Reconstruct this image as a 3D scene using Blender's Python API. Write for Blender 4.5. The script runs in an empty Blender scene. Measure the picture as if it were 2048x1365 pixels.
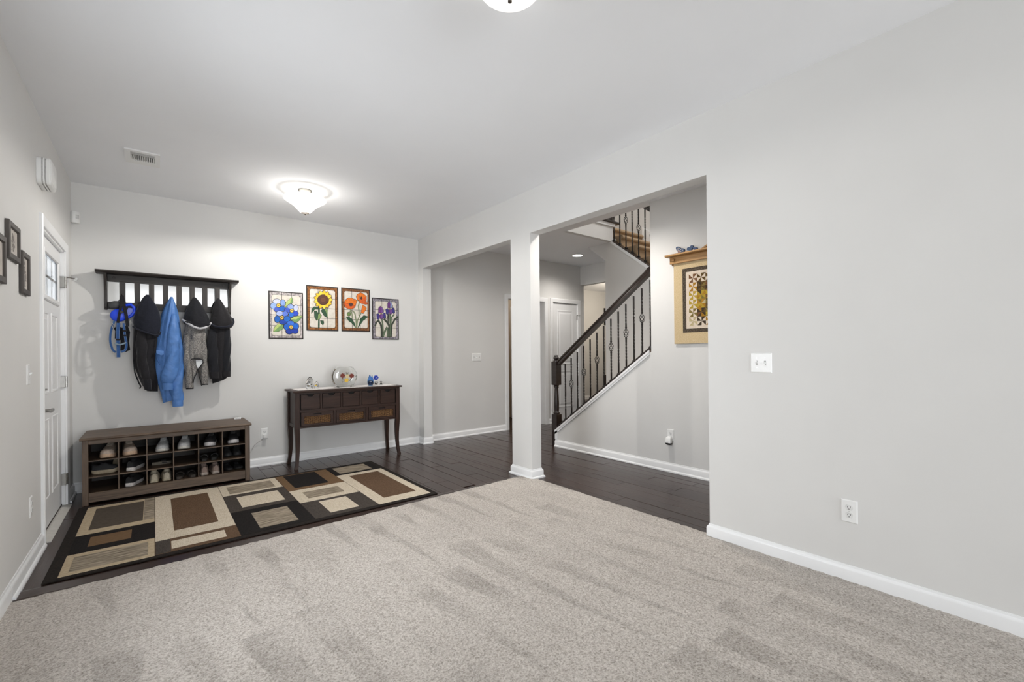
import bpy, math, random
import numpy as np
from mathutils import Vector

random.seed(7)
rng = np.random.default_rng(7)
scene = bpy.context.scene
COL = scene.collection
PI = math.pi
R = math.radians

# ------------------------------------------------------------------ measures
XL, XR, XRB = -0.5646, 2.7828, 2.9020        # left wall, right wall front and back faces
YB, YR = 5.4687, -5.6                        # far wall, wall behind the camera
H, HZ = 2.74, 2.335                          # ceiling and header heights
Y1, Y2, Y3, Y4 = 5.336, 3.471, 3.178, 1.448  # jamb, column far/near faces, end of the long right wall
XS, XSB = 3.9987, 4.09                       # stair wall faces
XU, XUB = 4.98, 5.06                         # wall under the upper flight
XO = 5.98                                    # outer stairwell wall

# ------------------------------------------------------------------ camera
cam_data = bpy.data.cameras.new('camera')
cam = bpy.data.objects.new('camera', cam_data)
COL.objects.link(cam)
cam_data.sensor_fit = 'HORIZONTAL'
cam_data.sensor_width = 36.0
cam_data.lens = 891.3 / 2048 * 36.0
cam_data.shift_x = 1.2 / 2048
cam_data.shift_y = 23.0 / 2048
cam_data.clip_start = 0.02
yaw, pitch, roll = R(38.692), R(0.096), R(-0.537)
F = Vector((math.sin(yaw) * math.cos(pitch), math.cos(yaw) * math.cos(pitch), math.sin(pitch)))
Rv = Vector((math.cos(yaw), -math.sin(yaw), 0))
Uv = Rv.cross(F)
R2 = math.cos(roll) * Rv + math.sin(roll) * Uv
U2 = -math.sin(roll) * Rv + math.cos(roll) * Uv
from mathutils import Matrix
M = Matrix(((R2.x, U2.x, -F.x, 0), (R2.y, U2.y, -F.y, 0), (R2.z, U2.z, -F.z, 1.1959), (0, 0, 0, 1)))
cam.matrix_world = M
scene.camera = cam

# ------------------------------------------------------------------ world, daylight, exposure
world = bpy.data.worlds.new('sky')
scene.world = world
world.use_nodes = True
wn = world.node_tree.nodes
wn['Background'].inputs[0].default_value = (0.90, 0.95, 1.0, 1)
wn['Background'].inputs[1].default_value = 2.4

def area_light(name, loc, direction, sx, sy, power, color=(1, 1, 1), spread=180):
    d = bpy.data.lights.new(name, 'AREA')
    d.shape = 'RECTANGLE'; d.size = sx; d.size_y = sy; d.energy = power; d.color = color
    d.spread = R(spread)
    o = bpy.data.objects.new(name, d); COL.objects.link(o)
    o.location = loc
    o.rotation_euler = Vector(direction).to_track_quat('-Z', 'Y').to_euler()
    return o
# front window daylight, plus fill lights added behind the camera and over the stairs
area_light('front_window_daylight', (XL - 0.20, 2.22, 1.36), (1, 0.12, -0.10), 1.05, 1.6, 23, (0.93, 0.965, 1.0), 115)
area_light('rear_fill_light', (1.13, YR - 0.18, 1.20), (0, 1, 0.12), 3.0, 2.2, 150, (0.93, 0.965, 1.0))  # added soft fill from behind the camera, no known source there
area_light('upstairs_fill_light', (5.1, 2.7, 5.25), (0, 0.15, -1), 1.3, 1.3, 62, (1.0, 0.98, 0.96))  # added overhead fill for the upper flight, no opening in that ceiling

scene.view_settings.view_transform = 'Standard'
scene.view_settings.look = 'None'
scene.view_settings.exposure = 0.17
scene.view_settings.gamma = 1.0
scene.view_settings.use_curve_mapping = False
scene.cycles.use_denoising = True
scene.cycles.max_bounces = 10
scene.cycles.diffuse_bounces = 6
scene.cycles.caustics_reflective = False
scene.cycles.caustics_refractive = False
scene.cycles.sample_clamp_indirect = 8.0

# ------------------------------------------------------------------ materials
MATS = {}
def _nt(name):
    m = bpy.data.materials.new(name); m.use_nodes = True
    nt = m.node_tree
    b = nt.nodes['Principled BSDF']
    MATS[name] = m
    return m, nt, b

def N(nt, kind, **kw):
    n = nt.nodes.new(kind)
    for k, v in kw.items():
        setattr(n, k, v)
    return n

def ramp(nt, stops):
    r = N(nt, 'ShaderNodeValToRGB')
    el = r.color_ramp.elements
    while len(el) < len(stops):
        el.new(0.5)
    for e, (p, c) in zip(el, stops):
        e.position = p; e.color = (*c, 1)
    return r

def shade(c, k):
    return tuple(max(0.0, min(1.0, x * k)) for x in c)

def paint(name, col, rough=0.55, metal=0.0, var=0.05, scale=12.0, bump=0.0, bscale=200.0, spec=0.5,
          coat=0.0, stretch=(1, 1, 1), emit=None, sheen=0.0, detail=3.0, bdist=0.002):
    """plain coat of one colour with a little noise in it"""
    m, nt, b = _nt(name)
    tc = N(nt, 'ShaderNodeTexCoord')
    mp = N(nt, 'ShaderNodeMapping'); mp.inputs['Scale'].default_value = stretch
    nt.links.new(tc.outputs['Object'], mp.inputs[0])
    no = N(nt, 'ShaderNodeTexNoise'); no.inputs['Scale'].default_value = scale; no.inputs['Detail'].default_value = detail
    nt.links.new(mp.outputs[0], no.inputs['Vector'])
    r = ramp(nt, [(0.3, shade(col, 1 - var)), (0.7, shade(col, 1 + var))])
    nt.links.new(no.outputs['Fac'], r.inputs[0])
    nt.links.new(r.outputs[0], b.inputs['Base Color'])
    b.inputs['Roughness'].default_value = rough
    b.inputs['Metallic'].default_value = metal
    b.inputs['Specular IOR Level'].default_value = spec
    if coat: b.inputs['Coat Weight'].default_value = coat
    if sheen: b.inputs['Sheen Weight'].default_value = sheen
    if emit:
        b.inputs['Emission Color'].default_value = (*emit[0], 1); b.inputs['Emission Strength'].default_value = emit[1]
    if bump:
        n2 = N(nt, 'ShaderNodeTexNoise'); n2.inputs['Scale'].default_value = bscale; n2.inputs['Detail'].default_value = 2
        nt.links.new(mp.outputs[0], n2.inputs['Vector'])
        bp = N(nt, 'ShaderNodeBump'); bp.inputs['Strength'].default_value = bump; bp.inputs['Distance'].default_value = bdist
        nt.links.new(n2.outputs['Fac'], bp.inputs['Height']); nt.links.new(bp.outputs[0], b.inputs['Normal'])
    return m

def wood(name, dark, light, axis='X', rough=0.4, scale=6.0, bump=0.15, rand=0.0, spec=0.5, coat=0.0):
    """streaky grain running along one axis; rand shifts the tone from piece to piece"""
    m, nt, b = _nt(name)
    tc = N(nt, 'ShaderNodeTexCoord')
    mp = N(nt, 'ShaderNodeMapping')
    s = {'X': (0.6, 9, 9), 'Y': (9, 0.6, 9), 'Z': (9, 9, 0.6)}[axis]
    mp.inputs['Scale'].default_value = s
    src = tc.outputs['Object']
    if rand:
        geo = N(nt, 'ShaderNodeObjectInfo')
        add = N(nt, 'ShaderNodeVectorMath', operation='MULTIPLY_ADD')
        cmb = N(nt, 'ShaderNodeCombineXYZ')
        for i in range(3): nt.links.new(geo.outputs['Random'], cmb.inputs[i])
        add.inputs[1].default_value = (37, 23, 11)
        nt.links.new(cmb.outputs[0], add.inputs[0]); nt.links.new(src, add.inputs[2]); src = add.outputs[0]
    nt.links.new(src, mp.inputs[0])
    no = N(nt, 'ShaderNodeTexNoise'); no.inputs['Scale'].default_value = scale; no.inputs['Detail'].default_value = 6; no.inputs['Distortion'].default_value = 0.6
    nt.links.new(mp.outputs[0], no.inputs['Vector'])
    r = ramp(nt, [(0.28, dark), (0.72, light)])
    nt.links.new(no.outputs['Fac'], r.inputs[0])
    out = r.outputs[0]
    if rand:
        hsv = N(nt, 'ShaderNodeHueSaturation')
        mr = N(nt, 'ShaderNodeMapRange'); mr.inputs['To Min'].default_value = 1 - rand; mr.inputs['To Max'].default_value = 1 + rand
        nt.links.new(geo.outputs['Random'], mr.inputs[0]); nt.links.new(mr.outputs[0], hsv.inputs['Value'])
        nt.links.new(out, hsv.inputs['Color']); out = hsv.outputs[0]
    nt.links.new(out, b.inputs['Base Color'])
    b.inputs['Roughness'].default_value = rough; b.inputs['Specular IOR Level'].default_value = spec
    if coat: b.inputs['Coat Weight'].default_value = coat; b.inputs['Coat Roughness'].default_value = 0.15
    if bump:
        bp = N(nt, 'ShaderNodeBump'); bp.inputs['Strength'].default_value = bump; bp.inputs['Distance'].default_value = 0.0015
        nt.links.new(no.outputs['Fac'], bp.inputs['Height']); nt.links.new(bp.outputs[0], b.inputs['Normal'])
    return m

def speckle(name, cols, scale=160.0, rough=0.9, stretch=(1, 1, 1), bump=0.2, detail=2.0):
    """mottled cloth: several tones in small flecks"""
    m, nt, b = _nt(name)
    tc = N(nt, 'ShaderNodeTexCoord'); mp = N(nt, 'ShaderNodeMapping'); mp.inputs['Scale'].default_value = stretch
    nt.links.new(tc.outputs['Object'], mp.inputs[0])
    no = N(nt, 'ShaderNodeTexNoise'); no.inputs['Scale'].default_value = scale; no.inputs['Detail'].default_value = detail
    nt.links.new(mp.outputs[0], no.inputs['Vector'])
    n = len(cols)
    r = ramp(nt, [(0.3 + 0.4 * i / max(1, n - 1), c) for i, c in enumerate(cols)])
    nt.links.new(no.outputs['Fac'], r.inputs[0]); nt.links.new(r.outputs[0], b.inputs['Base Color'])
    b.inputs['Roughness'].default_value = rough; b.inputs['Specular IOR Level'].default_value = 0.2
    if bump:
        bp = N(nt, 'ShaderNodeBump'); bp.inputs['Strength'].default_value = bump; bp.inputs['Distance'].default_value = 0.002
        nt.links.new(no.outputs['Fac'], bp.inputs['Height']); nt.links.new(bp.outputs[0], b.inputs['Normal'])
    return m

def glass(name, col=(1, 1, 1), rough=0.02, ior=1.45):
    m, nt, b = _nt(name)
    b.inputs['Base Color'].default_value = (*col, 1)
    b.inputs['Transmission Weight'].default_value = 1.0
    b.inputs['IOR'].default_value = ior
    no = N(nt, 'ShaderNodeTexNoise'); no.inputs['Scale'].default_value = 8
    mr = N(nt, 'ShaderNodeMapRange'); mr.inputs['To Min'].default_value = rough; mr.inputs['To Max'].default_value = rough + 0.02
    nt.links.new(no.outputs['Fac'], mr.inputs[0]); nt.links.new(mr.outputs[0], b.inputs['Roughness'])
    return m

_pc = {}
def flat(col, rough=0.7):
    key = tuple(round(c, 3) for c in col) + (rough,)
    if key not in _pc:
        _pc[key] = paint('tint_%02d' % len(_pc), col, rough, var=0.16, scale=60)
    return _pc[key]

paint('wall_paint', (0.69, 0.684, 0.67), 0.75, var=0.012, scale=3, bump=0.06, bscale=320, spec=0.3)
paint('ceiling_paint', (0.875, 0.885, 0.905), 0.9, var=0.01, scale=2, bump=0.05, bscale=260, spec=0.2)
paint('trim_white', (0.84, 0.845, 0.85), 0.35, var=0.015, scale=6)
paint('door_white', (0.80, 0.805, 0.81), 0.4, var=0.015, scale=5)
paint('plate_white', (0.82, 0.82, 0.81), 0.3, var=0.01, scale=10)
paint('slot_dark', (0.03, 0.03, 0.03), 0.6, var=0.1)
paint('screw_metal', (0.6, 0.6, 0.58), 0.35, 0.6, var=0.05, scale=80)
paint('nickel', (0.36, 0.35, 0.33), 0.28, 1.0, var=0.05, scale=40)
paint('iron', (0.016, 0.013, 0.012), 0.38, 0.3, var=0.2, scale=60, bump=0.1, bscale=180)
wood('rail_wood', (0.012, 0.007, 0.006), (0.026, 0.017, 0.014), 'Y', 0.28, 5, 0.05, coat=0.3)
wood('floor_wood', (0.019, 0.0100, 0.0078), (0.052, 0.029, 0.0225), 'Y', 0.22, 5, 0.35, rand=0.2, spec=0.4)
wood('floor_wood_x', (0.019, 0.0100, 0.0078), (0.052, 0.029, 0.0225), 'X', 0.24, 5, 0.3, rand=0.12, spec=0.4)
paint('floor_joint', (0.012, 0.009, 0.008), 0.6, var=0.1)
paint('sill_metal', (0.62, 0.60, 0.56), 0.5, 0.2, var=0.06, scale=30)
paint('weatherstrip', (0.05, 0.04, 0.035), 0.8, var=0.1)
speckle('stair_carpet', [(0.27, 0.185, 0.11), (0.38, 0.275, 0.175), (0.47, 0.35, 0.235)], 220, 0.95, bump=0.5)
paint('beige_paint', (0.62, 0.53, 0.42), 0.8, var=0.02, scale=3)

# ------------------------------------------------------------------ mesh helpers
class MB:
    """collects faces in world (or local) coordinates"""
    def __init__(s):
        s.v = []; s.f = []
    def add(s, vs, fs):
        n = len(s.v); s.v += [tuple(p) for p in vs]; s.f += [tuple(i + n for i in f) for f in fs]; return s
    def box(s, x0, x1, y0, y1, z0, z1):
        v = [(x0, y0, z0), (x1, y0, z0), (x1, y1, z0), (x0, y1, z0), (x0, y0, z1), (x1, y0, z1), (x1, y1, z1), (x0, y1, z1)]
        return s.add(v, [(3, 2, 1, 0), (4, 5, 6, 7), (0, 1, 5, 4), (1, 2, 6, 5), (2, 3, 7, 6), (3, 0, 4, 7)])
    def prism(s, poly, axis, a, b):
        n = len(poly)
        ar = sum(poly[i][0] * poly[(i + 1) % n][1] - poly[(i + 1) % n][0] * poly[i][1] for i in range(n))
        if ar < 0: poly = poly[::-1]
        mp = {'x': lambda p, t: (t, p[0], p[1]), 'y': lambda p, t: (p[0], t, p[1]), 'z': lambda p, t: (p[0], p[1], t)}[axis]
        v = [mp(p, a) for p in poly] + [mp(p, b) for p in poly]
        f = [tuple(range(n))[::-1], tuple(range(n, 2 * n))] + [(i, (i + 1) % n, n + (i + 1) % n, n + i) for i in range(n)]
        if (axis == 'y') != (a > b): f = [t[::-1] for t in f]
        return s.add(v, f)
    def lathe(s, prof, c=(0, 0, 0), n=24, axis='z', cap=True):
        vs = []; fs = []
        for r, h in prof:
            for k in range(n):
                a = 2 * PI * k / n; x, y = r * math.cos(a), r * math.sin(a)
                p = {'z': (x, y, h), 'x': (h, x, y), 'y': (x, h, y)}[axis]
                vs.append((c[0] + p[0], c[1] + p[1], c[2] + p[2]))
        m = len(prof)
        for i in range(m - 1):
            for k in range(n):
                q = (i * n + k, i * n + (k + 1) % n, (i + 1) * n + (k + 1) % n, (i + 1) * n + k)
                fs.append(q if axis != 'y' else q[::-1])
        if cap:
            fs.append(tuple(range(n))[::-1]); fs.append(tuple((m - 1) * n + k for k in range(n)))
        return s.add(vs, fs)
    def loft(s, rings, caps=True, closed=True):
        n = len(rings[0]); vs = [p for r in rings for p in r]; fs = []
        for i in range(len(rings) - 1):
            for k in range(n if closed else n - 1):
                fs.append((i * n + k, i * n + (k + 1) % n, (i + 1) * n + (k + 1) % n, (i + 1) * n + k))
        if caps:
            fs.append(tuple(range(n))[::-1]); fs.append(tuple((len(rings) - 1) * n + k for k in range(n)))
        return s.add(vs, fs)
    def tube(s, pts, r, n=8, flat=1.0, up=None, closed=False):
        pts = [Vector(p) for p in pts]; m = len(pts); rings = []
        rad = r if isinstance(r, (list, tuple)) else [r] * m
        prev = Vector(up) if up else None
        for i in range(m):
            a = pts[(i - 1) % m] if (closed or i > 0) else pts[i]
            b = pts[(i + 1) % m] if (closed or i < m - 1) else pts[i]
            t = (b - a).normalized()
            if prev is None: prev = Vector((0, 0, 1)) if abs(t.z) < 0.9 else Vector((0, 1, 0))
            u = prev - t * prev.dot(t)
            u = u.normalized() if u.length > 1e-6 else t.orthogonal().normalized()
            if not up: prev = u
            w = t.cross(u)
            rings.append([tuple(pts[i] + (u * math.cos(2 * PI * k / n) * flat + w * math.sin(2 * PI * k / n)) * rad[i]) for k in range(n)])
        if closed: rings.append(rings[0])
        return s.loft(rings, caps=not closed)
    def sweep(s, path, prof, mp, closed=False):
        """profile (offset, height) swept with mitres along a path lying in a plane; mp(a, b, h) -> xyz"""
        P = [Vector(p) for p in path]; m = len(P); rings = []
        for i in range(m):
            def nrm(a, b):
                d = (b - a).normalized(); return Vector((-d.y, d.x))
            if closed: n0, n1 = nrm(P[i - 1], P[i]), nrm(P[i], P[(i + 1) % m])
            else:
                n0 = nrm(P[i - 1], P[i]) if i > 0 else nrm(P[0], P[1])
                n1 = nrm(P[i], P[i + 1]) if i < m - 1 else n0
            k = (n0 + n1); k = k / max(0.2, k.dot(n0))
            rings.append([mp(P[i].x + k.x * d, P[i].y + k.y * d, h) for d, h in prof])
        if closed: rings.append(rings[0])
        return s.loft(rings, caps=not closed)

def mesh_of(name, mb, off=(0, 0, 0)):
    me = bpy.data.meshes.new(name)
    me.from_pydata([(x - off[0], y - off[1], z - off[2]) for x, y, z in mb.v], [], mb.f)
    me.update()
    return me

def finish(o, mat, smooth=None, bevel=None, recalc=True):
    me = o.data
    if recalc:
        import bmesh
        bm = bmesh.new(); bm.from_mesh(me); bmesh.ops.recalc_face_normals(bm, faces=bm.faces); bm.to_mesh(me); bm.free()
    me.materials.append(MATS[mat] if isinstance(mat, str) else mat)
    if smooth:
        me.shade_smooth()
        me.set_sharp_from_angle(angle=R(smooth))
    if bevel:
        b = o.modifiers.new('edge', 'BEVEL'); b.width = bevel; b.segments = 2; b.limit_method = 'ANGLE'; b.angle_limit = R(35)
        b.harden_normals = False

def root_of(o):
    p = Vector((0, 0, 0))
    while o:
        p += o.location; o = o.parent
    return p

def obj(name, mb, mat, parent=None, local=False, smooth=None, bevel=None, label=None, origin=None):
    if parent is None:
        if origin is None:
            a = np.array(mb.v); lo, hi = a.min(0), a.max(0)
            origin = ((lo[0] + hi[0]) / 2, (lo[1] + hi[1]) / 2, lo[2])
        o = bpy.data.objects.new(name, mesh_of(name, mb, origin)); o.location = origin
    else:
        off = (0, 0, 0) if local else root_of(parent)
        o = bpy.data.objects.new(name, mesh_of(name, mb, off)); o.parent = parent
    COL.objects.link(o)
    finish(o, mat, smooth, bevel)
    if label: o['label'] = label
    return o

def tag(o, label, cat, group=None, kind=None):
    o['label'] = label; o['category'] = cat
    if group: o['group'] = group
    if kind: o['kind'] = kind
    return o

def thing(name, label, cat, loc=(0, 0, 0), rotz=0.0, group=None):
    o = bpy.data.objects.new(name, None); COL.objects.link(o)
    o.empty_display_size = 0.05
    o.location = loc; o.rotation_euler = (0, 0, rotz)
    return tag(o, label, cat, group)

def struct(name, mb, mat, parent=None, label=None, cat=None, **kw):
    o = obj(name, mb, mat, parent, **kw)
    if parent is None:
        o['kind'] = 'structure'
        if label: o['label'] = label
        if cat: o['category'] = cat
    return o

def struct_root(name, loc, label, cat):
    o = bpy.data.objects.new(name, None); COL.objects.link(o); o.location = loc
    o['kind'] = 'structure'; o['label'] = label; o['category'] = cat
    return o

def share(src, name, parent, loc=(0, 0, 0), rot=(0, 0, 0), scale=(1, 1, 1), mat=None):
    """another object on the same mesh data"""
    o = bpy.data.objects.new(name, src if isinstance(src, bpy.types.Mesh) else src.data)
    COL.objects.link(o); o.parent = parent; o.location = loc; o.rotation_euler = rot; o.scale = scale
    return o

def interp(tab, t):
    xs = [p[0] for p in tab]
    return tuple(float(np.interp(t, xs, [p[i] for p in tab])) for i in range(1, len(tab[0])))

def catmull(rows, n):
    a = np.array(rows, float); m = len(a); out = []
    for i in range(n):
        t = i / (n - 1) * (m - 1); k = min(int(t), m - 2); f = t - k
        p0, p1, p2, p3 = a[max(k - 1, 0)], a[k], a[k + 1], a[min(k + 2, m - 1)]
        out.append(0.5 * (2 * p1 + (p2 - p0) * f + (2 * p0 - 5 * p1 + 4 * p2 - p3) * f * f + (3 * p1 - p0 - 3 * p2 + p3) * f ** 3))
    return out

# ================================================================== THE SETTING
# ---- wood floor: dark sub-layer, each plank a piece of its own
mb = MB(); mb.box(XL - 0.14, XRB, 3.18, YB + 0.12, -0.06, -0.011); mb.box(XRB, 6.2, 0.2, YB + 0.12, -0.06, -0.011)
floor = struct('floor', mb, 'floor_joint', label='dark brown hardwood plank floor of the entry and hall', cat='floor', origin=(0, 0, 0))
pl = MB()                                                           # unit plank, softened edges
e = 0.016
pl.loft([[(0, 0, 0), (1, 0, 0), (1, 1, 0), (0, 1, 0)], [(0, 0, 0.8), (1, 0, 0.8), (1, 1, 0.8), (0, 1, 0.8)],
         [(e, e * 0.1, 1), (1 - e, e * 0.1, 1), (1 - e, 1 - e * 0.1, 1), (e, 1 - e * 0.1, 1)]])
plank_me = mesh_of('plank', pl)
plank_me.materials.append(MATS['floor_wood'])
def planks(x0, x1, y0, y1, w, seed):
    rnd = random.Random(seed); x = x0
    while x < x1 - 0.01:
        ww = min(w, x1 - x); y = y0 - rnd.uniform(0, 0.9)
        while y < y1:
            L = rnd.uniform(0.75, 1.5); a, b = max(y, y0), min(y + L, y1)
            if b - a > 0.05:
                z = rnd.uniform(-0.0006, 0.0004)
                share(plank_me, 'plank', floor, (x + 0.0008, a + 0.0008, -0.011), (rnd.uniform(-0.002, 0.002), 0, 0), (ww - 0.0016, b - a - 0.0016, 0.011 + z))
            y += L
        x += w
planks(XL + 0.002, 2.7828, 3.36, YB - 0.002, 0.118, 1)
planks(2.7828, 3.99, 1.20, YB - 0.002, 0.118, 2)
planks(3.99, 6.15, 4.18, YB - 0.002, 0.118, 3)
rb = MB(); rb.prism([(3.215, -0.011), (3.36, -0.011), (3.36, 0.001), (3.33, 0.006), (3.24, 0.006), (3.215, 0.002)], 'x', XL + 0.002, XR)
obj('border_plank', rb, 'floor_wood_x', floor)

# ---- carpet: a lumpy pile surface with its cut edge
def carpet():
    nx, ny = 420, 400
    x0, x1, ya = XL + 0.012, XR + 0.022, 0.0
    xs = np.linspace(x0, x1, nx)
    edge = 3.222 + (xs - x0) / (x1 - x0) * 0.105 + 0.004 * np.sin(xs * 41) + 0.003 * np.sin(xs * 97)
    edge = np.where(xs > XR - 0.02, 3.150, edge)
    V = np.zeros((ny, nx, 3))
    t = np.linspace(0, 1, ny)[:, None]
    V[:, :, 0] = xs[None, :]; V[:, :, 1] = ya + (edge[None, :] - ya) * t
    def smooth_noise(k):
        a = rng.random((ny, nx))
        for _ in range(k):
            a = (a + np.roll(a, 1, 0) + np.roll(a, -1, 0) + np.roll(a, 1, 1) + np.roll(a, -1, 1)) / 5
        return (a - a.mean()) / a.std()
    z = 0.012 + 0.0011 * smooth_noise(1) + 0.0007 * smooth_noise(6)
    fall = np.minimum(1, (1 - t) * ny / 3.0)
    V[:, :, 2] = np.clip(z, 0.006, 0.018) * (0.45 + 0.55 * fall)
    vs = V.reshape(-1, 3)
    ii = np.arange((ny - 1) * (nx - 1)); r, c = ii // (nx - 1), ii % (nx - 1)
    q = np.stack([r * nx + c, r * nx + c + 1, (r + 1) * nx + c + 1, (r + 1) * nx + c], 1)
    n = len(vs)
    skirt = vs[(ny - 1) * nx:].copy(); skirt[:, 2] = -0.012
    k = np.arange(nx - 1)
    qs = np.stack([(ny - 1) * nx + k, (ny - 1) * nx + k + 1, n + k + 1, n + k], 1)
    back = np.array([[x0, YR, 0.012], [x1, YR, 0.012], [x1, ya, 0.012], [x0, ya, 0.012]])
    m = n + nx
    q = np.concatenate([q, qs, np.array([[m, m + 1, m + 2, m + 3]])])
    vs = np.concatenate([vs, skirt, back])
    me = bpy.data.meshes.new('carpet')
    me.from_pydata(vs.tolist(), [], q.tolist()); me.update()
    me.shade_smooth()
    m_, nt, b = _nt('carpet_pile')
    tc = N(nt, 'ShaderNodeTexCoord')
    fine = N(nt, 'ShaderNodeTexNoise'); fine.inputs['Scale'].default_value = 125; fine.inputs['Detail'].default_value = 4; fine.inputs['Roughness'].default_value = 0.7
    nt.links.new(tc.outputs['Object'], fine.inputs['Vector'])
    # vacuum marks: shading of the brushed pile, painted into the colour as long wedges
    def mth(op, a, b=None, c=None):
        n = N(nt, 'ShaderNodeMath', operation=op)
        for i, v in enumerate((a, b, c)):
            if v is None: continue
            if isinstance(v, (int, float)): n.inputs[i].default_value = v
            else: nt.links.new(v, n.inputs[i])
        return n.outputs[0]
    sep = N(nt, 'ShaderNodeSeparateXYZ'); nt.links.new(tc.outputs['Object'], sep.inputs[0])
    wob = N(nt, 'ShaderNodeTexNoise'); wob.inputs['Scale'].default_value = 2.2; wob.inputs['Detail'].default_value = 3
    nt.links.new(tc.outputs['Object'], wob.inputs['Vector'])
    wo = mth('MULTIPLY_ADD', wob.outputs['Fac'], 0.55, -0.27)
    lean = mth('MULTIPLY_ADD', sep.outputs['Y'], 0.10, sep.outputs['X'])
    u = mth('ADD', mth('MULTIPLY', lean, 4.4), wo)
    wn_ = N(nt, 'ShaderNodeTexWhiteNoise', noise_dimensions='1D'); nt.links.new(mth('FLOOR', u), wn_.inputs['W'])
    v = mth('FRACT', mth('MULTIPLY_ADD', wn_.outputs['Value'], 0.55, mth('MULTIPLY', sep.outputs['Y'], 0.70)))
    tri = mth('MULTIPLY', mth('ABSOLUTE', mth('SUBTRACT', mth('FRACT', u), 0.5)), 2.0)
    wedge = mth('SMOOTH_MIN', mth('MULTIPLY_ADD', mth('SUBTRACT', mth('MULTIPLY', v, 0.72), tri), 7.0, 0.4), 1.0, 0.2)
    wedge = mth('MAXIMUM', mth('MULTIPLY', wedge, mth('MULTIPLY_ADD', wn_.outputs['Value'], 0.7, 0.3)), 0.0)
    soft = N(nt, 'ShaderNodeTexNoise'); soft.inputs['Scale'].default_value = 1.3; soft.inputs['Detail'].default_value = 2
    nt.links.new(tc.outputs['Object'], soft.inputs['Vector'])
    patchy = N(nt, 'ShaderNodeTexNoise'); patchy.inputs['Scale'].default_value = 1.9; patchy.inputs['Detail'].default_value = 1
    mp2 = N(nt, 'ShaderNodeMapping'); mp2.inputs['Location'].default_value = (3.1, 7.7, 0); nt.links.new(tc.outputs['Object'], mp2.inputs[0]); nt.links.new(mp2.outputs[0], patchy.inputs['Vector'])
    keep = mth('MINIMUM', mth('MAXIMUM', mth('MULTIPLY_ADD', patchy.outputs['Fac'], 5.0, -1.9), 0.15), 1.0)
    bigv = mth('SUBTRACT', mth('MULTIPLY_ADD', soft.outputs['Fac'], 0.9, 0.42), mth('MULTIPLY', mth('MULTIPLY', wedge, keep), 0.85))
    big = ramp(nt, [(0.0, (0, 0, 0)), (1.0, (1, 1, 1))]); nt.links.new(bigv, big.inputs[0])
    c1 = ramp(nt, [(0.32, (0.25, 0.222, 0.198)), (0.5, (0.475, 0.437, 0.398)), (0.68, (0.645, 0.605, 0.565))])
    nt.links.new(fine.outputs['Fac'], c1.inputs[0])
    mx = N(nt, 'ShaderNodeMixRGB', blend_type='MULTIPLY'); mx.inputs[0].default_value = 1.0
    tone = ramp(nt, [(0.0, (0.78, 0.775, 0.77)), (1.0, (1.10, 1.10, 1.10))])
    nt.links.new(big.outputs[0], tone.inputs[0])
    nt.links.new(c1.outputs[0], mx.inputs[1]); nt.links.new(tone.outputs[0], mx.inputs[2])
    nt.links.new(mx.outputs[0], b.inputs['Base Color'])
    b.inputs['Roughness'].default_value = 1.0; b.inputs['Specular IOR Level'].default_value = 0.05
    bp = N(nt, 'ShaderNodeBump'); bp.inputs['Strength'].default_value = 0.8; bp.inputs['Distance'].default_value = 0.006
    nt.links.new(fine.outputs['Fac'], bp.inputs['Height']); nt.links.new(bp.outputs[0], b.inputs['Normal'])
    me.materials.append(m_)
    o = bpy.data.objects.new('carpet', me); COL.objects.link(o)
    tag(o, 'beige cut pile wall-to-wall carpet with vacuum marks', 'carpet', kind='structure')
carpet()
mb = MB(); mb.box(XL - 0.14, XRB, YR - 0.14, 3.2, -0.06, -0.012)
struct('floor', mb, 'floor_joint', label='subfloor lying under the beige carpet', cat='floor')

# ---- ceiling
mb = MB(); mb.box(XL - 0.14, XSB, YR - 0.14, YB + 0.12, H, H + 0.05); mb.box(XSB, 6.07, 3.97, YB + 0.12, H, H + 0.05)
struct('ceiling', mb, 'ceiling_paint', label='smooth white ceiling over the living room, entry and hall', cat='ceiling')

# ---- left wall with the front door and a window further back
DY0, DY1, DZ = 4.125, 5.055, 2.05
WY0, WY1, WZ0, WZ1 = 1.68, 2.76, 0.52, 2.2
mb = MB()
for y0, y1, z0, z1 in ((YR - 0.14, WY0, -0.06, H), (WY0, WY1, -0.06, WZ0), (WY0, WY1, WZ1, H), (WY1, DY0, -0.06, H), (DY0, DY1, DZ, H), (DY1, YB + 0.12, -0.06, H)):
    mb.box(XL - 0.14, XL, y0, y1, z0, z1)
struct('wall_left', mb, 'wall_paint', label='grey painted wall with the white front door', cat='wall')
# ---- far wall with two interior doors
mb = MB()
AX0, AX1, AZ = 4.318, 5.098, 2.052
CX0, CX1, CZ = 5.292, 5.902, 2.060
for x0, x1, z0, z1 in ((XL, AX0, -0.06, H), (AX0, AX1, AZ, H), (AX1, CX0, -0.06, H), (CX0, CX1, CZ, H), (CX1, 6.07, -0.06, H)):
    mb.box(x0, x1, YB, YB + 0.12, z0, z1)
struct('wall_back', mb, 'wall_paint', label='grey far wall behind the coat rack and console, running on into the hall', cat='wall')
# ---- right wall: solid length, two openings with a column between them, header above
mb = MB()
mb.box(XR, XRB, YR - 0.14, Y4, -0.06, H); mb.box(XR, XRB, Y4, YB, HZ, H); mb.box(XR, XRB, Y3, Y2, -0.06, HZ); mb.box(XR, XRB, Y1, YB, -0.06, HZ)
struct('wall_right', mb, 'wall_paint', label='grey right wall with two cased openings and a square column between', cat='wall')
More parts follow.
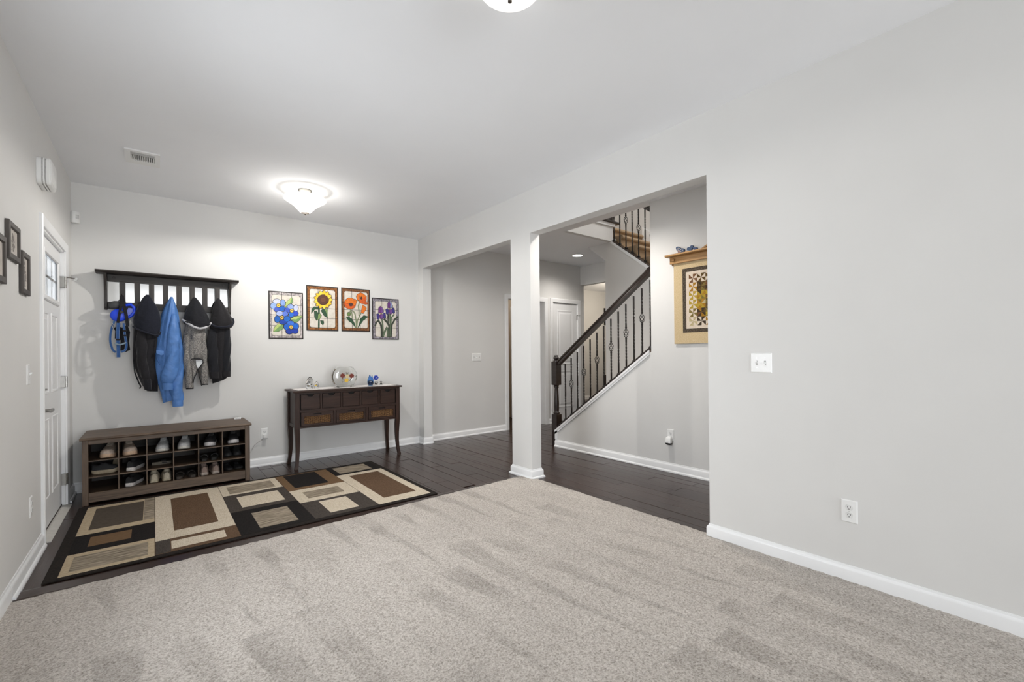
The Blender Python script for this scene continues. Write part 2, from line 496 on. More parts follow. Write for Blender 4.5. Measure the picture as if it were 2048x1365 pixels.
# ---- wall behind the camera with a window added for its fill light
mb = MB()
for x0, x1, z0, z1 in ((XL - 0.14, -0.4, -0.06, H), (-0.4, 2.65, -0.06, 0.08), (-0.4, 2.65, 2.32, H), (2.65, XRB, -0.06, H)):
    mb.box(x0, x1, YR - 0.14, YR, z0, z1)
struct('wall_rear', mb, 'wall_paint', label='grey wall behind the camera', cat='wall')
def window(name, axis, p, a0, a1, z0, z1, label):
    fr = MB(); gl = MB(); mu = MB()
    def bx(m, u0, u1, v0, v1, d0, d1):
        m.box(p + d0, p + d1, u0, u1, v0, v1) if axis == 'x' else m.box(u0, u1, p + d0, p + d1, v0, v1)
    t = 0.05
    bx(fr, a0, a0 + t, z0, z1, -0.11, -0.04); bx(fr, a1 - t, a1, z0, z1, -0.11, -0.04); bx(fr, a0 + t, a1 - t, z0, z0 + t, -0.11, -0.04); bx(fr, a0 + t, a1 - t, z1 - t, z1, -0.11, -0.04)
    am = (a0 + a1) / 2; zm = (z0 + z1) / 2
    bx(fr, am - 0.04, am + 0.04, z0 + t, z1 - t, -0.11, -0.04)
    root = struct(name, fr, 'trim_white', label=label, cat='window')
    for u0, u1 in ((a0 + t, am - 0.04), (am + 0.04, a1 - t)):
        r = MB(); bx(r, u0, u1, zm - 0.02, zm + 0.02, -0.10, -0.05); struct('sash_rail', r, 'trim_white', root)
    s = MB(); bx(s, a0 - 0.04, a1 + 0.04, z0 - 0.03, z0, -0.03, 0.05); struct('window_sill', s, 'trim_white', root)
window('window_1', 'x', XL, WY0, WY1, WZ0, WZ1, 'white double sash window in the front wall, out of view')
window('window_2_added', 'y', YR, -0.4, 2.65, 0.08, 2.32, 'tall white window added in the unseen rear wall for fill light')  # invented window that goes with the rear fill light

# ---- stair hall walls
mb = MB(); mb.box(XS, XSB, 0.2, 2.685, -0.06, 5.3)
struct('wall_stair', mb, 'wall_paint', label='grey stair wall carrying the quilt', cat='wall')
mb = MB(); mb.prism([(2.685, -0.06), (4.105, -0.06), (4.105, 0.178), (2.685, 1.198)], 'x', XS, XSB)
struct('wall_stair_knee', mb, 'wall_paint', label='grey sloping knee wall under the stair balustrade', cat='wall')
mb = MB(); mb.prism([(1.1, -0.06), (4.08, -0.06), (4.08, 2.495), (4.40, 2.741), (3.985, 2.741), (2.3, 1.455), (1.1, 1.455)], 'x', XU, XUB)
struct('wall_stair_inner', mb, 'wall_paint', label='grey wall below the upper stair flight', cat='wall')
mb = MB(); mb.box(XO, XO + 0.09, 0.9, 4.45, -0.06, 5.3); mb.box(XO, XO + 0.09, 4.45, YB, 2.40, 5.3); mb.box(XSB, XO, 0.9, 1.0, -0.06, 5.3)
struct('wall_stairwell', mb, 'wall_paint', label='grey outer stairwell wall with an opening to the next room', cat='wall')
mb = MB(); mb.box(XSB, XUB - 0.06, 3.955, 4.02, H - 0.0005, 2.985); mb.box(XSB, XO, 5.55, 5.65, H + .05, 5.3); mb.box(XSB - 0.09, XSB, 2.685, 5.65, H + 0.05, 5.3)
struct('wall_upper', mb, 'wall_paint', label='edge of the upper floor above the stairs', cat='wall')
mb = MB(); mb.box(XSB - 0.1, 6.2, 0.8, 5.7, 5.3, 5.36); struct('ceiling', mb, 'ceiling_paint', label='white ceiling above the stairwell', cat='ceiling')
mb = MB(); mb.box(XSB, 5.02, 4.02, 5.55, 2.99, 3.02); mb.box(5.02, XO, 4.16, 5.55, 2.99, 3.02)
struct('floor', mb, 'stair_carpet', label='tan carpeted upper floor landing', cat='floor')
mb = MB(); mb.box(XRB, XS, 0.1, 0.2, -0.06, H); struct('wall_hall_light_block', mb, 'wall_paint', label='unseen grey wall added to close off the hall', cat='wall')  # added to keep stray light out of the hall
# room beyond the hall opening, and the room behind the open door
mb = MB(); mb.box(6.07, 11.5, 7.7, 7.8, -0.06, 2.8); mb.box(11.5, 11.6, 3.0, 7.8, -0.06, 2.8); mb.box(6.07, 11.5, 3.0, 3.1, -0.06, 2.8)
mb.box(6.07, 6.13, YB + 0.12, 7.7, -0.06, 2.8)
struct('wall_beyond', mb, 'wall_paint', label='pale wall of the room beyond the hall', cat='wall')
mb = MB(); mb.box(6.07, 11.6, 3.0, 7.8, 2.8, 2.86); struct('ceiling', mb, 'ceiling_paint', label='white ceiling of the room beyond the hall', cat='ceiling')
mb = MB(); mb.box(6.15, 11.6, 3.0, 7.8, -0.06, 0.0); struct('floor', mb, 'floor_wood_x', label='brown wood floor of the room beyond the hall', cat='floor')
mb = MB(); mb.box(3.7, 3.8, YB + 0.12, 7.3, -0.06, 2.6); mb.box(3.7, 6.0, 7.2, 7.3, -0.06, 2.6); mb.box(5.95, 6.05, YB + 0.12, 7.3, -0.06, 2.6); mb.box(5.2, 5.26, YB + 0.12, 7.3, -0.06, 2.6)
struct('wall_side_room', mb, 'beige_paint', label='beige wall of the room behind the open door', cat='wall')
mb = MB(); mb.box(3.7, 6.05, YB + 0.12, 7.3, 2.6, 2.66); struct('ceiling', mb, 'ceiling_paint', label='white ceiling of the room behind the open door', cat='ceiling')
mb = MB(); mb.box(3.7, 6.05, YB, 7.3, -0.06, -0.001); struct('floor', mb, 'floor_wood_x', label='brown wood floor of the room behind the open door', cat='floor')

# ---- baseboards
PW = [(0, 0), (0.027, 0), (0.027, 0.012), (0.022, 0.019), (0.015, 0.021), (0.015, 0.066), (0.012, 0.074), (0.006, 0.080), (0.004, 0.090), (0, 0.090)]
PC = [(0, 0.004), (0.015, 0.004), (0.015, 0.066), (0.012, 0.074), (0.006, 0.080), (0.004, 0.090), (0, 0.090)]
def base(name, path, label, prof=PW):
    """path runs so that the room lies on its left"""
    m = MB(); m.sweep(path, prof, lambda a, b, h: (a, b, h)); return struct(name, m, 'trim_white', label=label, cat='baseboard', smooth=30)
base('baseboard_left', [(XL, YB), (XL, 5.125)], 'short white baseboard between the front door and the corner')
base('baseboard_left', [(XL, 4.055), (XL, 3.24)], 'white baseboard with shoe moulding left of the front door')
base('baseboard_left', [(XL, 3.235), (XL, YR)], 'white baseboard along the carpet by the front wall', PC)
base('baseboard_back', [(XRB, Y1), (XR, Y1), (XR, YB), (XL, YB)], 'white baseboard behind the console and shoe bench')
base('baseboard_back', [(AX0 - 0.065, YB), (XRB, YB), (XRB, Y1)], 'white baseboard below the hall switch')
base('baseboard_back', [(CX0 - 0.06, YB), (AX1 + 0.065, YB)], 'short white baseboard between the two hall doors')
base('baseboard_back', [(6.07, YB), (CX1 + 0.065, YB)], 'short white baseboard right of the closet door')
base('baseboard_right', [(XR, YR), (XR, Y4), (XRB, Y4), (XRB, 0.2)], 'long white baseboard along the carpet by the right wall', PC)
m = MB(); m.sweep([(XR, Y3), (XR, Y2), (XRB, Y2), (XRB, Y3)], PW, lambda a, b, h: (a, b, h), closed=True)
struct('baseboard_column', m, 'trim_white', label='white baseboard wrapped round the column', cat='baseboard', smooth=30)
base('baseboard_stair', [(XS, 0.2), (XS, 4.105)], 'white baseboard along the stair wall')
base('baseboard_beyond', [(11.5, 7.7), (6.13, 7.7)], 'white baseboard in the room beyond the hall')

# ---- door casings (mitred moulding)
CAS = [(0, 0), (0, 0.011), (0.008, 0.014), (0.030, 0.016), (0.050, 0.018), (0.058, 0.019), (0.065, 0.014), (0.065, 0)]
def casing(name, a0, a1, z1, mp, label):
    m = MB(); m.sweep([(a0, 0.0), (a0, z1), (a1, z1), (a1, 0.0)], CAS, mp); return struct(name, m, 'trim_white', label=label, cat='door casing', smooth=40)
casing('trim_1', DY0 - 0.004, DY1 + 0.004, DZ + 0.002, lambda a, b, h: (XL + h, a, b), 'white moulded casing around the front door')
casing('trim_2', AX0, AX1, AZ, lambda a, b, h: (a, YB - h, b), 'white moulded casing around the open hall doorway')
casing('trim_3', CX0, CX1, CZ, lambda a, b, h: (a, YB - h, b), 'white moulded casing around the closet door')

# ---- front door: steel door with a lite and four raised panels
def panel_piece(mp, a0, a1, z0, z1, parent, mat):
    """recessed moulding with a raised field; mp(a, z, d) with d towards the room"""
    m = MB()
    def ring(k, d): return [mp(a0 + k, z0 + k, d), mp(a1 - k, z0 + k, d), mp(a1 - k, z1 - k, d), mp(a0 + k, z1 - k, d)]
    m.loft([ring(-0.004, 0.0), ring(0.0, 0.005), ring(0.012, 0.004), ring(0.020, -0.006), ring(0.032, -0.006), ring(0.055, 0.002)], caps=False)
    m.f.append(tuple(len(m.v) - 4 + i for i in range(4)))
    return struct('panel', m, mat, parent)
sx = XL - 0.022                                              # room face of the slab
fd = MB()
gy0, gy1, gz0, gz1 = 4.335, 4.905, 1.62, 1.93
py = ((4.255, 4.505), (4.625, 4.875))
def slab(m, y0, y1, z0, z1, holes):
    """slab with rectangular openings"""
    ys = sorted({y0, y1} | {h[0] for h in holes} | {h[1] for h in holes}); zs = sorted({z0, z1} | {h[2] for h in holes} | {h[3] for h in holes})
    for i in range(len(ys) - 1):
        for j in range(len(zs) - 1):
            cy, cz = (ys[i] + ys[i + 1]) / 2, (zs[j] + zs[j + 1]) / 2
            if not any(h[0] < cy < h[1] and h[2] < cz < h[3] for h in holes):
                m.box(sx - 0.016, sx, ys[i], ys[i + 1], zs[j], zs[j + 1])
slab(fd, 4.142, 5.038, 0.016, 2.034, [(gy0, gy1, gz0, gz1)])
door1 = struct('door_1', fd, 'door_white', label='white front door with a small divided window and four raised panels', cat='door', origin=(sx, 4.59, 0))
mpd = lambda a, b, d: (sx + d, a, b)
for a0, a1 in py:
    panel_piece(mpd, a0, a1, 0.945, 1.515, door1, 'door_white'); panel_piece(mpd, a0, a1, 0.215, 0.765, door1, 'door_white')
m = MB(); m.sweep([(gy0, gz0), (gy0, gz1), (gy1, gz1), (gy1, gz0)], [(-0.012, 0), (-0.012, 0.004), (-0.004, 0.012), (0.018, 0.012), (0.026, 0.005), (0.026, 0)], lambda a, b, h: (sx + h, a, b), closed=True)
struct('window_frame', m, 'door_white', door1, smooth=40)
m = MB(); m.box(sx - 0.007, sx - 0.004, gy0, gy1, gz0, gz1); glass('pane_glass', (0.97, 0.985, 1.0)); struct('window_pane', m, 'pane_glass', door1)
for k in (1, 2):
    yy = gy0 + (gy1 - gy0) * k / 3; m = MB(); m.box(sx - 0.012, sx - 0.0075, yy - 0.008, yy + 0.008, gz0, gz1); struct('muntin', m, 'door_white', door1)
m = MB(); m.box(sx - 0.0125, sx - 0.0078, gy0, gy1, (gz0 + gz1) / 2 - 0.009, (gz0 + gz1) / 2 + 0.009); struct('muntin', m, 'door_white', door1)
for z in (1.80, 1.0, 0.22):
    m = MB(); m.box(sx - 0.002, XL + 0.006, 5.020, 5.050, z - 0.045, z + 0.045)
    hg = struct('hinge', m, 'nickel', door1, bevel=0.002)
    for q in (-0.03, 0, 0.03):
        k = MB(); k.lathe([(0.008, -0.014), (0.008, 0.014)], (XL + 0.008, 5.047, z + q), 10); struct('knuckle', k, 'nickel', hg, smooth=40)
m = MB(); m.tube([(XL + 0.01, 5.052, 1.843), (XL + 0.03, 5.07, 1.846), (XL + 0.06, 5.078, 1.838)], 0.006, 8); m.lathe([(0.013, -0.006), (0.013, 0.006)], (XL + 0.064, 5.08, 1.836), 12, 'y')
struct('hinge_stop', m, 'nickel', door1, smooth=40)
def rosette(z, r=0.03):
    m = MB(); m.lathe([(r, 0), (r, 0.006), (r * 0.8, 0.012), (r * 0.45, 0.014)], (sx, 4.205, z), 20, 'x'); return m
d = struct('deadbolt', rosette(0.985), 'nickel', door1, smooth=40)
m = MB(); m.box(sx + 0.012, sx + 0.034, 4.200, 4.222, 0.980, 0.991); struct('thumb_turn', m, 'nickel', d, bevel=0.003)
d = struct('lever_rosette', rosette(0.845, 0.033), 'nickel', door1, smooth=40)
m = MB(); m.tube([(sx + 0.01, 4.205, 0.845), (sx + 0.05, 4.205, 0.845)], 0.011, 12)
m.tube([(sx + 0.05, 4.195, 0.845), (sx + 0.052, 4.225, 0.846), (sx + 0.050, 4.27, 0.848), (sx + 0.046, 4.32, 0.846)], [0.013, 0.012, 0.010, 0.007], 10)
struct('lever', m, 'nickel', d, smooth=40)
m = MB(); m.box(XL - 0.14, XL + 0.0, DY0, 4.139, 0.0, DZ); m.box(XL - 0.14, XL + 0.0, 5.041, DY1, 0.0, DZ); m.box(XL - 0.14, XL + 0.0, DY0, DY1, 2.037, DZ)
m.box(sx - 0.05, sx - 0.018, DY0, 4.155, 0.0, DZ); m.box(sx - 0.05, sx - 0.018, 5.025, DY1, 0.0, DZ)
struct('trim_4', m, 'trim_white', label='white jamb of the front door', cat='door jamb')
m = MB(); m.prism([(XL - 0.14, -0.011), (XL + 0.035, -0.011), (XL + 0.035, 0.004), (XL - 0.01, 0.014), (XL - 0.14, 0.014)], 'y', DY0, DY1)
struct('trim_5', m, 'sill_metal', label='pale metal threshold under the front door', cat='threshold')
m = MB(); m.box(sx - 0.03, sx + 0.002, 4.142, 5.038, 0.0141, 0.024); struct('door_sweep', m, 'weatherstrip', door1)

# ---- closet door (two panels) and the open door beside it
def interior_door(name, label, w, ht):
    """local frame: x across, y away from the viewer, z up"""
    m = MB(); m.box(0, w, 0.0, 0.035, 0.0, ht)
    d = struct(name, m, 'door_white', label=label, cat='door', origin=(0, 0, 0))
    mp = lambda a, b, h: (a, -h, b)
    s = 0.115
    for z0, z1 in ((0.24, 0.86), (0.98, ht - 0.125)):
        q = MB()
        def ring(k, dd): return [mp(s + k, z0 + k, dd), mp(w - s - k, z0 + k, dd), mp(w - s - k, z1 - k, dd), mp(s + k, z1 - k, dd)]
        q.loft([ring(-0.004, 0.0), ring(0.0, 0.006), ring(0.014, 0.004), ring(0.024, 0.0012), ring(0.036, 0.0012), ring(0.06, 0.006)], caps=False)
        q.f.append(tuple(len(q.v) - 4 + i for i in range(4)))
        struct('panel', q, 'door_white', d, local=True)
    return d
d2 = interior_door('door_2', 'closed white two-panel closet door in the hall', 0.602, 2.035)
d2.location = (CX0 + 0.004, YB + 0.012, 0.018)
for z in (1.80, 1.05, 0.25):
    m = MB(); m.box(0.590, 0.604, -0.012, 0.004, z - 0.045, z + 0.045); struct('hinge', m, 'nickel', d2, local=True, bevel=0.002)
m = MB(); m.tube([(0.600, -0.012, 1.845), (0.612, -0.035, 1.847), (0.632, -0.05, 1.842)], 0.006, 8); struct('hinge_stop', m, 'nickel', d2, local=True, smooth=40)
m = MB(); m.lathe([(0.028, 0.0), (0.028, -0.006), (0.012, -0.012), (0.011, -0.03), (0.026, -0.045), (0.027, -0.058), (0.015, -0.068)], (0.06, 0, 0.92), 20, 'y'); struct('knob', m, 'nickel', d2, local=True, smooth=40)
d3 = interior_door('door_3', 'white hall door standing open into the next room', 0.765, 2.03)
d3.rotation_euler = (0, 0, R(88)); d3.location = (AX1 - 0.012, YB + 0.125, 0.015)
for z in (1.80, 1.05, 0.25):
    m = MB(); m.box(-0.012, 0.006, -0.014, 0.03, z - 0.045, z + 0.045); struct('hinge', m, 'nickel', d3, local=True, bevel=0.002)
for nm, x0, x1, zt, lab in (('trim_6', AX0, AX1, AZ, 'white jamb of the open hall doorway'), ('trim_7', CX0, CX1, CZ, 'white jamb of the closet door')):
    m = MB(); m.box(x0 - 0.001, x0 + 0.003, YB - 0.001, YB + 0.12, 0, zt); m.box(x1 - 0.003, x1 + 0.001, YB - 0.001, YB + 0.12, 0, zt); m.box(x0, x1, YB - 0.001, YB + 0.12, zt - 0.003, zt + 0.001)
    struct(nm, m, 'trim_white', label=lab, cat='door jamb')

# ---- stairs
RISE, RUN, YS0 = 0.189, 0.2612, 4.15
stairs = thing('staircase', 'tan carpeted staircase turning back on itself at a landing', 'staircase', (4.55, 4.1, 0))
def step(x0, x1, ya, yb_, z0, z1, nose):
    """one carpeted step: tread with a rolled nosing and its riser; nose = -1 or 1 is the side facing the climber"""
    m = MB(); r = 0.028
    yf = ya if nose < 0 else yb_
    yk = yb_ if nose < 0 else ya
    prof = [(yk, z0), (yk, z1)]
    for k in range(7):
        a = PI / 2 * (1 - k / 3.0)
        prof.append((yf + nose * (0.018 + r * math.cos(a)) - nose * 0.012, z1 - r + r * math.sin(a)))
    prof += [(yf, z1 - 2 * r), (yf, z0)]
    m.prism(prof, 'x', x0, x1)
    return obj('step', m, 'stair_carpet', stairs, smooth=40)
for i in range(8):
    z1 = RISE * (i + 1); yf = YS0 - RUN * i
    if i < 7: step(XSB + 0.012, XU - 0.012, yf - RUN, yf, z1 - RISE if i else 0.0, z1, 1)
zl = RISE * 8
m = MB(); m.box(XSB + 0.002, XO - 0.002, 1.002, YS0 - RUN * 7, zl - 0.12, zl); obj('landing', m, 'stair_carpet', stairs, bevel=0.02)
yl = YS0 - RUN * 7
for i in range(8):
    z1 = zl + RISE * (i + 1)
    step(XUB + 0.035, XO - 0.022, yl + RUN * i, yl + RUN * (i + 1), z1 - RISE, z1, -1)
# white skirt boards against the outer wall and the lower flight
sl = RISE / RUN
def skirt(x0, x1, ya, yb_, f, hh, mat='trim_white'):
    m = MB(); m.prism([(ya, f(ya) - 0.10), (yb_, f(yb_) - 0.10), (yb_, f(yb_) + hh), (ya, f(ya) + hh)], 'x', x0, x1); return m
up = lambda y: zl + RISE + (y - yl) * sl
obj('skirt_board', skirt(XO - 0.02, XO - 0.001, yl, 4.15, up, 0.13), 'trim_white', stairs)
m = skirt(XU - 0.008, XU - 0.001, yl + 0.02, 4.06, lambda y: RISE + (YS0 - y) * sl, 0.09); obj('skirt_board', m, 'trim_white', stairs)
# stringer of the upper flight: white board and moulding on the face towards the hall
g = lambda y: 2.765 + (y - 3.989) * 0.748
m = MB(); m.prism([(2.35, g(2.35) - 0.06), (3.99, g(3.99) - 0.035), (3.99, g(3.99) + 0.002), (2.35, g(2.35) + 0.002)], 'x', XU - 0.012, XU - 0.001)
obj('stringer_trim', m, 'trim_white', stairs)
m = MB(); m.prism([(2.32, g(2.32) - 0.2), (4.14, 2.60), (4.14, g(4.14) + 0.002), (2.32, g(2.32) + 0.002)], 'x', XU + 0.001, XUB + 0.03)
obj('stringer', m, 'trim_white', stairs)
# edge of the upper floor: white moulding, dark nosing and base rail
m = MB(); m.box(XSB, 5.035, 3.938, 3.9545, 2.945, 2.987); obj('landing_trim', m, 'trim_white', stairs)
m = MB(); m.prism([(3.915, 2.995), (3.925, 2.988), (4.06, 2.988), (4.06, 3.02), (3.925, 3.02), (3.915, 3.012)], 'x', XSB, 5.11); obj('landing_nosing', m, 'rail_wood', stairs)
m = MB(); m.box(XSB, 5.03, 3.975, 4.045, 3.021, 3.10); obj('landing_rail_base', m, 'rail_wood', stairs)

# ---- iron baluster: square bar with twisted runs, some with a basket
def baluster_mesh(L, basket_z, half=None):
    """bar 14 mm square, base at the origin; left open where a basket sits"""
    m = MB(); h = 0.0066
    def bar(z0, z1, tw):
        n = max(2, int((z1 - z0) / 0.012) if tw else 2); rings = []
        for i in range(n):
            z = z0 + (z1 - z0) * i / (n - 1); a = tw * (z - z0) + PI / 4
            rings.append([(h * 1.414 * math.cos(a + k * PI / 2), h * 1.414 * math.sin(a + k * PI / 2), z) for k in range(4)])
        m.loft(rings)
    if basket_z is None:
        bar(0, 0.14, 0); bar(0.14, 0.30, 45); bar(0.30, 0.42, 0); bar(0.42, 0.58, 45); bar(0.58, L, 0)
    else:
        b0, b1 = basket_z - 0.05, basket_z + 0.05
        if half == 'low': bar(0, 0.10, 0); bar(0.10, b0 - 0.055, 45); bar(b0 - 0.055, b0, 0); zc = b0 - 0.012
        else: bar(b1, b1 + 0.055, 0); bar(b1 + 0.055, L - 0.08, 45); bar(L - 0.08, L, 0); zc = b1 + 0.012
        m.lathe([(0.006, -0.012), (0.012, -0.004), (0.012, 0.004), (0.006, 0.012)], (0, 0, zc), 10)
    return m
def basket_mb(zc):
    m = MB()
    for w in range(4):
        pts = []
        for i in range(11):
            t = i / 10; a = w * PI / 2 + t * PI * 1.05; r = 0.005 + 0.021 * math.sin(PI * t) ** 0.8
            pts.append((r * math.cos(a), r * math.sin(a), zc - 0.05 + 0.1 * t))
        m.tube(pts, 0.0036, 6)
    return m
BL = 0.715
shoe_mb = MB(); shoe_mb.loft([[(s * x, s * y, z) for x, y in ((-1, -1), (1, -1), (1, 1), (-1, 1))] for s, z in ((0.015, -0.004), (0.015, 0.016), (0.009, 0.026))])
me_plain, me_bask, me_upper, me_cage, me_shoe = (mesh_of('baluster', baluster_mesh(BL, None)), mesh_of('baluster', baluster_mesh(BL, 0.395, 'low')), mesh_of('upper_bar', baluster_mesh(BL, 0.395, 'high')), mesh_of('basket', basket_mb(0.395)), mesh_of('base_shoe', shoe_mb))
for me_ in (me_plain, me_bask, me_upper, me_cage, me_shoe): me_.materials.append(MATS['iron'])
me_cage.shade_smooth()
def baluster(parent, loc, basket):
    o = share(me_bask if basket else me_plain, 'baluster', parent, Vector(loc) - root_of(parent))
    share(me_shoe, 'base_shoe', o)
    if basket: share(me_cage, 'basket', o); share(me_upper, 'upper_bar', o)

RAIL = [(-0.030, -0.028), (-0.030, -0.008), (-0.022, 0.004), (-0.030, 0.014), (-0.026, 0.030), (-0.012, 0.038), (0.012, 0.038), (0.026, 0.030), (0.030, 0.014), (0.022, 0.004), (0.030, -0.008), (0.030, -0.028)]
def rail(path, x, prof=RAIL):
    """handrail profile (across, up) following points (y, z) at one x"""
    m = MB(); rings = []
    for i, (y, z) in enumerate(path):
        a = path[max(i - 1, 0)]; b = path[min(i + 1, len(path) - 1)]
        t = Vector((b[0] - a[0], b[1] - a[1])).normalized(); n = Vector((-t.y, t.x))
        if n.y < 0: n = -n
        rings.append([(x + p, y + n.x * q, z + n.y * q) for p, q in prof])
    m.loft(rings); return m
XBL = 4.045
low = lambda y: 0.340 + 0.718 * (3.966 - y)                  # foot of the balusters
rl = thing('stair_railing', 'dark railing with iron basket balusters climbing the lower stair flight', 'railing', (XBL, 4.11, 0))
m = MB(); m.prism([(2.69, low(2.69) - 0.030), (4.16, low(4.16) - 0.030), (4.16, low(4.16) + 0.001), (2.69, low(2.69) + 0.001)], 'x', XS - 0.004, XSB + 0.004)
obj('base_rail', m, 'rail_wood', rl, bevel=0.004)
obj('handrail', rail([(4.085, 1.050 + 0.012), (2.80, 1.050 + 0.718 * 1.285 + 0.012), (2.755, 2.015), (2.72, 2.050), (2.70, 2.058), (2.688, 2.058)], XBL), 'rail_wood', rl, smooth=35)
for i in range(13):
    y = 3.966 - 0.1037 * i; baluster(rl, (XBL, y, low(y)), i % 2 == 1)
# newel: square foot, turned shaft, square head, ball cap
nw = MB(); s2 = 0.047
yc = 4.128
nw.box(XBL - s2, XBL + s2, yc - s2, yc + s2, 0.0, 0.405)
nwo = obj('newel_post', nw, 'rail_wood', rl, bevel=0.004)
t = MB(); t.lathe([(0.040, 0.405), (0.042, 0.415), (0.042, 0.428), (0.032, 0.436), (0.030, 0.445), (0.033, 0.47), (0.032, 0.56), (0.027, 0.66), (0.023, 0.735), (0.024, 0.745), (0.034, 0.752), (0.034, 0.762), (0.028, 0.768), (0.038, 0.782)], (XBL, yc, 0), 24)
obj('newel_shaft', t, 'rail_wood', nwo, smooth=40)
t = MB(); t.box(XBL - s2, XBL + s2, yc - s2, yc + s2, 0.782, 1.085); obj('newel_head', t, 'rail_wood', nwo, bevel=0.006)
t = MB(); t.lathe([(0.040, 1.085), (0.040, 1.093), (0.026, 1.100), (0.022, 1.108), (0.034, 1.118), (0.038, 1.130), (0.034, 1.140), (0.026, 1.148), (0.028, 1.154), (0.024, 1.164), (0.010, 1.169)], (XBL, yc, 0), 24); obj('newel_cap', t, 'rail_wood', nwo, smooth=40)
# white moulding below the base rail on the hall side
q = lambda y: low(y) - 0.031
m = MB(); m.prism([(2.70, q(2.70) - 0.052), (4.105, q(4.105) - 0.052), (4.105, q(4.105)), (2.70, q(2.70))], 'x', XS - 0.013, XS - 0.001)
m.prism([(2.70, q(2.70) - 0.026), (4.105, q(4.105) - 0.026), (4.105, q(4.105)), (2.70, q(2.70))], 'x', XS - 0.019, XS - 0.012)
m.box(XS - 0.013, XS - 0.001, 4.06, 4.105, 0.095, 0.2)
struct('trim_8', m, 'trim_white', label='white sloping moulding on the stair knee wall', cat='moulding')

ru = thing('stair_railing', 'dark iron baluster railing along the upper stair flight', 'railing', (5.02, 3.9, 2.7))
upf = lambda y: 2.752 - 0.748 * (3.951 - y)
m = MB(); m.prism([(2.35, upf(2.35) - 0.030), (3.985, upf(3.985) - 0.030), (3.985, upf(3.985) + 0.001), (2.35, upf(2.35) + 0.001)], 'x', XU - 0.006, XUB + 0.03)
obj('base_rail', m, 'rail_wood', ru, bevel=0.004)
for i in range(15):
    y = 3.951 - 0.1010 * i; baluster(ru, (5.02, y, upf(y)), i % 2 == 0 and i > 0)
obj('handrail', rail([(4.0, upf(4.0) + 0.73), (2.45, upf(2.45) + 0.73)], 5.02), 'rail_wood', ru, smooth=35)
# wall rail bracketed to the outer wall
m = MB(); m.tube([(XO - 0.06, 4.0, up(4.0) + 0.84), (XO - 0.06, 2.4, up(2.4) + 0.84)], 0.02, 12)
o = obj('wall_handrail', m, 'rail_wood', smooth=40); tag(o, 'dark round handrail on the outer stairwell wall', 'handrail')
for y in (3.7, 2.7):
    b = MB(); b.tube([(XO - 0.001, y, up(y) + 0.78), (XO - 0.06, y, up(y) + 0.80), (XO - 0.06, y, up(y) + 0.84)], 0.006, 8); obj('bracket', b, 'iron', o, smooth=40)

# ================================================================== LIGHT FITTINGS
paint('shade_glass', (0.9, 0.88, 0.84), 0.35, var=0.04, scale=6, emit=((1.0, 0.965, 0.91), 0.62))
paint('bowl_glass', (0.9, 0.88, 0.84), 0.35, var=0.04, scale=6, emit=((1.0, 0.965, 0.91), 0.9))
paint('bulb_glass', (1, 1, 1), 0.3, var=0.02, emit=((1.0, 0.95, 0.86), 4))
paint('bronze', (0.05, 0.038, 0.028), 0.5, var=0.1, scale=40)
paint('lens_glow', (1, 1, 1), 0.4, var=0.02, emit=((1.0, 0.94, 0.85), 9))

def point_light(name, loc, power, color, radius, parent=None):
    d = bpy.data.lights.new(name, 'POINT'); d.energy = power; d.color = color; d.shadow_soft_size = radius
    o = bpy.data.objects.new(name, d); COL.objects.link(o)
    if parent: o.parent = parent; o.location = Vector(loc) - root_of(parent)
    else: o.location = loc
    return o

fx, fy = 1.11, 4.455
f = thing('ceiling_light', 'white bell-shaped glass ceiling light with nickel finial over the rug', 'ceiling light', (fx, fy, 2.50))
m = MB(); m.lathe([(0.0, H - 0.03), (0.03, H - 0.028), (0.058, H - 0.012), (0.062, H)], (fx, fy, 0), 28, cap=False); obj('canopy', m, 'nickel', f, smooth=50)
m = MB(); m.lathe([(0.010, 2.70), (0.010, H - 0.02)], (fx, fy, 0), 12); obj('stem', m, 'nickel', f, smooth=50)
pr = [(0.034, 2.527), (0.045, 2.533), (0.060, 2.548), (0.078, 2.568), (0.100, 2.590), (0.128, 2.612), (0.160, 2.632), (0.183, 2.648), (0.187, 2.656), (0.183, 2.662)]
m = MB(); m.lathe(pr + [(r - 0.006, z + 0.004) for r, z in pr[::-1]], (fx, fy, 0), 48, cap=False); obj('shade', m, 'shade_glass', f, smooth=60)
m = MB(); m.lathe([(0.002, 2.505), (0.006, 2.507), (0.007, 2.512), (0.004, 2.516), (0.012, 2.520), (0.036, 2.527), (0.036, 2.531), (0.010, 2.534)], (fx, fy, 0), 20); obj('finial', m, 'bronze', f, smooth=50)
for s in (-1, 1):
    b = MB(); b.lathe([(0.004, -0.03), (0.02, -0.02), (0.026, 0.0), (0.02, 0.022), (0.006, 0.03)], (fx + s * 0.06, fy, 2.655), 14); obj('bulb', b, 'bulb_glass', f, smooth=60)
point_light('entry_lamp', (fx, fy, 2.640), 0.32, (1.0, 0.97, 0.92), 0.08, f)
point_light('entry_lamp_glow', (fx, fy, 2.38), 6.0, (1.0, 0.97, 0.92), 0.06, f)

def down_glow(name, x, y, z, power, parent):
    """the light that leaves the glass downwards"""
    d = bpy.data.lights.new(name, 'SPOT'); d.energy = power; d.spot_size = R(179); d.spot_blend = 0.22; d.color = (1.0, 0.965, 0.91); d.shadow_soft_size = 0.03
    o = bpy.data.objects.new(name, d); COL.objects.link(o); o.parent = parent; o.location = Vector((x, y, z)) - root_of(parent)
down_glow('entry_lamp_down', fx, fy, 2.470, 50, f)

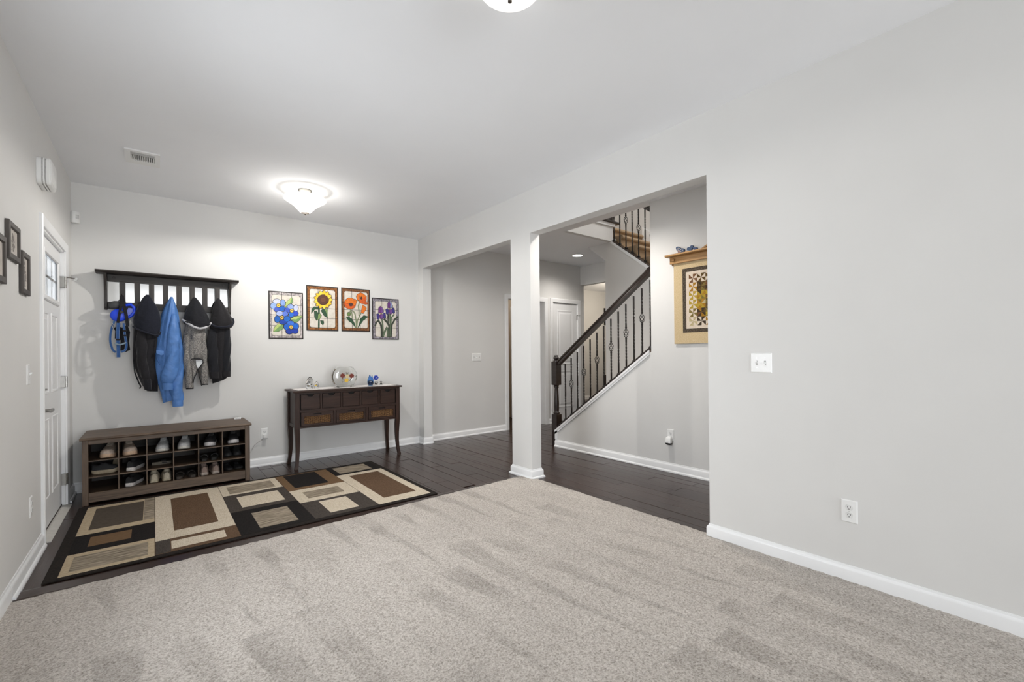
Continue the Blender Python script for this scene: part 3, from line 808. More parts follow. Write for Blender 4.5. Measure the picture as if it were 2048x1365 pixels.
gx, gy = 1.103, 1.366
f = thing('ceiling_light', 'white glass bowl ceiling light at the top edge above the carpet', 'ceiling light', (gx, gy, 2.58))
m = MB(); m.lathe([(0.0, H - 0.028), (0.09, H - 0.026), (0.10, H - 0.014), (0.10, H)], (gx, gy, 0), 32, cap=False); obj('canopy', m, 'nickel', f, smooth=50)
pr = [(0.004, 2.600), (0.045, 2.603), (0.085, 2.613), (0.118, 2.631), (0.138, 2.656), (0.147, 2.682), (0.148, 2.690)]
m = MB(); m.lathe(pr + [(max(0.003, r - 0.005), z + 0.005) for r, z in pr[::-1]], (gx, gy, 0), 48, cap=False); obj('bowl', m, 'bowl_glass', f, smooth=60)
m = MB(); m.lathe([(0.003, 2.578), (0.008, 2.582), (0.008, 2.589), (0.004, 2.594), (0.014, 2.599), (0.018, 2.606), (0.006, 2.61)], (gx, gy, 0), 18); obj('finial', m, 'bronze', f, smooth=50)
m = MB(); m.lathe([(0.005, 2.60), (0.005, H - 0.02)], (gx, gy, 0), 10); obj('stem', m, 'nickel', f)
point_light('living_lamp', (gx, gy, 2.680), 0.35, (1.0, 0.97, 0.92), 0.05, f)

down_glow('living_lamp_down', gx, gy, 2.555, 9, f)

def downlight(x, y, label, power):
    f = thing('downlight', label, 'ceiling light', (x, y, H - 0.012), group=None)
    m = MB(); m.lathe([(0.098, H), (0.096, H - 0.005), (0.078, H - 0.008), (0.072, H - 0.002), (0.072, H)], (x, y, 0), 32, cap=False); obj('trim_ring', m, 'plate_white', f, smooth=40)
    m = MB(); m.lathe([(0.072, H - 0.004), (0.03, H - 0.006), (0.001, H - 0.006)], (x, y, 0), 28, cap=False); obj('lens', m, 'lens_glow', f, smooth=40)
    d = bpy.data.lights.new('downlight_lamp', 'SPOT'); d.energy = power; d.spot_size = R(150); d.spot_blend = 1.0; d.color = (1.0, 0.95, 0.89); d.shadow_soft_size = 0.06
    o = bpy.data.objects.new('downlight_lamp', d); COL.objects.link(o); o.parent = f; o.location = (0, 0, -0.02)
downlight(5.245, 4.85, 'round recessed downlight in the hall ceiling by the stairs', 58)
downlight(3.45, 4.45, 'recessed downlight in the hall ceiling, hidden by the header', 32)
downlight(3.30, 2.75, 'recessed downlight in the hall ceiling before the quilt, hidden by the header', 84)
point_light('beyond_fill_light', (8.6, 6.2, 2.3), 40, (1.0, 0.88, 0.72), 0.15)  # added warm fill for the far wall, no fitting in that room
point_light('side_room_fill_light', (4.6, 6.5, 2.3), 4, (1.0, 0.93, 0.84), 0.1)  # added fill behind the open door, no fitting in that room

# ================================================================== WALL AND CEILING FITTINGS
def fit(side, a, z, d):
    """wall frames: a along the wall, z up, d out of the wall"""
    return {'R': lambda p: (XR - p[2], a + p[0], z + p[1]), 'S': lambda p: (XS - p[2], a + p[0], z + p[1]),
            'L': lambda p: (XL + p[2], a + p[0], z + p[1]), 'B': lambda p: (a + p[0], YB - p[2], z + p[1])}[side]
def fbox(m, W, a0, a1, z0, z1, d0, d1):
    c = [W((a, z, d)) for a in (a0, a1) for z in (z0, z1) for d in (d0, d1)]
    lo = [min(p[i] for p in c) for i in range(3)]; hi = [max(p[i] for p in c) for i in range(3)]
    return m.box(lo[0], hi[0], lo[1], hi[1], lo[2], hi[2])
def plate(m, W, w, h):
    rings = [[W((s * x * (w / 2 - k), s2 * (h / 2 - k), d)) for x, s, s2 in ((1, -1, -1), (1, 1, -1), (1, 1, 1), (1, -1, 1))] for k, d in ((0, 0.0), (0, 0.002), (0.004, 0.006))]
    return m.loft(rings)
def disc(m, W, a, z, r, d0, d1, n=12):
    return m.loft([[W((a + r * math.cos(2 * PI * k / n), z + r * math.sin(2 * PI * k / n), d)) for k in range(n)] for d in (d0, d1)])
def switch(side, a, z, gangs, label):
    W = fit(side, a, z, 0); w = 0.07 + 0.0465 * (gangs - 1)
    f = thing('switch_plate', label, 'light switch', W((0, -0.058, 0.0)))
    m = MB(); plate(m, W, w, 0.115); obj('plate', m, 'plate_white', f)
    for g_ in range(gangs):
        u = (g_ - (gangs - 1) / 2) * 0.046
        m = MB(); fbox(m, W, u - 0.0055, u + 0.0055, -0.013, 0.013, 0.0055, 0.0068); obj('toggle_slot', m, flat((0.45, 0.45, 0.44)), f)
        m = MB(); up_ = 1 if (g_ + gangs) % 2 else -1
        m.loft([[W((u + x * k, up_ * zz + y * k2, d)) for x, y in ((-1, -1), (1, -1), (1, 1), (-1, 1))] for k, k2, zz, d in ((0.0045, 0.006, 0, 0.006), (0.004, 0.005, 0.006, 0.014), (0.0035, 0.003, 0.009, 0.019))])
        obj('toggle', m, 'plate_white', f)
        for zz in (-0.030, 0.030):
            m = MB(); disc(m, W, u, zz, 0.0028, 0.0055, 0.0066, 10); obj('screw', m, 'screw_metal', f)
    return f
def outlet(side, a, z, label):
    W = fit(side, a, z, 0)
    f = thing('outlet', label, 'outlet', W((0, -0.058, 0.0)))
    m = MB(); plate(m, W, 0.07, 0.115); obj('plate', m, 'plate_white', f)
    for zz in (0.0195, -0.0195):
        m = MB(); n = 20
        pts = [(max(-0.0165, min(0.0165, 0.0175 * math.cos(2 * PI * k / n))), max(-0.0135, min(0.0135, 0.0175 * math.sin(2 * PI * k / n)))) for k in range(n)]
        m.loft([[W((x, zz + y, d)) for x, y in pts] for d in (0.0055, 0.0078)]); r = obj('receptacle', m, flat((0.72, 0.72, 0.71)), f)
        for u, hh in ((-0.0062, 0.0046), (0.0062, 0.0036)):
            s_ = MB(); fbox(s_, W, u - 0.0011, u + 0.0011, zz + 0.003 - hh, zz + 0.003 + hh, 0.0075, 0.0081); obj('slot', s_, 'slot_dark', r)
        s_ = MB(); disc(s_, W, 0, zz - 0.0075, 0.0024, 0.0075, 0.0081, 8); obj('slot', s_, 'slot_dark', r)
    m = MB(); disc(m, W, 0, 0, 0.0028, 0.0055, 0.0066, 10); obj('screw', m, 'screw_metal', f)
    return f
switch('R', 1.1265, 1.1255, 2, 'white double toggle switch plate on the right wall')
outlet('R', 0.7075, 0.3675, 'white duplex outlet low on the right wall')
switch('B', 3.718, 1.142, 3, 'white triple toggle switch plate on the hall wall')
switch('L', 3.705, 1.10, 1, 'white single toggle switch on the wall beside the front door')
outlet('L', 3.750, 0.335, 'white outlet low on the wall beside the front door')
outlet('B', 0.927, 0.348, 'white outlet on the wall between the shoe bench and the console')
outlet('S', 2.472, 0.366, 'white outlet on the stair wall below the quilt')

# plug-in freshener: white body, black foot
W = fit('S', 2.478, 0.318, 0)
f = thing('plug_in_device', 'white plug-in device with black base in the stair wall outlet', 'plug-in device', W((0, -0.04, 0.01)))
rows = [(0.038, 0.012, 0.020), (0.030, 0.024, 0.040), (0.010, 0.030, 0.050), (-0.015, 0.031, 0.053), (-0.024, 0.030, 0.053)]
def dev(rows, y0):
    m = MB(); m.loft([[W((w * max(-1, min(1, 1.25 * math.cos(2 * PI * k / 20))), z, y0 + (d - y0) * (0.5 + 0.5 * max(-1, min(1, 1.2 * math.sin(2 * PI * k / 20)))))) for k in range(20)] for z, w, d in rows]); return m
obj('body', dev(rows, 0.0085), 'plate_white', f, smooth=50)
obj('foot', dev([(-0.0241, 0.030, 0.053), (-0.034, 0.028, 0.050), (-0.044, 0.020, 0.042), (-0.048, 0.008, 0.03)], 0.0095), flat((0.008, 0.008, 0.009), 0.3), f, smooth=50)
m = MB(); fbox(m, W, -0.006, 0.006, -0.022, -0.015, 0.052, 0.055); obj('button', m, 'screw_metal', f)

# charger in the back outlet with its thin cord running behind the bench
f = thing('charger', 'small white charger plugged into the outlet beside the bench', 'charger', (0.927, YB - 0.02, 0.30))
m = MB(); m.box(0.908, 0.946, YB - 0.046, YB - 0.0085, 0.305, 0.345); obj('body', m, 'plate_white', f, bevel=0.004)
m = MB(); m.tube([(0.915, YB - 0.03, 0.305), (0.905, YB - 0.028, 0.285), (0.87, YB - 0.02, 0.268), (0.83, YB - 0.012, 0.235), (0.79, YB - 0.012, 0.16), (0.745, YB - 0.02, 0.12), (0.70, YB - 0.022, 0.11)], 0.0022, 6); obj('cord', m, flat((0.5, 0.49, 0.47)), f, smooth=60)

# door chime
f = thing('door_chime', 'white boxy door chime high on the wall left of the door', 'door chime', (XL, 4.02, 2.29))
def rbox(y0, y1, z0, z1, x0, x1, r, bow=0.0):
    pts = []
    for cy, cz, a0 in ((y1 - r, z1 - r, 0), (y0 + r, z1 - r, 90), (y0 + r, z0 + r, 180), (y1 - r, z0 + r, 270)):
        for k in range(5): pts.append((cy + r * math.cos(R(a0 + 22.5 * k)), cz + r * math.sin(R(a0 + 22.5 * k))))
    m = MB(); m.loft([[(x, cy * 0 + (y0 + y1) / 2 + (p[0] - (y0 + y1) / 2) * s, (z0 + z1) / 2 + (p[1] - (z0 + z1) / 2) * s) for p in pts] for x, s in ((x0, 1.0), (x1 - bow, 1.0), (x1, 0.93))]); return m
cy0, cy1, cz0, cz1 = 3.985, 4.205, 2.285, 2.455
obj('base', rbox(cy0, cy1, cz0, cz1, XL, XL + 0.022, 0.035), 'plate_white', f, smooth=40)
obj('grille', rbox(cy0 + 0.004, cy1 - 0.004, cz0 + 0.004, cz1 - 0.004, XL + 0.0225, XL + 0.028, 0.033), flat((0.50, 0.49, 0.48)), f, smooth=40)
obj('collar', rbox(cy0, cy1, cz0, cz1, XL + 0.0285, XL + 0.036, 0.035), 'plate_white', f, smooth=40)
obj('grille', rbox(cy0 + 0.004, cy1 - 0.004, cz0 + 0.004, cz1 - 0.004, XL + 0.0365, XL + 0.042, 0.033), flat((0.50, 0.49, 0.48)), f, smooth=40)
obj('cover', rbox(cy0, cy1, cz0, cz1, XL + 0.0425, XL + 0.062, 0.035, 0.008), 'plate_white', f, smooth=40)
obj('face', rbox(cy0 + 0.018, cy1 - 0.018, cz0 + 0.018, cz1 - 0.018, XL + 0.0615, XL + 0.066, 0.025, 0.002), 'plate_white', f, smooth=40)

# motion sensor across the corner
f = thing('motion_sensor', 'small white motion sensor in the wall corner beside the door', 'sensor', (XL + 0.032, YB - 0.032, 2.375))
def diag(u, w, z):
    c = 0.70711
    return (XL + 0.03 + (u * c + w * c), YB - 0.03 + (u * c - w * c), z)
prof = [(-0.031, -0.016), (-0.033, 0.004)] + [(0.033 * math.cos(PI * (1 - k / 10)), 0.006 + 0.016 * math.sin(PI * k / 10)) for k in range(11)] + [(0.033, 0.004), (0.031, -0.016)]
m = MB(); m.loft([[diag(u * k, w * k, z) for u, w in prof] for z, k in ((2.376, 0.94), (2.380, 1.0), (2.470, 1.0), (2.474, 0.94))]); obj('body', m, 'plate_white', f, smooth=40)
prof = [(0.016 * math.cos(PI * (1 - k / 8)), 0.018 + 0.006 * math.sin(PI * k / 8)) for k in range(9)] + [(0.016, 0.012), (-0.016, 0.012)]
m = MB(); m.loft([[diag(u, w, z) for u, w in prof] for z in (2.410, 2.446)]); obj('lens', m, flat((0.60, 0.60, 0.59), 0.3), f, smooth=40)

# ceiling register
f = thing('air_vent', 'white louvred air vent in the ceiling by the door', 'air vent', (-0.06, 4.47, H - 0.012))
vx0, vx1, vy0, vy1 = -0.166, 0.044, 4.325, 4.615
ix0, ix1, iy0, iy1 = -0.132, 0.012, 4.362, 4.532
m = MB()
for a in ((vx0, ix0, vy0, vy1), (ix1, vx1, vy0, vy1), (ix0, ix1, vy0, iy0), (ix0, ix1, iy1, vy1)): m.box(a[0], a[1], a[2], a[3], H - 0.010, H - 0.0005)
obj('frame', m, 'plate_white', f)
m = MB(); m.box(ix0, ix1, iy0, iy1, H - 0.0015, H - 0.0005); obj('duct_shade', m, flat((0.04, 0.04, 0.04)), f)  # thin dark plate standing in for the shade behind the slats
m = MB(); m.prism([(iy0, H - 0.0065), (iy0 + 0.045, H - 0.0125), (iy0 + 0.055, H - 0.003), (iy0 + 0.002, H - 0.003)], 'x', ix0, ix1); obj('deflector', m, flat((0.5, 0.5, 0.5)), f)
for k in range(11):
    x = ix0 + (ix1 - ix0) * (k + 0.5) / 11
    m = MB(); m.prism([(x - 0.0045, H - 0.010), (x - 0.0025, H - 0.010), (x + 0.0045, H - 0.002), (x + 0.0025, H - 0.002)], 'y', iy0 + 0.06, iy1); obj('slat', m, 'plate_white', f)

# ================================================================== RUG
BORDER = speckle('rug_border', [(0.010, 0.008, 0.007), (0.022, 0.017, 0.014)], 90, 1.0, bump=0.3)
RUGM = {'wheat': speckle('rug_wheat', [(0.33, 0.26, 0.17), (0.42, 0.335, 0.225), (0.50, 0.41, 0.29)], 55, 1.0, (1, 5, 1), 0.4),
        'sand': speckle('rug_sand', [(0.44, 0.37, 0.28), (0.53, 0.46, 0.36), (0.60, 0.53, 0.43)], 45, 1.0, (5, 1, 1), 0.4),
        'black': speckle('rug_black', [(0.006, 0.005, 0.005), (0.015, 0.012, 0.011)], 60, 1.0, (4, 1, 1), 0.4),
        'brown': speckle('rug_brown', [(0.075, 0.043, 0.024), (0.105, 0.062, 0.036), (0.13, 0.08, 0.048)], 50, 1.0, (5, 1, 1), 0.4),
        'tan': speckle('rug_tan', [(0.12, 0.07, 0.036), (0.16, 0.098, 0.052)], 50, 1.0, (1, 5, 1), 0.4),
        'slate': speckle('rug_slate', [(0.040, 0.033, 0.028), (0.068, 0.056, 0.048)], 50, 1.0, (5, 1, 1), 0.4),
        'taupe': speckle('rug_taupe', [(0.06, 0.047, 0.036), (0.09, 0.072, 0.056)], 45, 1.0, (1, 5, 1), 0.4),
        'mottle': speckle('rug_mottle', [(0.13, 0.105, 0.075), (0.24, 0.20, 0.15), (0.38, 0.32, 0.245)], 9, 1.0, (1, 6, 1), 0.4, 6)}
rug = thing('area_rug', 'rectangular rug of overlapping brown, black and beige blocks with a dark border', 'rug', (0.70, 4.09, 0.0015))
rx0, rx1, ry0, ry1 = -0.472, 1.880, 3.368, 4.872
m = MB(); m.box(rx0, rx1, ry0, ry1, 0.0015, 0.0085); obj('rug_base', m, BORDER, rug, bevel=0.003)
def block(x0, x1, y0, y1, mat, layer=0):
    z = 0.0086 + 0.0008 * layer; g_ = 0.0015 if layer == 0 else 0
    m = MB(); m.loft([[(x0 + k, y0 + k, z_), (x1 - k, y0 + k, z_), (x1 - k, y1 - k, z_), (x0 + k, y1 - k, z_)] for k, z_ in ((g_, 0.006), (g_, z), (g_ + 0.002, z + 0.0012))])
    return obj('woven_block', m, RUGM[mat], rug)
cx = (-0.417, -0.005, 0.440, 0.903, 1.380, 1.838)
for a in ((cx[0], cx[1], 4.110, 4.825, 'wheat'), (cx[0], cx[1], 3.748, 4.108, 'black'), (cx[0], cx[1], 3.405, 3.746, 'wheat'),
          (cx[1], cx[2], 3.660, 4.825, 'sand'), (cx[1], cx[2], 3.412, 3.658, 'brown'),
          (cx[2], cx[3], 4.452, 4.825, 'sand'), (cx[2], cx[3], 3.955, 4.450, 'slate'), (cx[2], cx[3], 3.412, 3.953, 'black'),
          (cx[3], cx[4], 4.245, 4.825, 'tan'), (cx[3], cx[4], 3.850, 4.243, 'sand'), (cx[3], cx[4], 3.412, 3.848, 'slate'),
          (cx[4], cx[5], 3.412, 4.488, 'sand'), (cx[4], cx[5], 4.490, 4.84, 'black')):
    block(*a)
for a in ((-0.362, -0.073, 4.20, 4.75, 'taupe'), (-0.336, -0.127, 3.838, 4.03, 'tan'), (-0.380, -0.038, 3.448, 3.69, 'mottle'),
          (0.096, 0.351, 3.812, 4.68, 'brown'), (0.075, 0.365, 3.46, 3.605, 'sand'), (-0.002, 0.072, 3.415, 3.655, 'slate'),
          (0.495, 0.850, 4.492, 4.74, 'mottle'), (0.527, 0.835, 4.035, 4.355, 'sand'), (0.560, 0.806, 3.475, 3.85, 'mottle'),
          (0.971, 1.263, 4.315, 4.80, 'black'), (0.987, 1.285, 3.935, 4.137, 'mottle'), (1.028, 1.245, 3.475, 3.795, 'sand'),
          (1.474, 1.765, 3.545, 4.40, 'brown'), (1.434, 1.765, 4.54, 4.80, 'mottle'), (-0.071, -0.007, 4.2, 4.82, 'mottle')):
    block(*a, layer=1)

# ================================================================== SHOE BENCH
wood('bench_wood', (0.050, 0.031, 0.019), (0.150, 0.098, 0.062), 'X', 0.5, 6, 0.2)
wood('bench_wood_z', (0.050, 0.031, 0.019), (0.150, 0.098, 0.062), 'Z', 0.5, 6, 0.2)
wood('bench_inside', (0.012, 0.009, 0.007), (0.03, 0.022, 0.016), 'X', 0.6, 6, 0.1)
bx0, bx1, by0, by1 = -0.458, 0.712, 4.930, 5.435
bench = thing('shoe_bench', 'brown wooden shoe bench with eighteen cubbies under the coats', 'shoe bench', (0.127, 5.18, 0))
m = MB(); m.prism([(by0 - 0.016, 0.530), (by0 - 0.010, 0.524), (by1, 0.524), (by1, 0.545), (by0 - 0.006, 0.545), (by0 - 0.016, 0.538)], 'x', bx0 - 0.014, bx1 + 0.014); obj('top', m, 'bench_wood', bench, bevel=0.002)
for x0, x1 in ((bx0, bx0 + 0.016), (bx1 - 0.016, bx1)):
    m = MB(); m.box(x0, x1, by0 + 0.018, by1, 0, 0.524); obj('side_panel', m, 'bench_wood_z', bench)
for x0, x1 in ((bx0, bx0 + 0.037), (bx1 - 0.040, bx1)):
    m = MB(); m.box(x0, x1, by0, by0 + 0.0175, 0, 0.524); obj('stile', m, 'bench_wood_z', bench, bevel=0.0015)
ox0, ox1 = bx0 + 0.038, bx1 - 0.041
m = MB(); m.box(ox0, ox1, by0 + 0.001, by0 + 0.0175, 0.490, 0.5235); obj('top_rail', m, 'bench_wood', bench, bevel=0.0015)
m = MB(); m.box(ox0, ox1, by0 + 0.001, by0 + 0.0175, 0.022, 0.098); obj('base_rail', m, 'bench_wood', bench, bevel=0.0015)
m = MB(); m.box(bx0 + 0.017, bx1 - 0.017, by1 - 0.008, by1 - 0.001, 0.03, 0.523); obj('back_panel', m, 'bench_inside', bench)
cw = (ox1 - ox0) / 6
rows_z = [0.092, 0.222, 0.354]
for z in rows_z:
    m = MB(); m.box(ox0 - 0.02, ox1 + 0.022, by0 + 0.0182, by1 - 0.009, z - 0.007, z + 0.001); obj('shelf', m, 'bench_wood', bench)
for k in range(1, 6):
    x = ox0 + cw * k; m = MB(); m.box(x - 0.0035, x + 0.0035, by0 + 0.006, by1 - 0.009, 0.0985, 0.489); obj('divider', m, 'bench_wood_z', bench)

# ---- shoes
WT = [(0, 0.020), (0.04, 0.029), (0.15, 0.035), (0.35, 0.035), (0.55, 0.042), (0.72, 0.048), (0.86, 0.044), (0.95, 0.031), (1, 0.010)]
HT = [(0, 0.066), (0.08, 0.078), (0.2, 0.068), (0.36, 0.088), (0.48, 0.083), (0.62, 0.066), (0.78, 0.050), (0.90, 0.040), (0.97, 0.030), (1, 0.018)]
def shoe(loc, rotz, label, upper, sole_c, accent=None, lace=None, L=0.27, s=1.0, group=None, tilt=(0, 0), sole_h=0.024, lining=(0.02, 0.02, 0.022), name='sneaker', outsole=None, low=1.0):
    """toe points to -y, sole on z = 0"""
    f = thing(name, label, 'shoe', loc, rotz, group); f.rotation_euler = (tilt[0], tilt[1], rotz)
    n = 22; ts = [i / n for i in range(n + 1)]
    yy = lambda t: (0.5 - t) * L * s
    spring = lambda t: 0.010 * max(0, (t - 0.72) / 0.28) ** 2 + 0.004 * max(0, (0.1 - t) / 0.1)
    nb = 16
    def slice_(t, k, z):
        w = interp(WT, t)[0] * s * k
        return [(w, yy(t), z), (-w, yy(t), z)]
    # sole: outline polygon lofted upwards
    out = [(interp(WT, t)[0] * s, yy(t), spring(t)) for t in ts] + [(-interp(WT, t)[0] * s, yy(t), spring(t)) for t in ts[::-1]]
    m = MB(); m.loft([[(x * 0.93, y * 0.985, z + 0.0) for x, y, z in out], [(x * 1.05, y * 1.015, z + 0.006) for x, y, z in out], [(x * 1.04, y * 1.015, z * 1.1 + sole_h * 0.8) for x, y, z in out], [(x * 1.0, y * 1.0, z * 1.1 + sole_h) for x, y, z in out]])
    so = obj('sole', m, flat(sole_c, 0.6), f, local=True, smooth=50)
    if outsole:
        m = MB(); m.loft([[(x * 0.90, y * 0.97, z - 0.001) for x, y, z in out], [(x * 0.94, y * 0.99, z + 0.004) for x, y, z in out]]); obj('outsole', m, flat(outsole, 0.7), so, local=True)
    rings = []
    for t in ts:
        w = interp(WT, t)[0] * s; hh = interp(HT, t)[0] * s * low; zb = sole_h * 0.9 + spring(t) * 1.1
        op = max(0.0, min(1.0, (t - 0.03) / 0.06, (0.42 - t) / 0.06))
        ring = []
        for j in range(17):
            a = PI * j / 16; c, sn = math.cos(a), math.sin(a)
            x = w * (abs(c) ** 0.75) * (1 if c >= 0 else -1); z = zb + hh * sn ** 0.75
            if 5 <= j <= 11:
                u = (j - 8) / 3.0
                xi = -u * w * 0.62; zi = zb + 0.008 if 6 <= j <= 10 else zb + hh * 0.80
                x = x * (1 - op) + xi * op; z = z * (1 - op) + zi * op
            ring.append((x, yy(t), z))
        rings.append(ring)
    m = MB(); m.loft(rings, caps=False, closed=False)
    m.f.append(tuple(range(17))); m.f.append(tuple(len(m.v) - 17 + j for j in range(17)))
    obj('upper', m, flat(upper, 0.75), f, local=True, smooth=50)
    # tongue, lining pad, toe cap, laces
    m = MB(); m.loft([[(0.022 * s * c * k, yy(t) , zb_) for c in (-1, -0.5, 0, 0.5, 1)] for t, zb_, k in ((0.30, 0.128 * s * low, 0.8), (0.34, 0.122 * s * low, 1.0), (0.42, 0.112 * s * low, 1.0), (0.50, 0.106 * s * low, 0.9))], caps=False, closed=False)
    tg = obj('tongue', m, flat(accent or upper, 0.8), f, local=True, smooth=50); tg.modifiers.new('thick', 'SOLIDIFY').thickness = 0.006
    def cap(t0, t1, k, col, nm):
        rg = []
        for i in range(7):
            t = t0 + (t1 - t0) * i / 6; w = interp(WT, t)[0] * s * k; hh = interp(HT, t)[0] * s * low * (k if nm == 'toe_cap' else 0.72); zb = sole_h * 0.9 + spring(t) * 1.1
            rg.append([(w * abs(math.cos(PI * j / 12)) ** 0.75 * (1 if j <= 6 else -1), yy(t) * (1.01 if t > 0.9 or t < 0.1 else 1), zb + hh * math.sin(PI * j / 12) ** 0.75) for j in range(13)])
        q = MB(); q.loft(rg, caps=False, closed=False); q.f.append(tuple(len(q.v) - 13 + j for j in range(13))); return obj(nm, q, flat(col, 0.7), f, local=True, smooth=50)
    if accent: cap(0.84, 1.0, 1.035, accent, 'toe_cap')
    if lace:
        for i in range(4):
            t = 0.45 + 0.055 * i; w = 0.022 * s; z = sole_h * 0.9 + interp(HT, t)[0] * s * low + 0.003
            m = MB(); m.tube([(-w, yy(t), z - 0.012), (-w * 0.6, yy(t + 0.012), z), (w * 0.6, yy(t - 0.012), z), (w, yy(t), z - 0.012)], 0.0028, 6); obj('lace', m, flat(lace, 0.8), f, local=True, smooth=60)
    return f
def slip(loc, rotz, label, sole_c, strap_c, s=1.0, thong=False, tilt=(0, 0), group=None):
    """open slide: footbed plus a band across the front"""
    f = thing('slide_sandal', label, 'shoe', loc, rotz, group); f.rotation_euler = (tilt[0], tilt[1], rotz)
    L = 0.26; ts = [i / 16 for i in range(17)]; yy = lambda t: (0.5 - t) * L * s
    out = [(interp(WT, t)[0] * s, yy(t)) for t in ts] + [(-interp(WT, t)[0] * s, yy(t)) for t in ts[::-1]]
    m = MB(); m.loft([[(x * 0.96, y, 0) for x, y in out], [(x * 1.03, y, 0.012) for x, y in out], [(x, y, 0.024) for x, y in out]]); obj('footbed', m, flat(sole_c, 0.8), f, local=True, smooth=50)
    rg = []
    for i in range(6):
        t = 0.52 + 0.05 * i; w = interp(WT, t)[0] * s + 0.002; h_ = 0.05 * s
        rg.append([(w * math.cos(PI * j / 12), yy(t) + 0.01 * math.sin(PI * j / 12), 0.010 + h_ * math.sin(PI * j / 12)) for j in range(13)])
    m = MB(); m.loft(rg, caps=False, closed=False); o = obj('strap', m, flat(strap_c, 0.8), f, local=True, smooth=50); o.modifiers.new('thick', 'SOLIDIFY').thickness = 0.005
    return f
cell = lambda c, r: (ox0 + cw * (c + 0.5), by0 + 0.17, (0.355, 0.223, 0.093)[r] + 0.0005)
def at(c, r, dx=0, dy=0): x, y, z = cell(c, r); return (x + dx, y + dy, z)
tan_u, tan_s, tan_a = (0.30, 0.235, 0.185), (0.60, 0.42, 0.29), (0.50, 0.40, 0.33)
shoe(at(0, 0, 0.030), R(-9), 'tan sneaker with peach sole in the top left cubby', tan_u, tan_s, tan_a, (0.42, 0.36, 0.3), s=1.0, sole_h=0.034, low=0.9)
shoe(at(1, 0, -0.031), R(8), 'tan sneaker with peach sole in the second top cubby', tan_u, tan_s, tan_a, (0.42, 0.36, 0.3), s=1.0, sole_h=0.034, low=0.9)
wh, ws = (0.42, 0.42, 0.42), (0.62, 0.60, 0.55)
shoe(at(2, 0, 0.022), R(-6), 'pale grey laced sneaker in the third top cubby', wh, ws, (0.50, 0.50, 0.50), (0.55, 0.55, 0.54), s=0.98, outsole=(0.12, 0.08, 0.05), low=0.93)
shoe(at(3, 0, -0.004), R(-8), 'pale grey laced sneaker in the fourth top cubby', wh, ws, (0.50, 0.50, 0.50), (0.55, 0.55, 0.54), s=0.98, outsole=(0.12, 0.08, 0.05), low=0.93)
bk = (0.012, 0.012, 0.014)
shoe(at(4, 0, 0.016), R(-12), 'black sneaker with thick white sole in the fifth top cubby', bk, (0.62, 0.60, 0.60), None, (0.05, 0.05, 0.05), s=0.95, sole_h=0.032, low=0.9)
shoe(at(5, 0, 0.012), R(-4), 'black sneaker with thick white sole in the top right cubby', bk, (0.62, 0.60, 0.60), None, (0.05, 0.05, 0.05), s=0.95, sole_h=0.032, low=0.9)
shoe(at(0, 1, 0.002, -0.04), R(84), 'dark slip-on shoe with ribbed cream sole lying sideways in the second row', (0.018, 0.018, 0.02), (0.40, 0.33, 0.23), None, None, s=0.62, sole_h=0.03, name='slip_on_shoe', low=1.2)
f = slip(at(0, 1, 0.050, 0.10), R(10), 'cream heel of a slipper leaning at the back of the left cubby', (0.42, 0.35, 0.24), (0.02, 0.02, 0.02), s=0.5, tilt=(R(62), R(12)))
f.location.z += 0.012
shoe(at(1, 1, 0.012, -0.02), R(162), 'black sneaker with curved white sole, heel out, in the second row', bk, (0.60, 0.57, 0.55), None, None, s=0.86, sole_h=0.03, low=0.95)
shoe(at(1, 2, 0.004, -0.02), R(162), 'black sneaker with curved white sole, heel out, in the bottom row', bk, (0.60, 0.57, 0.55), None, None, s=0.86, sole_h=0.03, low=0.95)
f = slip(at(2, 1, 0.012, 0.02), R(90), 'grey slipper turned on edge in the third cubby of the second row', (0.16, 0.14, 0.11), (0.03, 0.028, 0.026), s=0.55, tilt=(0, R(0)))
f.location.z += 0.002
for k, dx in enumerate((-0.040, 0.040)):
    slip(at(4, 1, dx, -0.01), R(177 - 5 * k), ('charcoal strapped sandal in the fifth cubby of the second row, left of two', 'charcoal strapped sandal in the fifth cubby of the second row, right of two')[k], (0.03, 0.028, 0.026), (0.045, 0.042, 0.040), s=0.72, group='charcoal sandals')
for k, dx in enumerate((-0.038, 0.040)):
    shoe(at(5, 1, dx, 0.03), R(3), ('plain black shoe in the right cubby of the second row, left of the pair', 'plain black shoe in the right cubby of the second row, right of the pair')[k], (0.02, 0.02, 0.021), (0.02, 0.02, 0.02), None, None, s=0.76, sole_h=0.014, group='plain black shoes', name='black_shoe')
for k, dx in enumerate((-0.044, 0.044)):
    shoe(at(2, 2, dx), R(180), ('cream canvas shoe, heel out, in the bottom row, left of the pair', 'cream canvas shoe, heel out, in the bottom row, right of the pair')[k], (0.46, 0.41, 0.32), (0.48, 0.42, 0.30), None, None, s=0.9, sole_h=0.02, low=0.96, lining=(0.3, 0.3, 0.28), group='cream canvas shoes', name='canvas_shoe')
for k, dx in enumerate((-0.044, 0.044)):
    slip(at(3, 2, dx, -0.02), R(175 + 9 * k), ('dark brown sandal in the bottom row, left of two', 'dark brown sandal in the bottom row, right of two')[k], (0.05, 0.04, 0.032), (0.05, 0.04, 0.033), s=0.76, group='dark brown sandals')
for k, dx in enumerate((-0.0445, 0.0445)):
    shoe(at(4, 2, dx), R(180), ('rose and beige sneaker, heel out, in the bottom row, left of the pair', 'rose and beige sneaker, heel out, in the bottom row, right of the pair')[k], (0.27, 0.20, 0.17), (0.45, 0.38, 0.33), None, (0.4, 0.3, 0.28), s=0.9, sole_h=0.024, low=0.95, group='rose and beige sneakers')
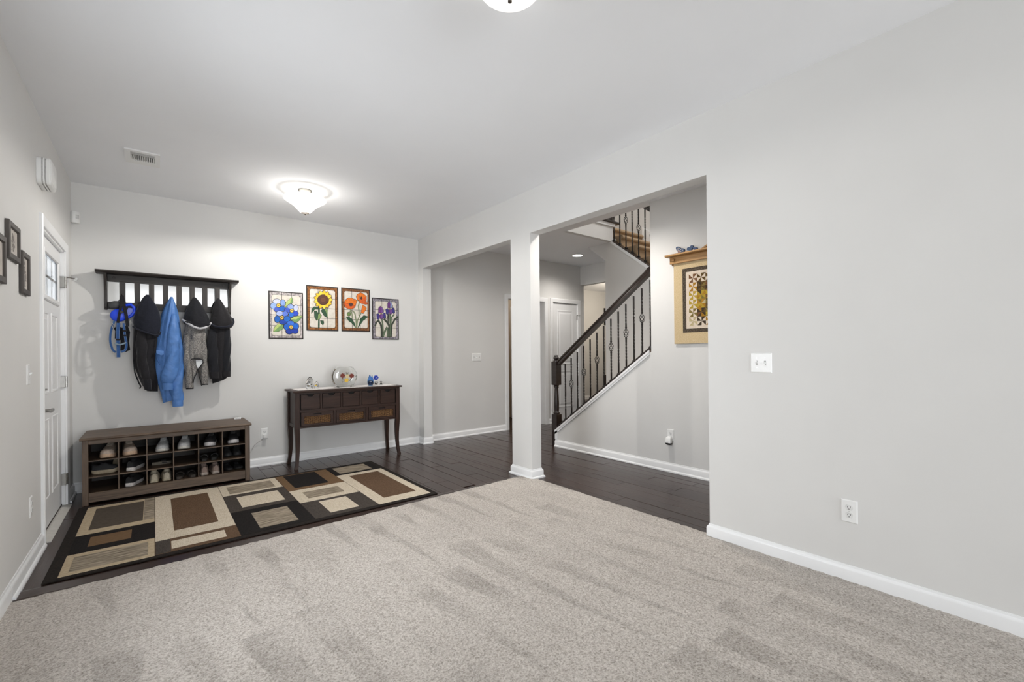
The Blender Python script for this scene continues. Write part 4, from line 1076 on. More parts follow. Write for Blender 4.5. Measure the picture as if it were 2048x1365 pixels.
for k, dx in enumerate((-0.035, 0.045)):
    shoe(at(5, 2, dx, 0.02), R(8), ('black flat in the bottom right cubby, left of the pair', 'black flat in the bottom right cubby, right of the pair')[k], (0.014, 0.014, 0.015), (0.02, 0.018, 0.016), None, None, s=0.78, sole_h=0.010, low=0.55, group='black flats', name='flat_shoe')
# small white box on the bench top
f = thing('small_box', 'small white box on the right end of the bench top', 'box', (0.655, 5.33, 0.5455))
m = MB(); m.box(0.630, 0.690, 5.315, 5.350, 0.5455, 0.5625); obj('case', m, 'plate_white', f, bevel=0.002)
m = MB(); m.box(0.638, 0.682, 5.3142, 5.315, 0.551, 0.557); obj('front_slot', m, flat((0.55, 0.55, 0.55)), f)

# ================================================================== CONSOLE TABLE
wood('console_wood', (0.017, 0.0075, 0.005), (0.050, 0.024, 0.016), 'X', 0.45, 5, 0.1, spec=0.3)
wood('console_wood_z', (0.017, 0.0075, 0.005), (0.050, 0.024, 0.016), 'Z', 0.45, 5, 0.1, spec=0.3)
paint('gap_dark', (0.004, 0.003, 0.003), 0.8, var=0.1)
speckle('wicker', [(0.10, 0.045, 0.018), (0.24, 0.125, 0.055), (0.34, 0.20, 0.095)], 120, 0.6, bump=0.3)
con = thing('console_table', 'dark brown console table with five drawers and three wicker-front drawers', 'console table', (1.74, 5.22, 0))
kx0, kx1, ky0, ky1 = 1.137, 2.306, 5.036, 5.400
TZ = 0.822
m = MB(); m.box(kx0 - 0.018, kx1 + 0.022, ky0 - 0.02, ky1 + 0.02, TZ - 0.020, TZ); obj('table_top', m, 'console_wood', con, bevel=0.004)
def leg(x, y, sx_, sy_):
    """square to the apron, then a gentle sabre curve"""
    rings = []
    for z, o_, w in ((0.801, 0, 0.024), (0.42, 0, 0.024), (0.36, -0.003, 0.0235), (0.27, -0.006, 0.021), (0.18, -0.005, 0.0185), (0.09, 0.001, 0.0165), (0.03, 0.009, 0.017), (0.0, 0.014, 0.018)):
        rings.append([(x + sx_ * o_ + a * w, y + sy_ * o_ + b * w, z) for a, b in ((-1, -1), (1, -1), (1, 1), (-1, 1))])
    m = MB(); m.loft(rings); return obj('leg', m, 'console_wood_z', con, bevel=0.002)
for x, sx_ in ((kx0 + 0.025, -1), (kx1 - 0.025, 1)):
    for y, sy_ in ((ky0 + 0.025, -1), (ky1 - 0.025, 1)): leg(x, y, sx_, sy_)
ax0, ax1 = kx0 + 0.050, kx1 - 0.050
for x in (kx0 + 0.018, kx1 - 0.030):
    m = MB(); m.box(x, x + 0.012, ky0 + 0.05, ky1 - 0.05, 0.455, 0.8015); obj('side_panel', m, 'console_wood_z', con)
    m = MB(); m.box(x - 0.006, x + 0.016, ky0 + 0.05, ky1 - 0.05, 0.425, 0.462); obj('side_rail', m, 'console_wood', con)
m = MB(); m.box(ax0, ax1, ky1 - 0.030, ky1 - 0.018, 0.43, 0.8015); obj('back_panel', m, 'console_wood', con)
m = MB(); m.box(ax0, ax1, ky0 + 0.022, ky1 - 0.031, 0.43, 0.442); obj('bottom_panel', m, 'console_wood', con)
m = MB(); m.box(ax0, ax1, ky0 + 0.020, ky0 + 0.030, 0.44, 0.80); obj('drawer_gap_shade', m, 'gap_dark', con)  # near-black sheet painted as the shade in the drawer gaps
for z0, z1 in ((0.424, 0.444), (0.590, 0.618), (0.782, 0.8015)):
    m = MB(); m.box(ax0, ax1, ky0 + 0.006, ky0 + 0.0195, z0, z1); obj('front_rail', m, 'console_wood', con)
dxs = [(1.196, 1.390), (1.413, 1.607), (1.629, 1.823), (1.845, 2.036), (2.060, 2.247)]
for k in range(4):
    m = MB(); m.box(dxs[k][1] + 0.002, dxs[k + 1][0] - 0.002, ky0 + 0.006, ky0 + 0.0195, 0.6185, 0.7815); obj('front_stile', m, 'console_wood_z', con)
for x0, x1 in dxs:
    xm = (x0 + x1) / 2; r_ = 0.036
    poly = [(x0 + 0.003, 0.6205), (x1 - 0.003, 0.6205), (x1 - 0.003, 0.778)] + [(xm + r_ * math.cos(PI * k / 10), 0.778 - 0.024 * math.sin(PI * k / 10)) for k in range(11)] + [(x0 + 0.003, 0.778)]
    m = MB(); m.prism(poly, 'y', ky0 + 0.003, ky0 + 0.0192); obj('drawer', m, 'console_wood', con, bevel=0.0015)
bxs = [(1.196, 1.528), (1.556, 1.890), (1.918, 2.247)]
for k in range(2):
    m = MB(); m.box(bxs[k][1] + 0.002, bxs[k + 1][0] - 0.002, ky0 + 0.006, ky0 + 0.0195, 0.4445, 0.5895); obj('front_stile', m, 'console_wood_z', con)
for x0, x1 in bxs:
    x0 += 0.003; x1 -= 0.003; xm = (x0 + x1) / 2
    z0, z1 = 0.447, 0.588; wz0, wz1, wx0, wx1 = 0.466, 0.546, x0 + 0.030, x1 - 0.024
    m = MB(); ya, yb_ = ky0 + 0.002, ky0 + 0.019
    for a in ((x0, wx0, z0, z1), (wx1, x1, z0, z1), (wx0, wx1, z0, wz0), (wx0, wx1, wz1, 0.562), (wx0, xm - 0.04, 0.562, 0.574), (xm + 0.04, wx1, 0.562, 0.574), (wx0, wx1, 0.574, z1)):
        m.box(a[0], a[1], ya, yb_, a[2], a[3])
    d = obj('basket_drawer', m, 'console_wood', con)
    m = MB(); nx_, nz_ = 13, 7
    for i in range(nz_):
        z = wz0 + (wz1 - wz0) * (i + 0.5) / nz_
        pts = [(wx0 + (wx1 - wx0) * j / (nx_ * 2), ky0 + 0.013 - 0.0055 * math.cos(PI * (j / 2 + i)) , z) for j in range(nx_ * 2 + 1)]
        m.tube(pts, 0.0036, 5)
    w_ = obj('wicker_weave', m, 'wicker', d, smooth=60); w_['kind'] = 'stuff'
    m = MB()
    for j in range(nx_): x = wx0 + (wx1 - wx0) * (j + 0.5) / nx_; m.tube([(x, ky0 + 0.0145, wz0), (x, ky0 + 0.0145, wz1)], 0.0024, 5)
    w_ = obj('wicker_stakes', m, 'wicker', d); w_['kind'] = 'stuff'

# ---- things on the console
paint('lace_white', (0.72, 0.69, 0.67), 0.95, var=0.08, scale=80, bump=0.5, bscale=400)
m = MB(); ys0, ys1, xs0, xs1 = 5.075, 5.385, 1.185, 2.275
top_ = []
for k in range(49): top_.append((xs0 + (xs1 - xs0) * k / 48, ys0 + 0.010 * abs(math.sin(PI * k / 2.0 * 0.999 + 0.3))))
for k in range(13): top_.append((xs1 + 0.010 * abs(math.sin(PI * k / 2 + 0.3)), ys0 + (ys1 - ys0) * k / 12))
for k in range(49): top_.append((xs1 - (xs1 - xs0) * k / 48, ys1 - 0.010 * abs(math.sin(PI * k / 2 + 0.3))))
for k in range(13): top_.append((xs0 - 0.010 * abs(math.sin(PI * k / 2 + 0.3)), ys1 - (ys1 - ys0) * k / 12))
m.prism(top_, 'z', TZ + 0.0004, TZ + 0.0028)
tag(obj('table_runner', m, 'lace_white'), 'white scalloped lace runner lying on the console table', 'table runner')
ZT = TZ + 0.003
glass('clear_glass', (0.98, 0.985, 0.98)); glass('amber_glass', (0.95, 0.72, 0.25), 0.03); glass('smoke_glass', (0.45, 0.40, 0.34), 0.03)
glass('sky_glass', (0.30, 0.55, 0.92), 0.04); glass('cobalt_glass', (0.03, 0.08, 0.55), 0.03)
def pillow_bowl(cx_, cy_, rad, dep, z0, wall):
    """round flat-sided vase: rings stacked upwards, open top"""
    rows = []
    for k in range(23):
        a = -1.05 + (1.05 + 0.93) * k / 22; z = z0 + rad * math.sin(1.05) * 0.985 + rad * math.sin(a); w = rad * math.cos(a)
        rows.append((z, w, dep * (0.55 + 0.45 * math.cos(a) ** 0.5)))
    def ring(z, w, d): return [(cx_ + w * math.copysign(abs(math.cos(t)) ** 0.8, math.cos(t)), cy_ + d * math.copysign(abs(math.sin(t)) ** 0.35, math.sin(t)), z) for t in [2 * PI * j / 40 for j in range(40)]]
    m = MB(); rs = [ring(*r_) for r_ in rows] + [ring(max(r_[0], z0 + 0.006), max(r_[1] - wall, 0.01), max(r_[2] - wall, 0.008)) for r_ in rows[::-1]]
    m.loft(rs); return m, rows
bcx, bcy, brad = 1.704, 5.21, 0.140
f = thing('glass_bowl', 'large round flat-sided glass bowl with painted red and yellow flowers', 'glass bowl', (bcx, bcy, ZT))
m, rws = pillow_bowl(bcx, bcy, brad, 0.052, ZT, 0.004); obj('bowl', m, 'clear_glass', f, smooth=50)
zc = ZT + brad * math.sin(1.05)
def bloom(dx, dz, r, col, n=7, y=bcy - 0.0535):
    m = MB()
    pts = [(bcx + dx + r * (1 + 0.16 * math.cos(n * a)) * math.cos(a), zc + dz + r * (1 + 0.16 * math.cos(n * a)) * math.sin(a)) for a in [2 * PI * k / 28 for k in range(28)]]
    m.prism(pts, 'y', y - 0.0012, y); return m
obj('painted_flower', bloom(-0.036, 0.012, 0.027, None), flat((0.16, 0.022, 0.01), 0.4), f); obj('painted_flower', bloom(0.066, 0.006, 0.027, None), flat((0.16, 0.022, 0.01), 0.4), f)
obj('painted_flower', bloom(0.008, -0.042, 0.023, None, 5), flat((0.72, 0.46, 0.05), 0.4), f)
obj('painted_flower', bloom(0.018, 0.004, 0.022, None, 5), flat((0.62, 0.50, 0.28), 0.4), f)
for pts in ([(-0.036, -0.014), (-0.045, -0.04), (-0.04, -0.066)], [(-0.036, -0.014), (-0.02, -0.04), (-0.028, -0.062)], [(0.066, -0.02), (0.05, -0.045), (0.055, -0.066)], [(0.066, -0.02), (0.04, -0.05), (0.035, -0.064)], [(0.11, -0.055), (0.118, -0.03), (0.125, -0.005)], [(0.01, 0.025), (0.004, 0.05)], [(0.022, 0.025), (0.028, 0.048)]):
    m = MB(); m.tube([(bcx + a, bcy - 0.054, zc + b) for a, b in pts], 0.0024, 6); obj('painted_stem', m, flat((0.07, 0.06, 0.02)), f)
m = MB(); m.prism([(bcx + 0.118, zc - 0.012), (bcx + 0.126, zc + 0.012), (bcx + 0.112, zc + 0.004)], 'y', bcy - 0.05, bcy - 0.048); obj('painted_leaf', m, flat((0.02, 0.02, 0.02)), f)
# warm painted band seen through the left flank
m = MB()
for k in range(14):
    a0, a1 = 2.45 + 1.35 * k / 14, 2.45 + 1.35 * (k + 1) / 14
    m.add([(bcx + (brad - 0.006) * math.cos(a_), y_, zc + (brad - 0.006) * math.sin(a_)) for a_, y_ in ((a0, bcy - 0.03), (a1, bcy - 0.03), (a1, bcy + 0.03), (a0, bcy + 0.03))], [(0, 1, 2, 3)])
o = obj('painted_band', m, flat((0.50, 0.28, 0.05), 0.4), f, smooth=60); o.modifiers.new('thick', 'SOLIDIFY').thickness = 0.001
def egg(x, y, rx, ry, h_, mat, name, label, core):
    f = thing(name, label, 'paperweight', (x, y, ZT))
    m = MB(); m.loft([[(x + rx * r_ * math.cos(2 * PI * k / 24) + sh * rx, y + ry * r_ * math.sin(2 * PI * k / 24), ZT + h_ * t) for k in range(24)] for t, r_, sh in ((0, 0.72, 0), (0.06, 0.86, 0), (0.25, 1.0, 0), (0.45, 0.98, 0), (0.65, 0.85, 0.05), (0.82, 0.6, 0.08), (0.94, 0.33, 0.1), (1.0, 0.05, 0.1))]); obj('glass_body', m, mat, f, smooth=60)
    for dx, dz, r_, c_ in core:
        m = MB(); m.lathe([(0.001, -r_ * 0.5), (r_ * 0.8, -r_ * 0.3), (r_, 0), (r_ * 0.7, r_ * 0.4), (0.001, r_ * 0.5)], (x + dx, y - 0.012, ZT + dz), 8); obj('inner_flower', m, flat(c_, 0.4), f, smooth=50)
egg(1.326, 5.20, 0.042, 0.034, 0.136, 'clear_glass', 'glass_paperweight', 'tall clear egg-shaped glass paperweight with gold flecks on the console', [(-0.016, 0.035, 0.016, (0.7, 0.45, 0.05)), (-0.008, 0.075, 0.015, (0.10, 0.06, 0.02)), (0.012, 0.05, 0.010, (0.22, 0.14, 0.05)), (-0.022, 0.06, 0.008, (0.5, 0.33, 0.05)), (0.016, 0.022, 0.009, (0.6, 0.5, 0.3))])
egg(1.398, 5.21, 0.026, 0.022, 0.080, 'clear_glass', 'glass_paperweight', 'short glass paperweight with a yellow flower beside the tall one', [(-0.008, 0.035, 0.014, (0.75, 0.5, 0.05)), (0.006, 0.05, 0.008, (0.3, 0.16, 0.04)), (0.010, 0.025, 0.008, (0.7, 0.55, 0.2))])
f = thing('glass_vase', 'small pale blue glass vase with jagged rim on the console', 'vase', (2.005, 5.19, ZT))
m = MB(); rs = []
for t, r_ in ((0, 0.022), (0.08, 0.029), (0.25, 0.036), (0.45, 0.037), (0.65, 0.033), (0.82, 0.026), (1.0, 0.020)):
    rs.append([(2.005 + r_ * math.cos(2 * PI * k / 20), 5.19 + r_ * math.sin(2 * PI * k / 20), ZT + 0.118 * t + (0.014 * math.cos(3 * 2 * PI * k / 20 + 1.0) if t == 1 else 0)) for k in range(20)])
rs += [[((p[0] - 2.005) * 0.88 + 2.005, (p[1] - 5.19) * 0.88 + 5.19, max(p[2], ZT + 0.008)) for p in r_] for r_ in rs[::-1]]
m.loft(rs); obj('vase_body', m, 'sky_glass', f, smooth=50)
m = MB(); m.lathe([(0.001, 0.010), (0.030, 0.012), (0.032, 0.045), (0.020, 0.062), (0.001, 0.066)], (2.005, 5.19, ZT), 16); obj('tinted_core', m, flat((0.10, 0.27, 0.66), 0.3), f, smooth=50)
f = thing('glass_flower', 'cobalt blue glass flower on a clear foot behind the blue vase', 'glass ornament', (2.076, 5.215, ZT))
for k in range(6):
    a = 2 * PI * k / 6; m = MB(); c0 = (2.076 + 0.018 * math.cos(a), 5.20, ZT + 0.092 + 0.018 * math.sin(a))
    m.loft([[(c0[0] + 0.015 * s_ * math.cos(2 * PI * j / 10), c0[1] + dy, c0[2] + 0.013 * s_ * math.sin(2 * PI * j / 10)) for j in range(10)] for s_, dy in ((0.5, -0.004), (1, 0), (0.5, 0.005))]); obj('petal', m, flat((0.012, 0.04, 0.36), 0.12), f, smooth=60)
m = MB(); m.tube([(2.076, 5.205, ZT + 0.09), (2.074, 5.212, ZT + 0.05), (2.080, 5.215, ZT + 0.012)], 0.003, 8); obj('stem', m, 'clear_glass', f, smooth=60)
m = MB(); m.lathe([(0.016, 0.0), (0.020, 0.01), (0.024, 0.035), (0.022, 0.045), (0.018, 0.044), (0.018, 0.012), (0.001, 0.008)], (2.082, 5.215, ZT), 18); obj('foot_cup', m, 'clear_glass', f, smooth=50)
m = MB(); m.lathe([(0.001, 0.012), (0.014, 0.014), (0.015, 0.030), (0.001, 0.034)], (2.082, 5.215, ZT), 10); obj('inner_stone', m, flat((0.34, 0.25, 0.15)), f, smooth=50)
f = thing('glass_shell', 'small clear glass shell on the right end of the runner', 'glass ornament', (2.150, 5.23, ZT))
m = MB(); m.loft([[(2.150 + 0.026 * r_ * math.cos(2 * PI * k / 20) * (1 + 0.08 * math.cos(5 * 2 * PI * k / 20)), 5.23 + 0.020 * r_ * math.sin(2 * PI * k / 20), ZT + z) for k in range(20)] for z, r_ in ((0, 0.7), (0.012, 1.0), (0.028, 0.9), (0.042, 0.5), (0.048, 0.1))]); obj('shell_body', m, 'clear_glass', f, smooth=60)
m = MB(); m.loft([[(2.150 + 0.012 * r_ * math.cos(2 * PI * k / 10), 5.23 + 0.010 * r_ * math.sin(2 * PI * k / 10), ZT + z) for k in range(10)] for z, r_ in ((0.006, 0.6), (0.016, 1.0), (0.028, 0.4))]); obj('pearl_core', m, flat((0.75, 0.72, 0.68), 0.3), f, smooth=60)

# ================================================================== FOUR FLOWER PANELS
ART = {
  'blue': dict(border=(0.42, 0.38, 0.38), v=[0.37, 0.66], h=[0.72, 0.5, 0.28], inner=[(0.089, 0.923), (0.911, 0.069)], shapes=[
    ('leaf', (0.42,0.52,0.16),[(0.466,0.677),(0.491,0.776),(0.664,0.892),(0.606,0.753)]),
    ('leaf', (0.16,0.3,0.1),[(0.664,0.892),(0.693,0.794),(0.606,0.715),(0.472,0.677),(0.606,0.753)]),
    ('leaf', (0.42,0.52,0.16),[(0.606,0.419),(0.759,0.489),(0.976,0.505),(0.784,0.419)]),
    ('leaf', (0.16,0.3,0.1),[(0.976,0.505),(0.874,0.402),(0.771,0.343),(0.606,0.415),(0.784,0.419)]),
    ('leaf', (0.42,0.52,0.16),[(0.121,0.143),(0.159,0.24),(0.261,0.315),(0.376,0.308),(0.249,0.223)]),
    ('leaf', (0.16,0.3,0.1),[(0.376,0.308),(0.414,0.29),(0.401,0.215),(0.274,0.154),(0.121,0.143),(0.249,0.223)]),
    ('petal', (0.55,0.58,0.74),[(0.338,0.788),(0.324,0.759),(0.284,0.737),(0.23,0.728),(0.175,0.733),(0.136,0.751),(0.121,0.778),(0.136,0.806),(0.176,0.828),(0.23,0.838),(0.284,0.833),(0.324,0.815)]),
    ('petal', (0.2,0.32,0.66),[(0.472,0.761),(0.463,0.726),(0.437,0.699),(0.402,0.688),(0.367,0.696),(0.341,0.721),(0.332,0.755),(0.341,0.79),(0.367,0.817),(0.402,0.828),(0.437,0.82),(0.463,0.795)]),
    ('petal', (0.25,0.38,0.7),[(0.232,0.691),(0.22,0.656),(0.186,0.63),(0.14,0.619),(0.094,0.627),(0.061,0.651),(0.048,0.684),(0.061,0.719),(0.094,0.745),(0.14,0.756),(0.186,0.749),(0.22,0.725)]),
    ('petal', (0.05,0.1,0.5),[(0.313,0.62),(0.301,0.592),(0.271,0.571),(0.23,0.562),(0.188,0.568),(0.158,0.588),(0.147,0.615),(0.158,0.643),(0.188,0.664),(0.23,0.673),(0.271,0.667),(0.302,0.648)]),
    ('petal', (0.0,0.11,0.5),[(0.478,0.64),(0.466,0.613),(0.431,0.592),(0.383,0.583),(0.335,0.589),(0.3,0.607),(0.287,0.633),(0.3,0.661),(0.335,0.681),(0.383,0.69),(0.431,0.685),(0.466,0.667)]),
    ('petal', (0.25,0.35,0.66),[(0.711,0.691),(0.698,0.662),(0.665,0.64),(0.619,0.631),(0.573,0.637),(0.539,0.656),(0.527,0.684),(0.539,0.712),(0.573,0.734),(0.619,0.744),(0.665,0.738),(0.699,0.719)]),
    ('petal', (0.5,0.54,0.72),[(0.852,0.668),(0.842,0.632),(0.815,0.605),(0.778,0.594),(0.741,0.602),(0.714,0.627),(0.704,0.662),(0.714,0.698),(0.741,0.725),(0.779,0.736),(0.816,0.728),(0.843,0.703)]),
    ('petal', (0.04,0.09,0.5),[(0.619,0.612),(0.607,0.584),(0.574,0.562),(0.529,0.553),(0.485,0.559),(0.452,0.579),(0.44,0.606),(0.452,0.634),(0.485,0.656),(0.53,0.665),(0.574,0.659),(0.607,0.64)]),
    ('petal', (0.02,0.06,0.5),[(0.851,0.549),(0.839,0.521),(0.805,0.5),(0.759,0.491),(0.713,0.497),(0.679,0.516),(0.667,0.543),(0.68,0.571),(0.713,0.592),(0.759,0.601),(0.805,0.595),(0.839,0.576)]),
    ('petal', (0.01,0.13,0.55),[(0.714,0.521),(0.704,0.49),(0.676,0.467),(0.638,0.458),(0.599,0.465),(0.571,0.487),(0.561,0.517),(0.572,0.547),(0.6,0.571),(0.638,0.58),(0.676,0.573),(0.704,0.552)]),
    ('petal', (0.35,0.43,0.72),[(0.408,0.535),(0.395,0.508),(0.357,0.487),(0.306,0.479),(0.255,0.485),(0.218,0.503),(0.204,0.529),(0.218,0.557),(0.255,0.577),(0.306,0.586),(0.357,0.58),(0.395,0.562)]),
    ('petal', (0.09,0.17,0.6),[(0.545,0.53),(0.534,0.5),(0.505,0.477),(0.466,0.467),(0.426,0.474),(0.397,0.496),(0.387,0.526),(0.397,0.556),(0.426,0.579),(0.466,0.588),(0.505,0.582),(0.534,0.56)]),
    ('petal', (0.0,0.1,0.45),[(0.312,0.413),(0.302,0.376),(0.274,0.348),(0.236,0.337),(0.198,0.346),(0.17,0.373),(0.159,0.409),(0.17,0.446),(0.198,0.474),(0.236,0.484),(0.274,0.476),(0.302,0.449)]),
    ('petal', (0.0,0.04,0.33),[(0.51,0.357),(0.495,0.331),(0.456,0.311),(0.402,0.303),(0.347,0.309),(0.308,0.327),(0.293,0.352),(0.308,0.378),(0.347,0.397),(0.402,0.405),(0.456,0.4),(0.496,0.382)]),
    ('petal', (0.0,0.12,0.5),[(0.612,0.429),(0.599,0.398),(0.564,0.375),(0.516,0.366),(0.469,0.373),(0.434,0.395),(0.421,0.424),(0.434,0.455),(0.469,0.478),(0.517,0.487),(0.564,0.481),(0.599,0.459)]),
    ('petal', (0.03,0.14,0.6),[(0.727,0.333),(0.712,0.304),(0.672,0.283),(0.618,0.274),(0.564,0.281),(0.524,0.301),(0.51,0.329),(0.525,0.357),(0.564,0.378),(0.618,0.387),(0.673,0.381),(0.712,0.361)]),
    ('petal', (0.0,0.1,0.5),[(0.599,0.26),(0.587,0.225),(0.554,0.198),(0.51,0.189),(0.465,0.197),(0.433,0.223),(0.421,0.257),(0.433,0.292),(0.465,0.318),(0.51,0.329),(0.555,0.32),(0.587,0.295)]),
    ('petal', (0.0,0.11,0.55),[(0.86,0.273),(0.848,0.237),(0.816,0.211),(0.771,0.201),(0.727,0.21),(0.694,0.235),(0.682,0.27),(0.694,0.306),(0.727,0.333),(0.771,0.343),(0.816,0.334),(0.849,0.309)]),
    ('petal', (0.0,0.03,0.3),[(0.682,0.162),(0.668,0.131),(0.631,0.109),(0.58,0.1),(0.529,0.108),(0.492,0.13),(0.478,0.16),(0.492,0.191),(0.529,0.213),(0.58,0.222),(0.631,0.215),(0.668,0.193)]),
    ('petal', (0.0,0.03,0.32),[(0.841,0.173),(0.828,0.144),(0.793,0.123),(0.745,0.115),(0.698,0.123),(0.663,0.143),(0.65,0.171),(0.663,0.2),(0.698,0.221),(0.746,0.229),(0.793,0.222),(0.828,0.201)]),
    ('flower_centre', (0.75,0.5,0.08),[(0.328,0.704),(0.318,0.681),(0.291,0.666),(0.258,0.665),(0.231,0.678),(0.221,0.7),(0.231,0.723),(0.258,0.738),(0.291,0.739),(0.318,0.726)]),
    ('flower_eye', (0.1,0.03,0.02),[(0.294,0.703),(0.284,0.69),(0.265,0.69),(0.255,0.701),(0.265,0.714),(0.284,0.714)]),
    ('flower_centre', (0.75,0.5,0.08),[(0.711,0.606),(0.7,0.582),(0.674,0.567),(0.64,0.566),(0.614,0.58),(0.603,0.602),(0.614,0.626),(0.641,0.641),(0.674,0.642),(0.7,0.629)]),
    ('flower_eye', (0.1,0.03,0.02),[(0.676,0.605),(0.667,0.592),(0.647,0.592),(0.638,0.604),(0.648,0.616),(0.667,0.617)]),
    ('flower_centre', (0.75,0.5,0.08),[(0.423,0.448),(0.413,0.425),(0.386,0.41),(0.353,0.409),(0.326,0.422),(0.316,0.445),(0.327,0.468),(0.353,0.483),(0.386,0.484),(0.413,0.47)]),
    ('flower_eye', (0.1,0.03,0.02),[(0.389,0.447),(0.379,0.435),(0.36,0.434),(0.351,0.446),(0.36,0.458),(0.379,0.459)]),
    ('flower_centre', (0.75,0.5,0.08),[(0.685,0.252),(0.674,0.228),(0.647,0.214),(0.614,0.213),(0.588,0.227),(0.577,0.25),(0.588,0.273),(0.614,0.288),(0.648,0.289),(0.674,0.275)]),
    ('flower_eye', (0.1,0.03,0.02),[(0.65,0.251),(0.641,0.239),(0.621,0.239),(0.612,0.251),(0.621,0.263),(0.641,0.263)]),
  ]),
  'sun': dict(border=(0.24, 0.1, 0.035), v=[0.36, 0.65], h=[0.72, 0.5, 0.28], inner=[(0.104, 0.918), (0.897, 0.072)], shapes=[
    ('stem', (0.02,0.07,0.03),[(0.361,0.526),(0.414,0.528),(0.401,0.07),(0.348,0.07)]),
    ('leaf', (0.02,0.07,0.03),[(0.446,0.445),(0.513,0.493),(0.599,0.449),(0.65,0.289),(0.538,0.343)]),
    ('leaf', (0.2,0.3,0.1),[(0.54,0.494),(0.646,0.497),(0.657,0.298),(0.598,0.43)]),
    ('leaf', (0.02,0.07,0.03),[(0.147,0.373),(0.162,0.475),(0.236,0.527),(0.361,0.517),(0.354,0.47),(0.261,0.468)]),
    ('leaf', (0.02,0.07,0.03),[(0.234,0.421),(0.3,0.441),(0.353,0.386),(0.338,0.274),(0.304,0.223),(0.245,0.31)]),
    ('leaf', (0.2,0.3,0.1),[(0.359,0.368),(0.406,0.388),(0.458,0.342),(0.431,0.285),(0.337,0.237)]),
    ('leaf', (0.02,0.07,0.03),[(0.423,0.229),(0.523,0.221),(0.529,0.174),(0.502,0.127),(0.442,0.173)]),
    ('petal_back', (0.45,0.16,0.03),[(0.674,0.699),(0.741,0.703),(0.779,0.678),(0.799,0.66),(0.769,0.648),(0.719,0.634),(0.66,0.654)]),
    ('petal_back', (0.45,0.16,0.03),[(0.657,0.649),(0.718,0.632),(0.735,0.597),(0.742,0.574),(0.709,0.572),(0.656,0.575),(0.617,0.612)]),
    ('petal_back', (0.45,0.16,0.03),[(0.611,0.609),(0.654,0.574),(0.648,0.536),(0.64,0.512),(0.61,0.522),(0.566,0.541),(0.553,0.587)]),
    ('petal_back', (0.45,0.16,0.03),[(0.546,0.586),(0.562,0.54),(0.535,0.507),(0.513,0.488),(0.492,0.506),(0.465,0.537),(0.483,0.584)]),
    ('petal_back', (0.45,0.16,0.03),[(0.475,0.585),(0.462,0.538),(0.417,0.516),(0.387,0.505),(0.379,0.528),(0.375,0.565),(0.418,0.602)]),
    ('petal_back', (0.45,0.16,0.03),[(0.413,0.605),(0.372,0.566),(0.319,0.56),(0.286,0.559),(0.293,0.582),(0.312,0.618),(0.374,0.639)]),
    ('petal_back', (0.45,0.16,0.03),[(0.371,0.644),(0.311,0.62),(0.261,0.63),(0.231,0.639),(0.252,0.658),(0.29,0.686),(0.357,0.687)]),
    ('petal_back', (0.45,0.16,0.03),[(0.357,0.692),(0.29,0.688),(0.253,0.712),(0.232,0.73),(0.262,0.742),(0.313,0.755),(0.372,0.736)]),
    ('petal_back', (0.45,0.16,0.03),[(0.375,0.741),(0.314,0.757),(0.297,0.792),(0.29,0.814),(0.323,0.816),(0.376,0.814),(0.415,0.778)]),
    ('petal_back', (0.45,0.16,0.03),[(0.421,0.781),(0.378,0.815),(0.384,0.853),(0.392,0.876),(0.422,0.868),(0.466,0.849),(0.478,0.803)]),
    ('petal_back', (0.45,0.16,0.03),[(0.486,0.805),(0.469,0.85),(0.497,0.883),(0.518,0.903),(0.539,0.885),(0.566,0.854),(0.549,0.807)]),
    ('petal_back', (0.45,0.16,0.03),[(0.556,0.807),(0.569,0.854),(0.614,0.877),(0.644,0.889),(0.652,0.866),(0.657,0.828),(0.613,0.79)]),
    ('petal_back', (0.45,0.16,0.03),[(0.619,0.787),(0.659,0.827),(0.712,0.834),(0.745,0.835),(0.738,0.812),(0.719,0.775),(0.658,0.753)]),
    ('petal_back', (0.45,0.16,0.03),[(0.661,0.748),(0.72,0.773),(0.77,0.763),(0.8,0.754),(0.78,0.734),(0.741,0.706),(0.674,0.704)]),
    ('petal', (0.85,0.6,0.06),[(0.668,0.73),(0.734,0.748),(0.78,0.73),(0.813,0.707),(0.78,0.682),(0.733,0.66),(0.667,0.673)]),
    ('petal', (0.82,0.5,0.02),[(0.669,0.676),(0.737,0.67),(0.765,0.638),(0.778,0.606),(0.733,0.595),(0.679,0.591),(0.631,0.624)]),
    ('petal', (0.82,0.5,0.02),[(0.634,0.627),(0.689,0.598),(0.692,0.56),(0.683,0.526),(0.637,0.531),(0.588,0.545),(0.568,0.592)]),
    ('petal', (0.85,0.6,0.06),[(0.572,0.593),(0.601,0.549),(0.578,0.514),(0.549,0.486),(0.512,0.506),(0.48,0.535),(0.493,0.584)]),
    ('petal', (0.82,0.5,0.02),[(0.497,0.584),(0.493,0.534),(0.45,0.509),(0.407,0.495),(0.389,0.524),(0.38,0.561),(0.424,0.601)]),
    ('petal', (0.82,0.5,0.02),[(0.427,0.6),(0.391,0.556),(0.338,0.548),(0.291,0.548),(0.294,0.581),(0.311,0.618),(0.375,0.64)]),
    ('petal', (0.85,0.6,0.06),[(0.377,0.637),(0.317,0.61),(0.266,0.619),(0.226,0.634),(0.251,0.663),(0.29,0.691),(0.359,0.691)]),
    ('petal', (0.82,0.5,0.02),[(0.359,0.688),(0.289,0.682),(0.252,0.707),(0.228,0.734),(0.268,0.753),(0.32,0.766),(0.378,0.743)]),
    ('petal', (0.82,0.5,0.02),[(0.376,0.74),(0.313,0.757),(0.298,0.793),(0.295,0.825),(0.342,0.83),(0.395,0.825),(0.43,0.784)]),
    ('petal', (0.85,0.6,0.06),[(0.426,0.783),(0.383,0.819),(0.394,0.857),(0.413,0.888),(0.455,0.877),(0.497,0.855),(0.5,0.806)]),
